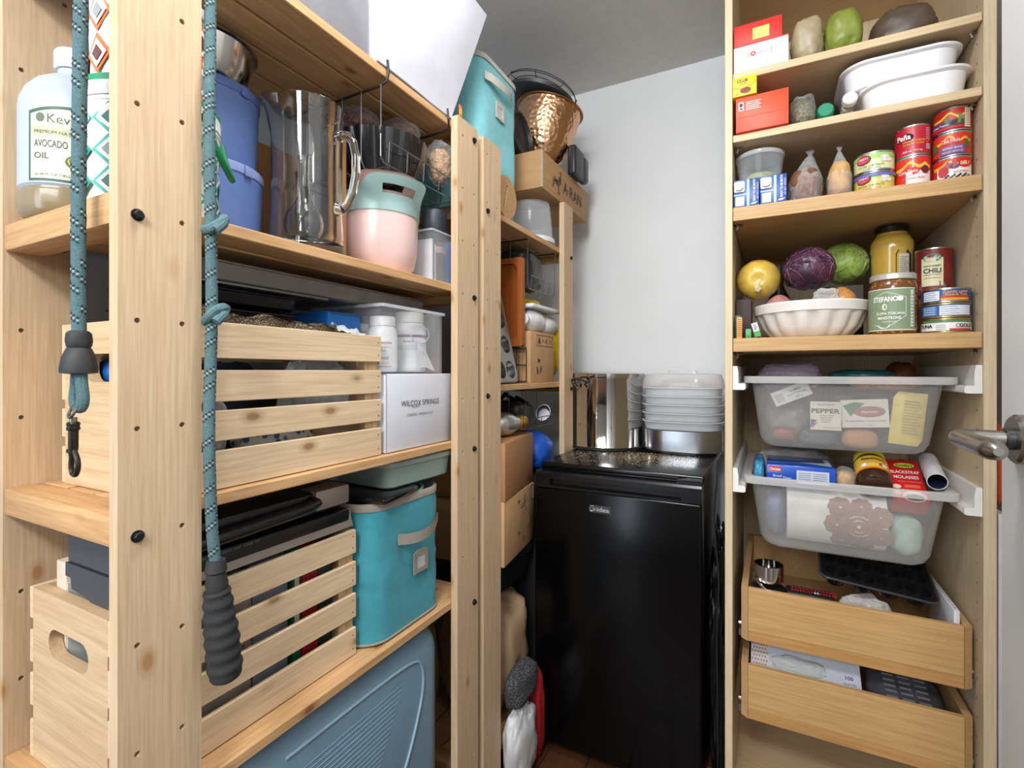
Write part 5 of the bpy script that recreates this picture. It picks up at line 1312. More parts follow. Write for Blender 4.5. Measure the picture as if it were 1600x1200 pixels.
# ---- second shelf
t = thing('orange_carton', 'bright orange carton on the second shelf under a yellow carton', 'carton', (-.076, 1.324, S2 + .0006))
g = G(); g.box(0, 0, 0, .112, .15, .083, mat('ee4a22', .45, var=.03), .0008); g.obj('box', t)
g = G(); M = FY(0, 0, 0); WT = mat('f4e6e0', .5)
g.rect(.006, .051, .017, .071, WT, M); g.oval(.0115, .064, .004, .005, mat('2a2a2e', .5), M, .0009); g.rect(.008, .053, .015, .057, mat('2a2a2e', .5), M, .0009)
for i in range(5): g.rect(.022, .068 - .0045 * i, .054 - .003 * (i % 2), .0695 - .0045 * i, WT, M)
g.rect(.004, .0335, .108, .0342, mat('a02a10', .6), M); g.obj('print', t, smooth=0)
t = thing('yellow_carton', 'small yellow flip top carton on the orange carton', 'carton', (-.0825, 1.318, S2 + .0846))
g = G(); YC_ = mat('e8c81c', .45); g.box(0, 0, 0, .052, .041, .046, YC_, .001); g.obj('box', t)
g = G(); M = FY(0, 0, 0); g.text('CLUB', .0095, mat('5a3b12', .5), M, .021, .033, bold=.03); g.text('HOUSE', .0055, mat('5a3b12', .5), M, .021, .027)
g.poly([(.0, .023), (.02, .018), (.04, .023), (.052, .032), (.052, .030), (.04, .021), (.02, .016), (.0, .021)], mat('b08c10', .5), M); g.oval(.028, .012, .012, .007, mat('7a2018', .5), M); g.text('20', .006, mat('2b4f9a', .5), M, .010, .004); g.obj('print', t, smooth=0)
t = thing('herb_bag', 'clear bag of olive brown dried leaves beside the orange carton', 'bag', (.0675, 1.405, S2 + .048))
softbag('leaves', None, None, (0, 0, -.006), (.023, .034, .034), speckle('5d5a33', '8c8550', 130, .8, .25, .6), 3, .15, 20, parent=t)
softbag('wrapper', None, None, (0, 0, 0), (.0265, .040, .042), CLR, 4, .14, 18, parent=t)
g = G(); g.box(0, 0, 0, .055, .006, .082, mat('a08676', .7), .0008); o = g.obj('card', loc=(.085, 1.590, S2 + .0035)); o.rotation_euler = (-.25, 0, -.1); tag(o, 'grey brown card leaning behind the two bottles on the second shelf', 'card')
def lying(name, label, X, Y0, z0, prof, m, capm, capprof, tilt, rzz, extra=None):
    t = thing(name, label, 'bottle', (X, Y0, z0), rot=(math.radians(90 - tilt), 0, rzz))
    g = G(); g.lathe(prof, m, 28); g.obj('bottle', t)
    g = G(); g.lathe(capprof, capm, 28); g.obj('cap', t)
    if extra: extra(t)
    return t
def wirebail(t):
    g = G(); wm = mat('a9a39a', .3, .9)
    g.tube(smooth([(-.014, 0, .168), (-.018, .004, .182), (-.006, .012, .194), (.006, .012, .194), (.018, .004, .182), (.014, 0, .168)], 4), .0011, wm, 6); g.tube([(.0135 * math.cos(2 * pi * i / 16), .0135 * math.sin(2 * pi * i / 16), .166) for i in range(16)], .0010, wm, 6, True)
    g.lathe([(.0125, .1755), (.0135, .177), (.0135, .1795), (.0125, .181)], mat('c8523a', .5), 24); g.obj('wire_bail', t)
lying('bottle', 'dark bottle with a green cap lying on the second shelf', .114, 1.575, S2 + .0245, [(.020, 0), (.022, .003), (.022, .10), (.014, .14), (.0135, .165)], mat('2d3a2c', .2, coat=.4), mat('1f8a66', .4), [(.0155, .1655), (.0178, .168), (.0178, .186), (.0150, .190)], 5, 0)
lying('bottle', 'swing top bottle with a white stopper beside the green capped bottle', .1575, 1.572, S2 + .0215, [(.017, 0), (.0195, .003), (.0195, .10), (.013, .14), (.0125, .166)], mat('d5d8d6', .15, coat=.4), mat('f2f2f0', .35), [(.0125, .1815), (.0152, .183), (.0152, .197), (.012, .201)], 9, .02, wirebail)
def dish(label, x0, x1, y0, y1, z0, h, tiltz=0):
    t = thing('baking_dish', label, 'dish', ((x0 + x1) / 2, (y0 + y1) / 2, z0), tiltz, 'white baking dishes on the second shelf')
    hx, hy = (x1 - x0) / 2, (y1 - y0) / 2; g = G(); CW = mat('f1eff0', .18, var=.01, coat=.4)
    g.loft([rrect(0, 0, hx - .022, hy - .022, .04, 0, 8), rrect(0, 0, hx - .016, hy - .016, .045, .003, 8), rrect(0, 0, hx - .008, hy - .008, .05, h - .010, 8), rrect(0, 0, hx - .001, hy - .001, .055, h - .006, 8), rrect(0, 0, hx, hy, .055, h - .002, 8), rrect(0, 0, hx - .003, hy - .003, .053, h, 8), rrect(0, 0, hx - .013, hy - .013, .047, h - .004, 8), rrect(0, 0, hx - .026, hy - .026, .04, .006, 8)], CW); g.obj('dish', t)
    return t
dish('white rectangular baking dish, lower of the two on the second shelf', .178, .3785, 1.338, 1.56, S2 + .0006, .062)
dish('white rectangular baking dish, upper one set further left', .142, .3665, 1.350, 1.57, S2 + .0635, .056)

# ---- third shelf
def carton(label, x0):
    t = thing('broth_carton', label, 'carton', (x0, 1.338, S3 + .0006), group='blue cartons on the third shelf')
    g = G(); NB = mat('2a4d97', .35, var=.03); LB = mat('8fb2e0', .35)
    g.box(0, 0, 0, .056, .185, .066, NB, .0012); g.obj('box', t)
    g = G(); M = FY(0, 0, 0)
    g.rect(.029, .001, .0345, .065, LB, M); g.rect(.0, .0285, .029, .0315, LB, M); g.rect(.004, .003, .023, .0255, mat('e9e9ee', .5), M)
    for i in range(3): g.rect(.007, .007 + .006 * i, .020, .009 + .006 * i, mat('b8bccb', .5), M, .0007)
    g.text('READY TO USE BROTH', .0072, mat('e9eef8', .5), M, .0475, .037, rot=pi / 2, wide=.052, bold=.02); g.text('NO SALT ADDED', .0062, mat('c9d6ee', .5), M, .0545, .035, rot=pi / 2, wide=.040)
    g.poly([(.036, .004), (.047, .004), (.053, .009), (.042, .008)], mat('e9e9ee', .5), M); g.obj('print', t, smooth=0)
    g = G(); Mc = frame((.0125, 0, .0485), (1, 0, 0), (0, 0, 1)); CW = mat('efeff1', .35)
    g.loft([rrect(0, 0, .0115, .0125, .003, -.0, 3), rrect(0, 0, .0115, .0125, .003, .003, 3)], CW, M=Mc); g.lathe([(.0098, .003), (.0098, .0095), (.0088, .0105), (.0075, .0100), (.0072, .0092), (.001, .0092)], CW, 28, M=Mc); g.obj('cap', t)
carton('blue broth carton with white cap at the far left of the third shelf', -.0815)
carton('blue broth carton with white cap, right one of the pair on the third shelf', -.0235)
t = thing('plastic_tub', 'round clear tub with lid resting on the blue cartons', 'tub', (-.026, 1.425, S3 + .0672))
g = G(); g.lathe([(.042, 0), (.046, .002), (.0535, .062), (.0545, .070), (.0525, .070), (.051, .062), (.044, .004)], film('e9ecec', .07, .1, 0, 40, .45), 44); g.obj('tub', t)
g = G(); g.lathe([(.0555, .0705), (.0565, .072), (.0565, .080), (.053, .083), (.051, .0805), (.002, .0805)], film('f0f1f2', .5, .15, 0, 40, .4), 44); g.obj('lid', t)
g = G(); g.blob((0, 0, .022), (.038, .038, .017), mat('9aa064', .6, var=.2, scale=60, bump=.4, bscale=80), 20, 10, lambda d: 1 + .12 * noise.noise(d * 4)); g.obj('contents', t)
def breadbag(label, X, Y, hw, hd, hh, m, knot, seed, lean=0):
    t = thing('bread_bag', label, 'bread', (X, Y, S3 + .001), group='bagged bread on the third shelf')
    softbag('bread', None, None, (0, 0, hh * .50), (hw * .90, hd * .9, hh * .48), m, seed, .05, 3, parent=t)
    g = G(); rings = []
    for i in range(19):
        f = i / 18; k = (1 - max(0, f - .45) / .55 * .93) if f > .45 else 1; k = min(1, k) ** .8
        rings.append([(hw * k * math.cos(a) * (1 + .1 * noise.noise(Vector((math.cos(a) * 3, math.sin(a) * 3, f * 6 + seed)))) + lean * f * f, hd * k * math.sin(a) * (1 + .14 * noise.noise(Vector((math.cos(a) * 3, math.sin(a) * 3, f * 6 + seed + 9)))), .002 + (hh + knot) * f) for a in [2 * pi * j / 30 for j in range(30)]])
    rings.append([(lean * 1.05 + (hw * .2) * math.cos(a) * (1 + .4 * math.sin(4 * a)), hw * .2 * math.sin(a), hh + knot + .012) for a in [2 * pi * j / 30 for j in range(30)]])
    g.loft(rings, film('f3f4f6', .10, .08, .9, 38, .4), True, False); g.obj('wrapper', t, smooth=60)
breadbag('dark brown loaf in a loose clear bag on the third shelf', .0715, 1.405, .037, .06, .088, mat('7d5236', .7, var=.25, scale=40, bump=.3, bscale=120), .032, 3, .012)
breadbag('pale tan bun loaf in a tight clear bag left of the cans', .1405, 1.380, .0242, .040, .086, mat('d3a468', .7, var=.2, scale=30, bump=.3, bscale=160), .022, 7)
TIN = mat('c9c7c2', .25, 1.0, .02, 20); GOLD = mat('c8ac74', .3, .9)
def can(name, label, X, Y, z, r, h, labfn, tin=TIN, group=None, base='cc2222'):
    t = thing(name, label, 'can', (X, Y, z), group=group)
    g = G(); g.lathe([(r * .95, 0), (r * 1.015, .0008), (r * 1.015, .0028), (r * .985, .0038), (r * .985, h - .0038), (r * 1.015, h - .0028), (r * 1.015, h - .0008), (r * .97, h), (r * .94, h - .003), (.001, h - .003)], tin, 44); g.obj('can', t)
    g = G(); R = r * .985; a0 = face_cam(X, Y)
    g.lathe([(R + .0003, .0042), (R + .0003, h - .0042)], mat(base, .35, var=.03, coat=.2), 44, cap0=False, cap1=False)
    labfn(g, R + .0003, a0, h); g.obj('label', t, smooth=60); return t
YL = mat('f0b73a', .4); WHT = mat('f2efe8', .45); GRN_ = mat('5d7a3a', .45); BLKK = mat('231f20', .5); PUR = mat('5e3566', .45)
def wave(g, R, a0, zc, amp, th, m, u0=-.034, u1=.034, eps=.0008, ph=0, n=26):
    for i in range(n):
        ua, ub = u0 + (u1 - u0) * i / n, u0 + (u1 - u0) * (i + 1) / n
        f = lambda u: zc + amp * (math.exp(-((u + .004 + ph) / .010) ** 2) + .6 * math.exp(-((u - .022 + ph) / .006) ** 2))
        g.cpoly(R, a0, [(ua, f(ua) - th), (ub, f(ub) - th), (ub, f(ub)), (ua, f(ua))], m, eps)
def fiesta1(g, R, a0, h):
    g.cpatch(R, a0, -.040, .022, h * .10, h * .48, PUR, 16, .0003); wave(g, R, a0, h * .58, h * .22, h * .10, YL)
    g.coval(R, a0, .004, h * .48, .016, h * .22, mat('5f7a35', .5), .0011); g.coval(R, a0, .010, h * .34, .012, h * .12, mat('3b3a2e', .5), .0013)
    g.cpatch(R, a0, .021, .033, .006, h - .006, mat('e2d7b8', .5), 5, .0014)
    for i in range(8): g.cpatch(R, a0, .0225, .0315, .009 + i * .0045, .0105 + i * .0045, mat('9c9078', .5), 3, .0017)
    g.cpatch(R, a0, -.04, .02, .006, h * .22, mat('c9222a', .5), 12, .0015); g.text('Casa Fiesta', h * .13, WHT, None, -.020, h * .26, cyl=(R + .0012, a0))
def fiesta2(g, R, a0, h):
    wave(g, R, a0, h * .62, h * .24, h * .10, YL); g.cpatch(R, a0, -.020, .022, h * .08, h * .42, mat('7a4a8a', .5), 14, .0010)
    g.coval(R, a0, -.002, h * .62, .016, h * .15, mat('c4231f', .5), .0012); g.text('Casa Fiesta', h * .2, WHT, None, -.002, h * .56, cyl=(R + .0014, a0), wide=.030)
    g.text('REFRIED BEANS', h * .12, WHT, None, .001, h * .28, cyl=(R + .0014, a0), wide=.032); g.text('FRIJOLES REFRITOS', h * .10, WHT, None, .001, h * .14, cyl=(R + .0014, a0), wide=.034)
    g.coval(R, a0, .026, h * .45, .005, h * .2, mat('4d6a2f', .5), .0011); g.coval(R, a0, -.030, h * .45, .006, h * .2, mat('4d6a2f', .5), .0011)
def fiesta3(g, R, a0, h):
    g.cpatch(R, a0, -.026, .040, .0045, h * .62, WHT, 16, .0003); wave(g, R, a0, h * .66, h * .2, h * .12, YL)
    g.coval(R, a0, -.014, h * .42, .0095, h * .22, mat('c4404a', .4), .0012); g.coval(R, a0, -.001, h * .68, .009, h * .18, mat('a02a40', .4), .0012); g.coval(R, a0, .004, h * .58, .008, h * .1, mat('5e1a3a', .4), .0013)
    g.coval(R, a0, .022, h * .66, .012, h * .16, mat('d6231e', .5), .0013); g.text('Casa F', h * .2, WHT, None, .022, h * .6, cyl=(R + .0015, a0), wide=.018)
    g.text('BLACK BEANS', h * .13, mat('c8503a', .5), None, .016, h * .30, cyl=(R + .0012, a0), wide=.026)
    for i in range(14): g.coval(R, a0, -.012 + .0032 * i, h * (.12 + .05 * (i % 3)), .0022, h * .05, mat('33201f', .4), .0012, 8)
fg = 'red bean cans on the third shelf'
x3, y3 = .3447, 1.388
can('bean_can', 'red can with green vegetables, top of the three can stack by the cabinet wall', x3, y3, S3 + .1046, .0322, .0515, fiesta1, group=fg, base='cf2b1c')
can('bean_can', 'red can with purple band, middle of the three can stack', x3, y3, S3 + .0526, .0322, .0515, fiesta2, group=fg, base='d8301c')
can('bean_can', 'red and white can with bean picture, bottom of the three can stack', x3, y3, S3 + .0006, .0322, .0515, fiesta3, group=fg, base='d22a1c')
def pena(g, R, a0, h):
    g.coval(R, a0, -.016, h * .62, .018, h * .14, BLKK, .0010); g.text('Peña', h * .24, WHT, None, -.016, h * .55, cyl=(R + .0013, a0), wide=.026, bold=.02)
    g.text('GARBANZO BEANS', h * .085, YL, None, .002, h * .44, cyl=(R + .0010, a0), wide=.040); g.text('IN SALTED WATER', h * .075, YL, None, .002, h * .35, cyl=(R + .0010, a0), wide=.036)
    g.cpoly(R, a0, [(-.034, .006), (.004, .006), (-.006, h * .18), (-.020, h * .28), (-.034, h * .30)], mat('5b2230', .5), .0008); g.text('540 mL 19 fl oz', h * .09, WHT, None, .0, h * .12, cyl=(R + .0011, a0), wide=.034)
    for i in range(7): g.cpatch(R, a0, .024, .034, h * (.5 + .055 * i), h * (.52 + .055 * i), mat('e6aab0', .5), 3, .0010)
    g.cpatch(R, a0, .025, .034, h * .18, h * .34, WHT, 3, .0010)
    for i in range(5): g.cpatch(R, a0, .0255 + .0017 * i, .0264 + .0017 * i, h * .19, h * .33, BLKK, 1, .0012)
can('bean_can', 'crimson can with black logo stacked on a red bean can', .2785, 1.392, S3 + .0681, .0318, .0672, pena, group=fg, base='b9152e')
def fiesta4(g, R, a0, h):
    wave(g, R, a0, h * .66, h * .18, h * .1, YL); g.cpatch(R, a0, -.012, .036, .0045, h * .5, mat('e9d9d6', .5), 12, .0003)
    g.coval(R, a0, -.008, h * .50, .020, h * .13, mat('d2201c', .5), .0012); g.text('Casa Fiesta', h * .16, WHT, None, -.008, h * .45, cyl=(R + .0014, a0), wide=.034)
    g.coval(R, a0, .023, h * .52, .008, h * .13, mat('6a1d2e', .4), .0012); g.text('RED KIDNEY BEANS', h * .09, mat('d0705a', .5), None, .002, h * .24, cyl=(R + .0011, a0), wide=.04)
can('bean_can', 'red can under the crimson can with the black logo', .2785, 1.392, S3 + .0006, .0318, .0672, fiesta4, group=fg, base='d62a1c')
def chest(g, R, a0, h):
    g.cpatch(R, a0, -.06, .06, h - .016, h - .0045, mat('9cc46a', .45), 20, .0003)
    g.coval(R, a0, -.020, h * .64, .015, h * .24, mat('3a1a1c', .5), .0012); g.coval(R, a0, -.020, h * .64, .0135, h * .2, mat('c23a52', .5), .0014); g.text('• • •', h * .10, WHT, None, -.020, h * .52, cyl=(R + .0016, a0)); g.text('ORIENT', h * .13, WHT, None, -.020, h * .64, cyl=(R + .0016, a0), wide=.020)
    g.text('WATER CHESTNUTS', h * .15, mat('2c2a1c', .5), None, -.006, h * .24, cyl=(R + .0010, a0), wide=.050); g.text('SLICED 227mL', h * .11, mat('33509a', .5), None, -.004, h * .12, cyl=(R + .0010, a0), wide=.034)
    for i in range(7): g.coval(R, a0, .016 + .0045 * (i % 4), h * (.52 + .14 * (i // 4)), .0042, h * .1, mat('e6dfcf' if i % 2 else 'd3cab8', .5), .0012 + .0001 * i, 12)
def chest2(g, R, a0, h):
    chest(g, R, a0, h); g.cpatch(R, a0, -.06, .06, h - .0115, h - .0045, mat('6a64a8', .45), 20, .0020)
can('vegetable_can', 'green and cream low can, upper of the two can stack beside the bun', .2075, 1.388, S3 + .0446, .0380, .0436, chest, group='low vegetable cans on the third shelf', base='d9dba0')
can('vegetable_can', 'cream low can with a violet band under the green one', .2075, 1.388, S3 + .0006, .0380, .0436, chest2, group='low vegetable cans on the third shelf', base='d6c35e')

# ---- fourth shelf
g = G(); g.box(0, 0, 0, .036, .08, .1055, mat('3a2522', .6), .001); tag(g.obj('maroon_carton', loc=(-.0815, 1.425, S4 + .0006)), 'dark maroon carton under the yellow squash', 'carton')
t = thing('squash', 'golden yellow round squash with a pale stem pointing out', 'squash', (-.0295, 1.452, S4 + .1065 + .0515))
sx = Vector((.0, -1, -.12)).normalized(); MS = sx.to_track_quat('Z', 'Y').to_matrix().to_4x4()
g = G(); rings = []
for i in range(25):
    la = -pi / 2 + pi * i / 24; ring = []
    for j in range(60):
        lo = 2 * pi * j / 60; rr = .0515 * math.cos(la) * (1 + .022 * math.cos(10 * lo) * max(0, math.sin(la)) ** .7); dz = .049 * math.sin(la) - .010 * math.exp(-(max(0, math.cos(la)) / .30) ** 2) * (1 if la > 0 else 0)
        ring.append((rr * math.cos(lo), rr * math.sin(lo), dz))
    rings.append(ring)
g.loft(rings, mat('d2b04a', .32, var=.12, scale=20, coat=.2), False, False, MS); g.obj('fruit', t, smooth=60)
g = G(); g.loft([[(k * r * math.cos(a), k * r * math.sin(a), z) for a in [2 * pi * i / 10 for i in range(10)] for k in [1 + .15 * math.cos(5 * a)]] for r, z in ((.0135, .0375), (.0075, .044), (.0062, .056), (.0076, .0745), (.0060, .0755))], mat('d6c69a', .7, bump=.3), M=MS @ Matrix.Rotation(.35, 4, 'X')); g.obj('stem', t)
def cabbage(label, c, r, m1, m2, seed, leaves, vein_m):
    t = thing('cabbage', label, 'cabbage', c)
    def crease(d):
        q = d * 2.6 + Vector((seed, seed, seed)); v = abs(noise.noise(q)); w2 = abs(noise.noise(q * 2.4))
        return 1 - .06 * math.exp(-(v / .05) ** 2) + .030 * noise.noise(d * 7 + Vector((seed, 0, 0))) - .03 * math.exp(-(w2 / .06) ** 2) + .012 * noise.noise(d * 19)
    g = G(); g.blob((0, 0, 0), (r, r, r * .92), m1, 56, 34, crease); g.obj('head', t, smooth=60)
    veins = G(); vm = m2
    for k, (az, el, wd) in enumerate(leaves):
        g = G(); ax = Vector((math.cos(az) * math.cos(el), math.sin(az) * math.cos(el), math.sin(el))); u1 = ax.orthogonal().normalized(); u2 = ax.cross(u1); n = 18
        def P(a, f, off):
            d = (ax * math.cos(f * wd) + (u1 * math.cos(a) + u2 * math.sin(a)) * math.sin(f * wd)).normalized()
            k2 = crease(d) * (1.012 + off) + .022 * max(0, f - .7) * (1 + 1.2 * math.sin(a * 7 + k)) / .3
            return (d.x * r * k2, d.y * r * k2, d.z * r * .92 * k2)
        rings = [[P(2 * pi * j / 36, .02 + .98 * i / n, .008) for j in range(36)] for i in range(n + 1)] + [[P(2 * pi * j / 36, 1.0 - .98 * i / n, -.004) for j in range(36)] for i in range(n + 1)]
        g.loft(rings, m1 if k % 2 == 0 else m2, True, True); g.obj('leaf', t, smooth=60)
        for q in range(9):
            a = 2 * pi * q / 9 + k
            veins.tube([P(a + .25 * math.sin(f * 5 + q) * f, f, .010) for f in [.1 + .075 * i for i in range(12)]], [.0010 * (1 - .07 * i) for i in range(12)], vein_m, 5)
    veins.obj('veins', t)
    return t
fc = face_cam(.083, 1.45)
cabbage('dark purple cabbage on top of the white fluted bowl', (.083, 1.452, S4 + .1745), .0575, mat('45243a', .42, var=.35, scale=28, bump=.6, bscale=50, coat=.15), mat('5c2f46', .42, var=.25, scale=28, bump=.6, bscale=50), 2.3, ((fc - .9, .1, 1.15), (fc + 1.0, .2, 1.0), (fc + .2, 1.0, .9)), mat('8a6a7c', .5))
cabbage('pale green cabbage behind the purple cabbage', (.172, 1.604, S4 + .2085), .0570, mat('8fae4a', .45, var=.15, scale=18, bump=.4, bscale=50), mat('a2bd5c', .45, var=.12, scale=18, bump=.4, bscale=50), 5.1, ((face_cam(.174, 1.56) - .6, .5, 1.1), (face_cam(.174, 1.56) + 1.1, .1, 1.0)), mat('c3d690', .5))
g = G(); g.box(0, 0, 0, .085, .09, .149, mat('4a4038', .6), .001); tag(g.obj('dark_carton', loc=(.132, 1.602, S4 + .0006)), 'dark carton hidden behind the fluted bowl under the green cabbage', 'carton')
t = thing('serving_bowl', 'white fluted ceramic bowl heaped with vegetables', 'bowl', (.0860, 1.468, S4 + .0006))
def fl(r, z, d=.004, n=16): return [((r - d * abs(math.cos(n * a / 2)) ** 3) * math.cos(a), (r - d * abs(math.cos(n * a / 2)) ** 3) * math.sin(a), z) for a in [2 * pi * i / 192 for i in range(192)]]
g = G(); CB = mat('e9e1da', .25, var=.02, coat=.3)
g.loft([fl(.074, 0, .002), fl(.088, .004, .004), fl(.108, .026, .005), fl(.119, .054, .005), fl(.1205, .0605, 0), fl(.1245, .062, 0), fl(.1275, .082, 0), fl(.1255, .0855, 0), fl(.121, .083, 0), fl(.116, .058, 0), fl(.103, .028, 0), fl(.078, .008, 0)], CB); g.obj('bowl', t)
g = G(); g.blob((0, 0, 0), (.030, .030, .026), mat('c98b4a', .35, var=.2, scale=60, stretch=(6, 6, .6), coat=.2), 24, 14, lambda d: 1 + .25 * max(0, d.z) ** 8); tag(g.obj('onion', loc=(.150, 1.428, S4 + .090)), 'brown onion at the right of the fluted bowl', 'onion')
g = G(); g.blob((0, 0, 0), (.032, .028, .026), mat('b47a72', .4, var=.25, scale=50, stretch=(6, 6, .6)), 24, 14, lambda d: 1 + .2 * max(0, d.z) ** 8); tag(g.obj('shallot', loc=(.018, 1.432, S4 + .082)), 'pinkish shallot at the left of the fluted bowl below the squash', 'onion')
softbag('plastic_bag', 'clear crumpled bag of garlic at the right of the fluted bowl', 'bag', (.114, 1.384, S4 + .094), (.026, .018, .020), film('f1ede8', .30, .12, .9, 60, .4), 6, .2, 20)
for i, (px, w_, h, c, rz, lb) in enumerate(((1151, .012, .052, 'd99a4e', .0, 'narrow orange printed carton at the left end of the fourth shelf'), (1165, .0125, .022, '4f9a5a', .0, 'little green carton between the orange and white ones'), (1180, .0135, .034, 'd9d6d0', -.28, 'small white and green carton leaning left of the fluted bowl'))):
    t = thing('tea_carton', lb, 'carton', (Xat(px, 1.347), 1.347, S4 + .0008 + (.0015 if rz else 0)), rot=(0, rz, 0))
    g = G(); g.box(0, 0, 0, w_, .05, h, mat(c, .5, var=.08), .0006); g.obj('box', t); g = G(); M = FY(0, 0, 0)
    if i == 0:
        for k in range(9): g.rect(.002, .005 + k * .005, .010, .0068 + k * .005, mat('8a4a1c', .5), M)
    elif i == 2: g.rect(0, 0, w_, .013, mat('3fa04a', .5), M); g.rect(.003, .016, .0105, .031, mat('a9a8a4', .5), M)
    else: g.rect(.002, .003, .0105, .005, mat('2f6a3a', .5), M)
    g.obj('print', t, smooth=0)
g = G(); g.box(0, 0, 0, .012, .022, .062, mat('2f7f66', .5), .0006); tag(g.obj('tea_carton', loc=(-.0825, 1.400, S4 + .0008)), 'dark teal carton behind the narrow orange one', 'carton')
t = thing('bottle', 'dark bottle at the back of the fourth shelf', 'bottle', (.02, 1.62, S4 + .0006)); g = G(); g.lathe([(.03, 0), (.03, .12), (.012, .16), (.012, .2)], mat('1d1712', .25), 20); g.obj('bottle', t); g = G(); g.lathe([(.014, .2005), (.014, .22)], BLKK, 20); g.obj('cap', t)
def plain(g, R, a0, h): g.cpatch(R, a0, -.03, .03, .01, h - .01, mat('8a5a3a', .5), 10)
can('bean_can', 'brown can under the jar of mustard, behind the green labelled jar', .272, 1.560, S4 + .0006, .037, .108, plain, base='7a4a30')
can('bean_can', 'brown can under the chili can, behind the tuna cans', .338, 1.492, S4 + .0006, .035, .092, plain, base='6a4030')
def jar(label, X, Y, z, prof, m, capprof, capm, labfn, R):
    t = thing('jar', label, 'jar', (X, Y, z)); a0 = face_cam(X, Y)
    g = G(); g.lathe(prof, m, 48); g.obj('glass', t); g = G(); g.lathe(capprof, capm, 48); g.obj('lid', t)
    g = G(); labfn(g, R, a0); g.obj('label', t, smooth=60); return t
def musl(g, R, a0):
    g.cpoly(R, a0, [(.008, .02), (.046, .02), (.046, .098), (.034, .108), (.014, .108), (.008, .098)], mat('23242a', .45), .0006)
    g.cpatch(R, a0, .014, .038, .022, .098, mat('d9cfb8', .5), 6, .0010)
    for i in range(13): g.cpatch(R, a0, .016, .036 - .003 * (i % 3), .028 + .005 * i, .0298 + .005 * i, mat('8d8270', .5), 4, .0013)
    g.text('MUSTARD', .009, mat('a98a30', .4), None, -.020, .128, cyl=(R * .995, a0), wide=.034)
jar('big jar of yellow mustard behind the green labelled jar', .270, 1.560, S4 + .1095, [(.036, 0), (.041, .004), (.0425, .014), (.0425, .105), (.0445, .112), (.0445, .132), (.038, .146), (.0325, .150), (.0325, .156)], mat('d3ab48', .2, var=.04, coat=.6),
    [(.0345, .1565), (.036, .158), (.036, .170), (.034, .172)], mat('2a2622', .35, .3), musl, .0427)
def stef(g, R, a0):
    g.cpatch(R, a0, -.09, .046, .010, .098, mat('7f8f6e', .5), 30, .0006); g.cpatch(R, a0, -.09, .046, .0985, .1005, mat('e2dfd4', .5), 30, .0008); g.cpatch(R, a0, -.09, .046, .008, .0100, mat('e2dfd4', .5), 30, .0008)
    g.cpatch(R, a0, .034, .041, .016, .096, mat('d9dad2', .5), 4, .0009); W2 = mat('ecebe2', .5)
    for i in range(10): g.cpatch(R, a0, .035, .040, .02 + .007 * i, .0228 + .007 * i, mat('93967f', .5), 2, .0012)
    g.text('STEFANO', .0150, W2, None, -.014, .072, cyl=(R + .0007, a0), wide=.046, bold=.03, ); g.coval(R, a0, .013, .0775, .006, .0055, W2, .0010); g.coval(R, a0, -.014, .060, .0045, .007, W2, .0010); g.coval(R, a0, -.0133, .060, .0022, .005, mat('7f8f6e', .5), .0013)
    g.text('ZUPPA TOSCANA', .0075, W2, None, -.004, .043, cyl=(R + .0007, a0), wide=.052, bold=.02); g.text('MINESTRONE', .0082, W2, None, -.006, .033, cyl=(R + .0007, a0), wide=.042, bold=.02); g.text('vegetable soup', .0042, W2, None, -.006, .0265, cyl=(R + .0007, a0))
    g.cpoly(R, a0, [(-.016 + .011 * math.cos(a), .021 + .009 * math.sin(a)) for a in [pi + i * pi / 12 for i in range(13)]], W2, .0009)
    P = [(-.036, .082), (-.012, .093), (.024, .080), (.024, .040), (-.012, .0125), (-.036, .022)]
    for i in range(len(P) - 1):
        (a, b), (c, d) = P[i], P[i + 1]; n = 6
        for k in range(n):
            f0, f1 = k / n, (k + 1) / n; p, q = (a + (c - a) * f0, b + (d - b) * f0), (a + (c - a) * f1, b + (d - b) * f1)
            L_ = math.hypot(q[0] - p[0], q[1] - p[1]) or 1; nx, ny = -(q[1] - p[1]) / L_ * .0004, (q[0] - p[0]) / L_ * .0004
            g.cpoly(R, a0, [(p[0] - nx, p[1] - ny), (q[0] - nx, q[1] - ny), (q[0] + nx, q[1] + ny), (p[0] + nx, p[1] + ny)], W2, .0010)
SOUP = speckle('6e4424', 'a8743e', 110, .15, .3, 0)
jar('wide jar of soup with a sage green label at the front of the fourth shelf', .2425, 1.392, S4 + .0006, [(.036, 0), (.042, .003), (.0438, .010), (.0438, .102), (.0425, .110), (.040, .116), (.0385, .120)], SOUP,
    [(.0405, .1205), (.0425, .122), (.0425, .1325), (.0405, .1345), (.037, .1345)], mat('d3cfc4', .3, .5), stef, .0440)
def chili(g, R, a0, h):
    g.cpatch(R, a0, -.06, .06, .004, h - .004, mat('7c241f', .45, var=.2, scale=60), 20, .0003); g.cpatch(R, a0, -.023, .017, .022, h - .024, mat('ddd6ae', .5), 12, .0008)
    g.coval(R, a0, -.003, h - .024, .0165, .0095, mat('3f8a4e', .45), .0012); g.text('Pacific', .0125, WHT, None, -.003, h - .028, cyl=(R + .0014, a0), wide=.026); DK = mat('34302a', .5)
    g.text('PLANT-BASED', .0052, DK, None, -.003, h - .044, cyl=(R + .0010, a0), wide=.030, bold=.02); g.text('CHILI', .0145, DK, None, -.003, h - .058, cyl=(R + .0010, a0), wide=.032, bold=.03); g.text('A MEDLEY OF PLANTS', .0045, DK, None, -.003, h - .064, cyl=(R + .0010, a0), wide=.032)
    g.text('KIDNEY BEANS', .0038, mat('b5472e', .5), None, -.003, h - .071, cyl=(R + .0010, a0), wide=.03); g.coval(R, a0, -.003, .020, .026, .014, mat('5a1a16', .5), .0010)
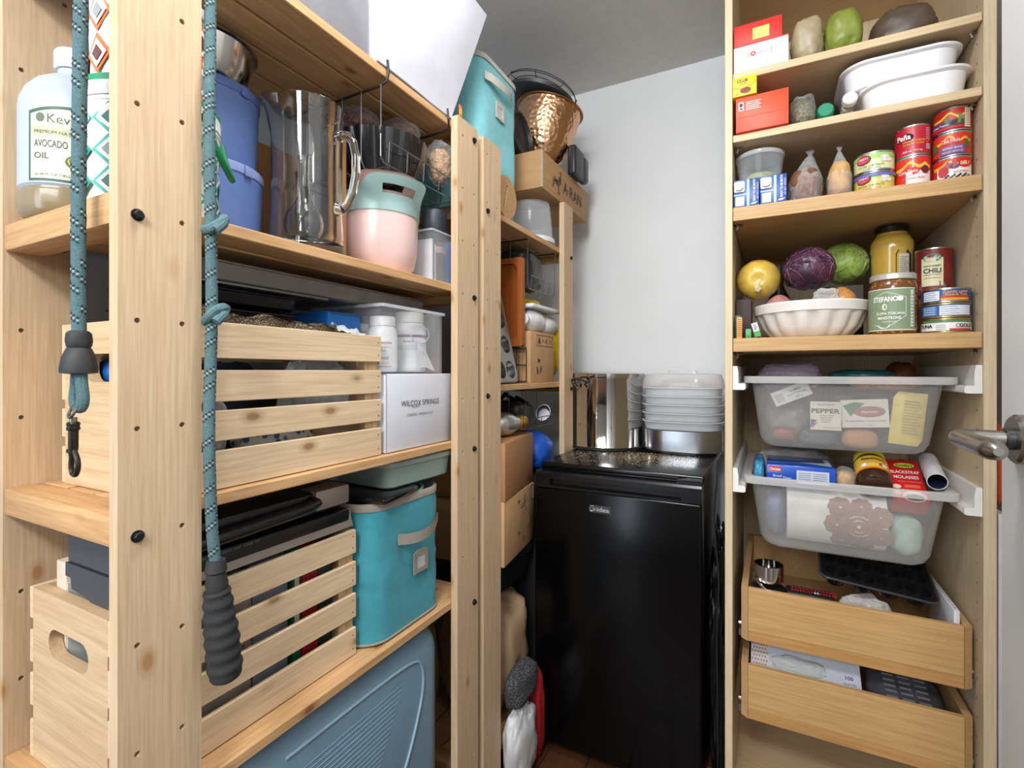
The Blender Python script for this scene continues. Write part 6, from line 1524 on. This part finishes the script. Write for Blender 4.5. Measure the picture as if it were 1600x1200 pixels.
can('chili_can', 'dark red chili can with a cream label above the tuna cans', .338, 1.492, S4 + .0932, .0350, .110, chili, base='5a2420')
def tuna1(g, R, a0, h):
    g.cpatch(R, a0, -.042, -.010, .005, h - .006, mat('dfe3e8', .5), 8, .0008); g.cpatch(R, a0, -.008, .042, .0045, h * .30, mat('e8a53a', .5), 10, .0008); g.cpatch(R, a0, -.008, .042, h * .30, h * .45, mat('c8391f', .5), 10, .0008)
    for i in range(4): g.cpatch(R, a0, -.040, -.014 - .003 * (i % 2), .008 + .0045 * i, .0095 + .0045 * i, mat('8d94a6', .5), 4, .0012)
    g.text('FLAKED LIGHT', .0062, mat('efa63a', .5), None, .018, h * .62, cyl=(R + .0010, a0), wide=.044, bold=.03); g.text('Skipjack Tuna', .0058, mat('efa63a', .5), None, .018, h * .46, cyl=(R + .0014, a0), wide=.038, bold=.03)
def tuna2(g, R, a0, h):
    g.cpatch(R, a0, -.010, .046, .005, h - .006, mat('dfe2e6', .5), 12, .0008); g.cpatch(R, a0, -.044, -.014, .005, h - .008, mat('5d7fae', .5), 8, .0008)
    for i in range(4): g.cpatch(R, a0, -.008, .022 - .004 * (i % 2), .008 + .0045 * i, .0093 + .0045 * i, mat('98a0b2', .5), 5, .0012); g.cpatch(R, a0, -.042, -.017, .008 + .0045 * i, .0095 + .0045 * i, mat('c3d0e2', .5), 4, .0012)
def tuna3(g, R, a0, h):
    g.cpatch(R, a0, -.060, .060, .0045, h - .010, mat('e6e3df', .5), 20, .0006); g.cpatch(R, a0, .006, .05, .0045, .0085, mat('c0392b', .5), 10, .0010)
    g.text('TUNA', .010, BLKK, None, -.036, h * .36, cyl=(R + .0010, a0), bold=.03); g.text('GOLD', .010, BLKK, None, .036, h * .36, cyl=(R + .0010, a0), bold=.03); g.coval(R, a0, .020, h * .46, .0042, .0042, mat('8a6a4a', .5), .0010); g.coval(R, a0, .020, h * .46, .0028, .0028, mat('e0d9d0', .5), .0012)
    for i in range(3): g.cpatch(R, a0, -.016, .0, .007 + .004 * i, .0083 + .004 * i, mat('8b8b90', .5), 4, .0010)
tx, ty = .3345, 1.388; tg = 'tuna cans on the fourth shelf'
can('tuna_can', 'blue and orange tuna can, top of the stack of three', tx, ty, S4 + .0638, .0412, .0312, tuna1, group=tg, base='24508f')
can('tuna_can', 'blue and white tuna can, middle of the stack of three', tx, ty, S4 + .0322, .0412, .0312, tuna2, GOLD, group=tg, base='2a5a9c')
can('tuna_can', 'green and white tuna can, bottom of the stack of three', tx, ty, S4 + .0006, .0412, .0312, tuna3, GOLD, group=tg, base='5b7a52')

# ---- clear bins hung on white rails
RAIL = mat('e6e2dc', .4, var=.01)
BIN = film('dcd9d4', .25, .22, 0, 40, .42); BRIM = film('dcd8d2', .60, .25, 0, 40, .3)
def storage_bin(label, zr, zbot, y0, rx, group):
    t = thing('storage_bin', label, 'bin', (0, 0, 0), group=group)
    y1 = y0 + .46; cx = (IX0 + IX1) / 2; cy = (y0 + y1) / 2; hx, hy = (IX1 - IX0) / 2 - .022, (y1 - y0) / 2
    def rg(ins, z, rad): return rrect(cx, cy, hx - ins, hy - ins * .8, rad, z, 7)
    g = G()
    g.loft([rg(.058, zbot, .03), rg(.045, zbot + .006, .045), rg(.036, zbot + .022, .05), rg(.018, zr - .016, .035), rg(.0165, zr - .0165, .035)], BIN, True, False)
    g.obj('body', t)
    g = G(); g.loft([rg(.018, zr - .018, .03), rg(.001, zr - .017, .022), rg(0, zr - .014, .02), rg(0, zr - .001, .02), rg(.002, zr, .02), rg(.017, zr, .032), rg(.0185, zr - .004, .032)], BRIM, False, False); g.obj('rim', t)
    for x, s in ((IX0, 1), (IX1, -1)):
        r = G(); P = [(0, 0.058), (.010, .058), (.0125, .040), (.0125, .0155), (.026, .0155), (.028, .012), (.028, .002), (.024, 0), (0, 0)]
        z0 = zr - .0175 - .0155
        a = [(x + s * (u + .0004), 1.335, z0 + v) for u, v in P]; b = [(x + s * (u + .0004), 1.86, z0 + v) for u, v in P]
        r.loft([a, b] if s < 0 else [b, a], RAIL); r.obj('rail', cab, smooth=30)
    return t
bg = 'clear bins on white rails'
ZR1, ZR2 = 1.1175, .868
storage_bin('frosted clear bin of spice packets hung under the fourth shelf', ZR1, .940, 1.382, 0, bg)
storage_bin('frosted clear bin holding a white paper pack with lace pattern, lower one', ZR2, .690, 1.372, 0, bg)
def packet(name, label, x0, x1, z0, z1, y, m, prints=None, th=.006, tilt=0, ry=0, cat='packet', bulge=.3):
    w_, h = x1 - x0, z1 - z0
    t = thing(name, label, cat, (x0, y, z0), rot=(tilt, ry, 0))
    g = G()
    n = 8
    def S(u, v, s): return (w_ * u, s * th * (4 * u * (1 - u) * 4 * v * (1 - v)) ** .5 * (1 if bulge else .2) + th * .5 * 0, h * v)
    vs = [S(i / n, j / n, -1) for j in range(n + 1) for i in range(n + 1)] + [S(i / n, j / n, 1) for j in range(n + 1) for i in range(n + 1)]
    k = (n + 1) ** 2; fs = []
    for j in range(n):
        for i in range(n):
            a = j * (n + 1) + i; fs.append((a, a + 1, a + n + 2, a + n + 1)); fs.append((a + k, a + n + 1 + k, a + n + 2 + k, a + 1 + k))
    g.add(vs, fs, m); g.obj('packet', t, smooth=60)
    if prints:
        g = G(); prints(g, FY(0, -th - .0006, 0), w_, h); g.obj('print', t, smooth=0)
    return t
def pr_pepper(g, M, w_, h):
    g.rect(0, 0, w_, h, mat('d9cdbd', .5), M); DK = mat('3e3c44', .5); g.text('PEPPER', .0150, DK, M, w_ / 2, h * .60, wide=w_ * .92, bold=.03, z=.0012); g.rect(w_ * .22, h * .88, w_ * .78, h * .91, mat('8d8880', .5), M, .0010)
    for i in range(4): g.rect(w_ * (.30 + .02 * i), h * (.50 - .075 * i), w_ * (.76 - .03 * i), h * (.525 - .075 * i), mat('8d8880', .5), M, .0010)
    g.poly([(0, h * .06), (w_ * .02, h * .38), (w_ * .22, h * .34)], mat('4a5f86', .5), M, .0010); g.poly([(w_ * .03, h * .03), (w_ * .12, h * .22), (w_ * .26, h * .28)], mat('b5473f', .5), M, .0012); g.text('product of Vietnam', .0045, DK, M, w_ * .70, h * .08, wide=w_ * .5, z=.0012)
def pr_cumin(g, M, w_, h):
    g.rect(0, 0, w_, h, mat('cfccc6', .5), M); DK = mat('55545c', .5); g.text('CUMIN', .0080, DK, M, w_ * .64, h * .62, bold=.02, z=.0012); g.text('ground whole seed', .0055, DK, M, w_ * .64, h * .40, z=.0012, wide=w_ * .5); g.text('200 g', .0072, DK, M, w_ * .66, h * .14, z=.0012)
    for i in range(5): g.rect(w_ * .08, h * (.2 + .12 * i), w_ * .30, h * (.25 + .12 * i), mat('98969a', .5), M, .0010)
def pr_oval(g, M, w_, h):
    g.rect(0, 0, w_, h, mat('d8cfc2', .5), M); g.oval(w_ * .60, h * .56, w_ * .34, h * .20, mat('a06a5c', .5), M, .0010); g.text('Horton', .0085, WHT, M, w_ * .60, h * .52, z=.0014, wide=w_ * .34)
    g.poly([(w_ * .04, h * .80), (w_ * .20, h * .40), (w_ * .34, h * .66), (w_ * .52, h * .86), (w_ * .30, h * .92)], mat('4c7a5a', .5), M, .0008); g.text('TURMERIC POWDER', .0055, mat('5c5b66', .5), M, w_ * .5, h * .20, z=.0012, wide=w_ * .86); g.text('100 g', .0045, mat('5c5b66', .5), M, w_ * .6, h * .06, z=.0012)
def pr_yel(g, M, w_, h):
    for i in range(12): g.rect(w_ * .32, h * (.22 + .055 * i), w_ * (.86 - .05 * (i % 3)), h * (.24 + .055 * i), mat('a99b4c', .5), M, .0010)
y_ = 1.432
packet('spice_packet', 'white labelled cumin packet tilted at the left of the spice bin', .012, .098, 1.040, 1.076, 1.428, mat('cfccc6', .5), pr_cumin, .003, 0, -.42)
packet('spice_packet', 'cream pepper packet in the middle of the spice bin', .085, .149, .987, 1.056, 1.429, mat('d9cdbd', .5), pr_pepper, .004)
packet('spice_packet', 'cream packet with a red oval right of the pepper packet', .152, .245, .994, 1.060, 1.438, mat('d8cfc2', .5), pr_oval, .004, 0, -.06)
packet('spice_packet', 'yellow packet at the right end of the spice bin', .240, .302, .964, 1.085, 1.428, mat('d9c05a', .45), pr_yel, .008, 0, .10)
softbag('spice_bag', 'orange brown powder bag low under the red oval packet', 'bag', (.188, 1.444, .968), (.036, .018, .0225), mat('b07a4c', .6, var=.1), 3, .06, 5)
softbag('spice_bag', 'dark grey peppercorn bag low under the pepper packet', 'bag', (.104, 1.460, .967), (.042, .022, .022), speckle('4a4a52', '74747c', 200, .6, .2), 4, .06, 5)
softbag('spice_bag', 'reddish packet in the lower left of the spice bin', 'bag', (.030, 1.445, .972), (.028, .022, .016), mat('8a4a46', .5), 7, .1, 5)
softbag('spice_bag', 'greyish bag filling the left of the spice bin', 'bag', (.040, 1.535, 1.010), (.052, .05, .060), mat('8b857d', .5, var=.15), 8, .1, 8)
softbag('spice_bag', 'brownish bag behind the labelled spice packets', 'bag', (.185, 1.545, 1.010), (.082, .06, .058), mat('6d6156', .5, var=.2), 9, .1, 8)
softbag('zip_bag', 'clear zip bag with a violet seam standing up at the left of the spice bin', 'bag', (.045, 1.50, 1.116), (.072, .05, .036), film('b9a9c0', .35, .12, .6, 30, .3), 3, .14, 10)
softbag('food_pouch', 'teal and silver pouch lying on top of the spice bin', 'pouch', (.205, 1.530, 1.112), (.070, .06, .022), mat('1f6a70', .3, var=.3, bump=.4, bscale=40), 5, .14, 10)
softbag('food_pouch', 'reddish brown pouch leaning at the back right of the spice bin', 'pouch', (.296, 1.61, 1.095), (.034, .05, .060), mat('6a3a1a', .35, var=.2), 6, .08, 6)
softbag('seed_bag', 'clear bag of pinkish beans across the top of the spice bin', 'bag', (.235, 1.437, 1.103), (.070, .022, .0150), speckle('b98a76', 'd9b8a4', 220, .5, .25, .6), 8, .1, 10)

# lower bin
t = thing('paper_pack', 'white paper roll pack with a brown lace pattern in the lower clear bin', 'paper', (.137, 1.486, .6975))
g = G(); RP = mat('e3ddd4', .6); rp = .072
g.loft([[(-.100 + .0, 0, 0)] * 0 or [(x, rp * math.cos(a), rp + .002 + rp * math.sin(a) * 1.02) for a in [2 * pi * i / 40 for i in range(40)]] for x in (-.102, -.100, .100, .102)], RP); g.obj('roll', t)
g = G(); LC = mat('a07a6c', .6, var=.15, scale=160)
def onroll(u, v, e=.0008):      # u along x, v as angle round the roll front
    a = pi + .10 - v; return (u, (rp + e) * math.cos(a), rp + .002 + (rp + e) * 1.02 * math.sin(a))
def doily(cu, cv, R, n, hole=True):
    pts = []
    for i in range(72):
        a = 2 * pi * i / 72; r = R * (1 + .13 * abs(math.sin(n * a / 2)))
        pts.append((cu + r * math.cos(a), cv + r * math.sin(a)))
    cen = onroll(cu, cv / rp)
    rings_ = []
    for f in (.12, .3, .36, .52, .58, .76, .82, 1.0): rings_.append([onroll(cu + (p[0] - cu) * f, (cv + (p[1] - cv) * f) / rp) for p in pts])
    for q in (0, 2, 4, 6):
        m = len(pts); vs = rings_[q] + rings_[q + 1]
        g.add(vs, [(i, (i + 1) % m, (i + 1) % m + m, i + m) for i in range(m)], LC)
    for i in range(36):
        a = 2 * pi * i / 36; w_ = .0016; d = (math.cos(a), math.sin(a)); e = (-d[1] * w_, d[0] * w_)
        g.add([onroll(cu + d[0] * R * .1 + e[0], (cv + d[1] * R * .1 + e[1]) / rp, .001), onroll(cu + d[0] * R + e[0], (cv + d[1] * R + e[1]) / rp, .001), onroll(cu + d[0] * R - e[0], (cv + d[1] * R - e[1]) / rp, .001), onroll(cu + d[0] * R * .1 - e[0], (cv + d[1] * R * .1 - e[1]) / rp, .001)], [(0, 1, 2, 3)], LC)
doily(.046, .000, .040, 18); doily(.010, .040, .024, 9); doily(.002, .000, .024, 9); doily(.016, -.042, .024, 9); doily(.090, -.022, .023, 9); doily(.088, .026, .022, 9); doily(.054, -.052, .023, 9); doily(.052, .046, .02, 9)
g.obj('lace_print', t, smooth=60)
softbag('plastic_bag', 'bluish grey packet at the left inside the lower clear bin', 'bag', (.008, 1.485, .765), (.026, .05, .055), mat('66708a', .5, var=.15), 3, .06, 5)
softbag('plastic_bag', 'pale mint bag at the right inside the lower clear bin', 'bag', (.279, 1.480, .745), (.034, .05, .045), mat('a9c2b0', .5, var=.15), 4, .08, 6)
t = thing('cookie_box', 'bright blue biscuit box lying on the lower clear bin', 'box', (-.010, 1.428, .8475))
g = G(); BLX = mat('1d4fb4', .28, var=.04, coat=.4); g.box(0, 0, 0, .148, .155, .046, BLX, .001); g.obj('box', t)
g = G(); M = FY(0, 0, 0); MT_ = FZ(0, 0, .0460)
g.rect(.066, .004, .135, .036, mat('c9cdda', .5), M)
for i in range(5):
    g.rect(.070, .009 + .005 * i, .097, .0105 + .005 * i, mat('6f7690', .5), M, .0008); g.rect(.101, .009 + .005 * i, .130, .0105 + .005 * i, mat('6f7690', .5), M, .0008)
g.rect(.005, .029, .032, .042, mat('d23a32', .5), M); g.text('Christie', .0095, WHT, M, .0185, .032, bold=.02, z=.0010, wide=.024); g.text('Bread', .0085, WHT, M, .024, .016, z=.0010); g.text('Thins', .0085, WHT, M, .045, .012, z=.0010); g.rect(.012, .001, .062, .005, mat('8a5a3a', .5), M)
g.poly([(.075, .06), (.135, .03), (.143, .03), (.143, .13), (.130, .13), (.132, .07)], mat('d9dce4', .5), MT_); g.poly([(.0, .03), (.09, .045), (.14, .02), (.14, .026), (.09, .055), (.0, .04)], mat('6f9be0', .4), MT_, .0006); g.text('30 biscuits', .010, mat('c9d6f0', .5), MT_, .06, .10, z=.0008); g.obj('print', t, smooth=0)
softbag('chip_bag', 'light blue foil bag at the left of the biscuit box', 'bag', (-.0275, 1.475, .868), (.0140, .07, .040), mat('3f86a8', .3, var=.35, scale=40, bump=.4, bscale=40), 4, .12, 12)
softbag('plastic_bag', 'white bag with dark seams behind the blue biscuit box', 'bag', (.060, 1.655, .862), (.095, .06, .045), mat('cfcac8', .4, bump=.5, bscale=25), 8, .14, 14)
t = thing('bun_bag', 'seeded bun in a clear bag right of the biscuit box', 'bread', (.1595, 1.445, .873))
softbag('bun', None, None, (0, 0, -.004), (.0185, .030, .019), mat('c39a62', .7, var=.25, scale=60, bump=.3), 5, .06, 5, parent=t); softbag('wrapper', None, None, (0, 0, 0), (.0200, .036, .024), CLR, 7, .12, 14, parent=t)
t = thing('yeast_jar', 'brown jar with a yellow label and lid leaning back beside the bun', 'jar', (.2155, 1.416, .857), rot=(math.radians(-60), 0, 0))
R = .0345
g = G(); g.lathe([(.028, 0), (.033, .003), (.0345, .010), (.0345, .084), (.031, .092), (.029, .095)], mat('3a2314', .15, coat=.6), 44); g.obj('glass', t)
g = G(); g.lathe([(.0315, .0955), (.033, .097), (.033, .108), (.031, .110)], mat('d6c92e', .4), 40); g.obj('lid', t)
g = G(); a0 = -pi / 2
g.lathe([(R + .0003, .034), (R + .0003, .082)], mat('e9bb48', .4), 44, cap0=False, cap1=False); g.lathe([(R + .0006, .034), (R + .0006, .040)], mat('e0792a', .4), 44, cap0=False, cap1=False); g.lathe([(R + .0006, .080), (R + .0006, .084)], mat('3a2a18', .4), 44, cap0=False, cap1=False)
g.text("Fleischmann's", .0115, mat('4a2f10', .5), None, .002, .064, cyl=(R + .0006, a0), wide=.050, bold=.03); g.text('TRADITIONAL YEAST', .005, mat('8a4a1c', .5), None, .002, .057, cyl=(R + .0006, a0), wide=.044); g.coval(R + .0004, a0, .0, .049, .024, .0055, mat('8a4a22', .5)); g.coval(R + .0006, a0, -.020, .048, .006, .005, WHT); g.coval(R + .0006, a0, .022, .049, .006, .005, WHT)
g.obj('label', t, smooth=60)
t = thing('molasses_carton', 'red molasses carton leaning back in the lower clear bin', 'carton', (.251, 1.432, .834), rot=(math.radians(-52), 0, math.radians(2)))
g = G(); RC = mat('cc1f24', .35, var=.02, coat=.2); g.box(0, 0, 0, .068, .045, .125, RC, .001); g.obj('box', t)
g = G(); M = FY(0, 0, 0); g.oval(.038, .107, .022, .0095, mat('2c3a24', .5), M); g.oval(.038, .107, .0205, .008, mat('d6c93a', .5), M, .0009); g.text("Crosby's", .0100, mat('2c3a24', .5), M, .038, .1035, wide=.032, bold=.03, z=.0013)
g.text('BLACKSTRAP', .0130, WHT, M, .036, .081, wide=.056, bold=.01, z=.0010); g.text('MOLASSES', .0130, WHT, M, .036, .065, wide=.048, bold=.01, z=.0010); g.text('PURE COOKING', .0050, mat('e9a0a0', .5), M, .041, .054, wide=.044, z=.0010); g.rect(.028, .038, .058, .047, mat('e0603a', .5), M)
g.oval(.042, .012, .022, .016, WHT, M, .0008); g.oval(.042, .008, .018, .010, mat('6a3a20', .5), M, .0011); g.oval(.013, .040, .009, .006, mat('e9d9c0', .5), M); g.oval(.010, .020, .008, .007, mat('e9d9c0', .5), M); g.obj('print', t, smooth=0)
g = G(); g.lathe([(.012, .1255), (.013, .127), (.013, .137), (.011, .139)], RC, 24, (.040, .022, 0)); g.obj('cap', t)
t = thing('paper_tube', 'white paper tube with a dark blue inside lying beside the molasses carton', 'tube', (.3405, 1.555, .912), rot=(math.radians(100), 0, math.radians(-6)))
g = G(); g.lathe([(.0185, 0), (.0185, .150), (.0172, .150), (.0172, .001)], mat('dcd8dc', .5), 36, cap0=False, cap1=False); g.obj('tube', t)
g = G(); g.lathe([(.0170, .149), (.0170, .002), (.001, .002)], mat('1f2348', .6), 36, cap0=False, cap1=False); g.obj('lining', t)

# ---- drawers
DF = wood('cba26c', 'a97c44', 'x', .4, 55, False, .6); DS = wood('c9a274', 'a97c44', 'y', .45, 60, False, .5)
def drawer(label, z0, z1, y0, x0=-.0660, x1=.3725):
    t = thing('drawer', label, 'drawer', (0, 0, 0), group='birch drawers at the bottom of the cabinet')
    g = G(); g.box(x0 + .0155, y0, z0 + .026, x1 - .0155, y0 + .014, z1, DF, .0008, seg=1); g.obj('front_panel', t, smooth=30)
    g = G(); g.box(x0 + .0155, y0 + .0006, z0, x1 - .0155, y0 + .0146, z0 + .0256, wood('c2935c', 'a07038', 'x', .45, 50, False, .8), .0008, seg=1); g.obj('front_strip', t, smooth=30)
    for a, s in ((x0, 1), (x1, -1)):
        g = G(); b = a + s * .015
        A = [(a, y0 + .012), (b, y0), (b, y0 + .46), (a, y0 + .46)]
        if s < 0: A = A[::-1]
        g.loft([[(p, q, z0) for p, q in A], [(p, q, z1) for p, q in A]], DS); g.obj('side_panel', t, smooth=0)
    g = G(); g.box(x0 + .0155, y0 + .445, z0 + .01, x1 - .0155, y0 + .459, z1, DS); g.obj('back_panel', t, smooth=0)
    g = G(); g.box(x0 + .0155, y0 + .0155, z0 + .012, x1 - .0155, y0 + .4445, z0 + .018, DS); g.obj('base', t, smooth=0)
    for a, s in ((x0 - .0005, -1), (x1 + .0005, 1)):
        g = G(); g.box(a, y0 + .022, z0 - .001, a + s * .006, y0 + .46, z0 + .016, mat('8a8c8e', .3, .8)); g.tube([(a + s * .001, y0 + .035, z0 + .026), (a + s * .0065, y0 + .035, z0 + .026)], .005, mat('c9cacc', .3, .9), 12); g.obj('runner', t, smooth=30)
    return t
D1 = (.467, .597); D2 = (.278, .409)
drawer('upper birch drawer, full of baking tins', D1[0], D1[1], 1.355)
drawer('lower birch drawer holding a glove box', D2[0], D2[1], 1.352)
def in1(z=0): return D1[0] + .0185 + z
t = thing('steel_ring', 'polished steel cup on a stack of black lids at the left of the upper drawer', 'cup', (-.006, 1.420, .603))
g = G(); g.lathe([(.0325, 0), (.034, .001), (.034, .040), (.032, .040), (.0315, .003)], mat('d2d0cf', .1, 1.0), 40); g.obj('cup', t)
g = G(); g.tube(smooth([(-.033, -.018, .008), (-.016, -.041, -.004), (.004, -.0455, -.016), (.020, -.041, -.026)], 4), .0035, mat('c9c9c9', .15, 1.0), 8); g.obj('clasp', t)
g = G(); g.lathe([(.036, 0), (.038, .002), (.038, .022), (.0365, .025), (.038, .028), (.038, .048), (.0365, .051), (.038, .054), (.038, .074), (.0365, .077), (.038, .080), (.038, .099), (.034, .1005)], mat('19191b', .35), 36); tag(g.obj('black_lid_stack', loc=(-.006, 1.422, in1(.001))), 'stack of black round lids under the polished steel cup', 'tin')  # stack of black lids drawn as one ribbed body
t = thing('flour_bag', 'dark bag with red and white print behind the upper drawer front', 'bag', (.032, 1.385, in1(.001)))
g = G(); g.box(0, 0, 0, .100, .05, .108, mat('1d191b', .45, bump=.3, bscale=50), .006); g.obj('bag', t)
g = G(); M = FZ(0, 0, .1082)
for i in range(16): g.rect(.012 + .006 * i, .012, .0155 + .006 * i, .024, mat('b3282c' if i not in (8, 9) else 'd9d9dc', .5), M)
for i in range(12): g.rect(.012 + .008 * i, .030, .018 + .008 * i, .038, mat('a92a30', .5), M)
g.obj('print', t, smooth=0)
g = G(); hole = [(a, b) for a, b, _ in rrect(.055, .075, .017, .010, .009, 0)]
g.prism([(0, 0), (.11, 0), (.11, .085), (.085, .108), (.03, .108), (0, .085)], [hole], .002, mat('cbbfbb', .55), frame((.145, 1.402, in1(.001)), (.82, .57, 0), (0, .25, .97))); tag(g.obj('card_sleeve', smooth=30), 'pale pinkish card sleeve with a hand slot standing in the upper drawer', 'card')
softbag('plastic_bag', 'clear crumpled plastic bag in front of the card sleeve, upper drawer', 'bag', (.190, 1.391, in1(.092)), (.050, .016, .030), film('dcd6d0', .32, .12, .9, 50, .4), 5, .18, 22)
t = thing('muffin_pan', 'black nonstick muffin pan tipped in the upper drawer', 'muffin pan', (.104, 1.404, in1(.152)), rot=(math.radians(13), math.radians(5), math.radians(-2)))
MB_ = mat('101012', .22, coat=.5); g = G()
mw, mh = .225, .18; mc = [(.034 + .0525 * i, .036 + .054 * j) for i in range(4) for j in range(3)]
g.prism([(a, b) for a, b, _ in rrect(mw / 2, mh / 2, mw / 2, mh / 2, .02, 0)], [rod(u, v_, .0235, 26) for u, v_ in mc], .0016, MB_, Matrix.Identity(4)); g.tube([(a, b, .0012) for a, b, _ in rrect(mw / 2, mh / 2, mw / 2, mh / 2, .02, 0)], .0028, mat('4a4b4e', .25, .5), 8, True); g.obj('plate', t)
c0 = None
for u, v_ in mc:
    if c0 is None: g = G(); g.lathe([(.0235, .0014), (.0225, -.004), (.0185, -.026), (.0165, -.028), (.001, -.028)], MB_, 26, cap0=False); c0 = g.obj('cup', t, loc=(u, v_, 0))
    else: inst(c0, t, (u, v_, 0))
g = G(); g.box(0, 0, 0, .010, .19, .135, mat('d3d2d6', .5), .0008)
for k in range(12): g.rect(.003, .012 + .014 * k, .007, .019 + .014 * k, mat('a9a9b4', .5), FZ(0, 0, .135))
tag(g.obj('booklet', loc=(.3445, 1.374, in1(.001))), 'white edged booklet standing at the right of the upper drawer', 'booklet')
t = thing('glove_box', 'white and orange box of gloves standing in the lower drawer', 'box', (-.0465, 1.437, D2[0] + .0285), rot=(math.radians(40), 0, 0))
g = G(); GB = mat('d2d3de', .5); gw, gd, gh = .235, .115, .074
g.box(0, 0, 0, gw, gd, gh - .0025, GB, .0008); g.obj('box', t)
g = G(); ov = [(a, b) for a, b, _ in rrect(.106, .050, .066, .024, .0235, 0)]
g.prism([(0, 0), (gw, 0), (gw, gd), (0, gd)], [ov], .0022, GB, FZ(0, 0, gh - .0024))
M = FZ(0, 0, gh); OR = mat('c98a4a', .5)
for i in range(7):
    for j in range(11):
        x, y = .004 + .0065 * i + .003 * (j % 2), .006 + .0098 * j
        if x < .038 or (j > 8 and x < .05): g.oval(x, y, .0022, .0028, OR, M, .0004, 8)
BT = mat('2b4a94', .5)
g.text('M', .014, BT, M, .050, .094, bold=.03); g.text('100', .012, BT, M, .212, .046, 'c', bold=.02); g.text('GLOVES', .0070, BT, M, .212, .034); g.text('MULTI-PURPOSE', .0068, BT, M, .200, .022, wide=.058, bold=.01); g.text('Vinyl Gloves', .0070, OR, M, .190, .010, wide=.058); g.obj('top_print', t, smooth=30)
softbag('glove', 'milky vinyl glove bulging from the slot', 'glove', (.106, .050, gh - .003), (.060, .021, .0085), film('dfe3dc', .62, .25, .5, 60, .3), 3, .2, 20, parent=t)
t = thing('grey_pouch', 'grey printed pouch lying at the right of the lower drawer', 'pouch', (.275, 1.470, D2[0] + .080), rot=(.28, 0, 0))
softbag('pouch', None, None, (0, 0, 0), (.072, .085, .042), mat('55565a', .4, var=.2, bump=.3, bscale=40), 5, .07, 6, parent=t)
g = G()
for i in range(5):
    for j in range(3): g.rect(-.040 + .030 * j, -.050 + .016 * i, -.018 + .030 * j, -.044 + .016 * i, mat('8b8c90', .5), FZ(0, 0, .0425))
g.obj('print', t, smooth=0)

# narrow gap between the cabinet and the door
g = G(); g.box(.4065, 1.345, .02, .4205, 1.80, .842, mat('d9d4d8', .5), .001); tag(g.obj('folding_board'), 'pale board standing in the gap between the cabinet and the door', 'board')
softbag('orange_cloth', 'orange cloth hanging in the gap between the cabinet and the door', 'cloth', (.4155, 1.40, .935), (.012, .03, .088), mat('c8542a', .8, bump=.4), 3, .14, 14)
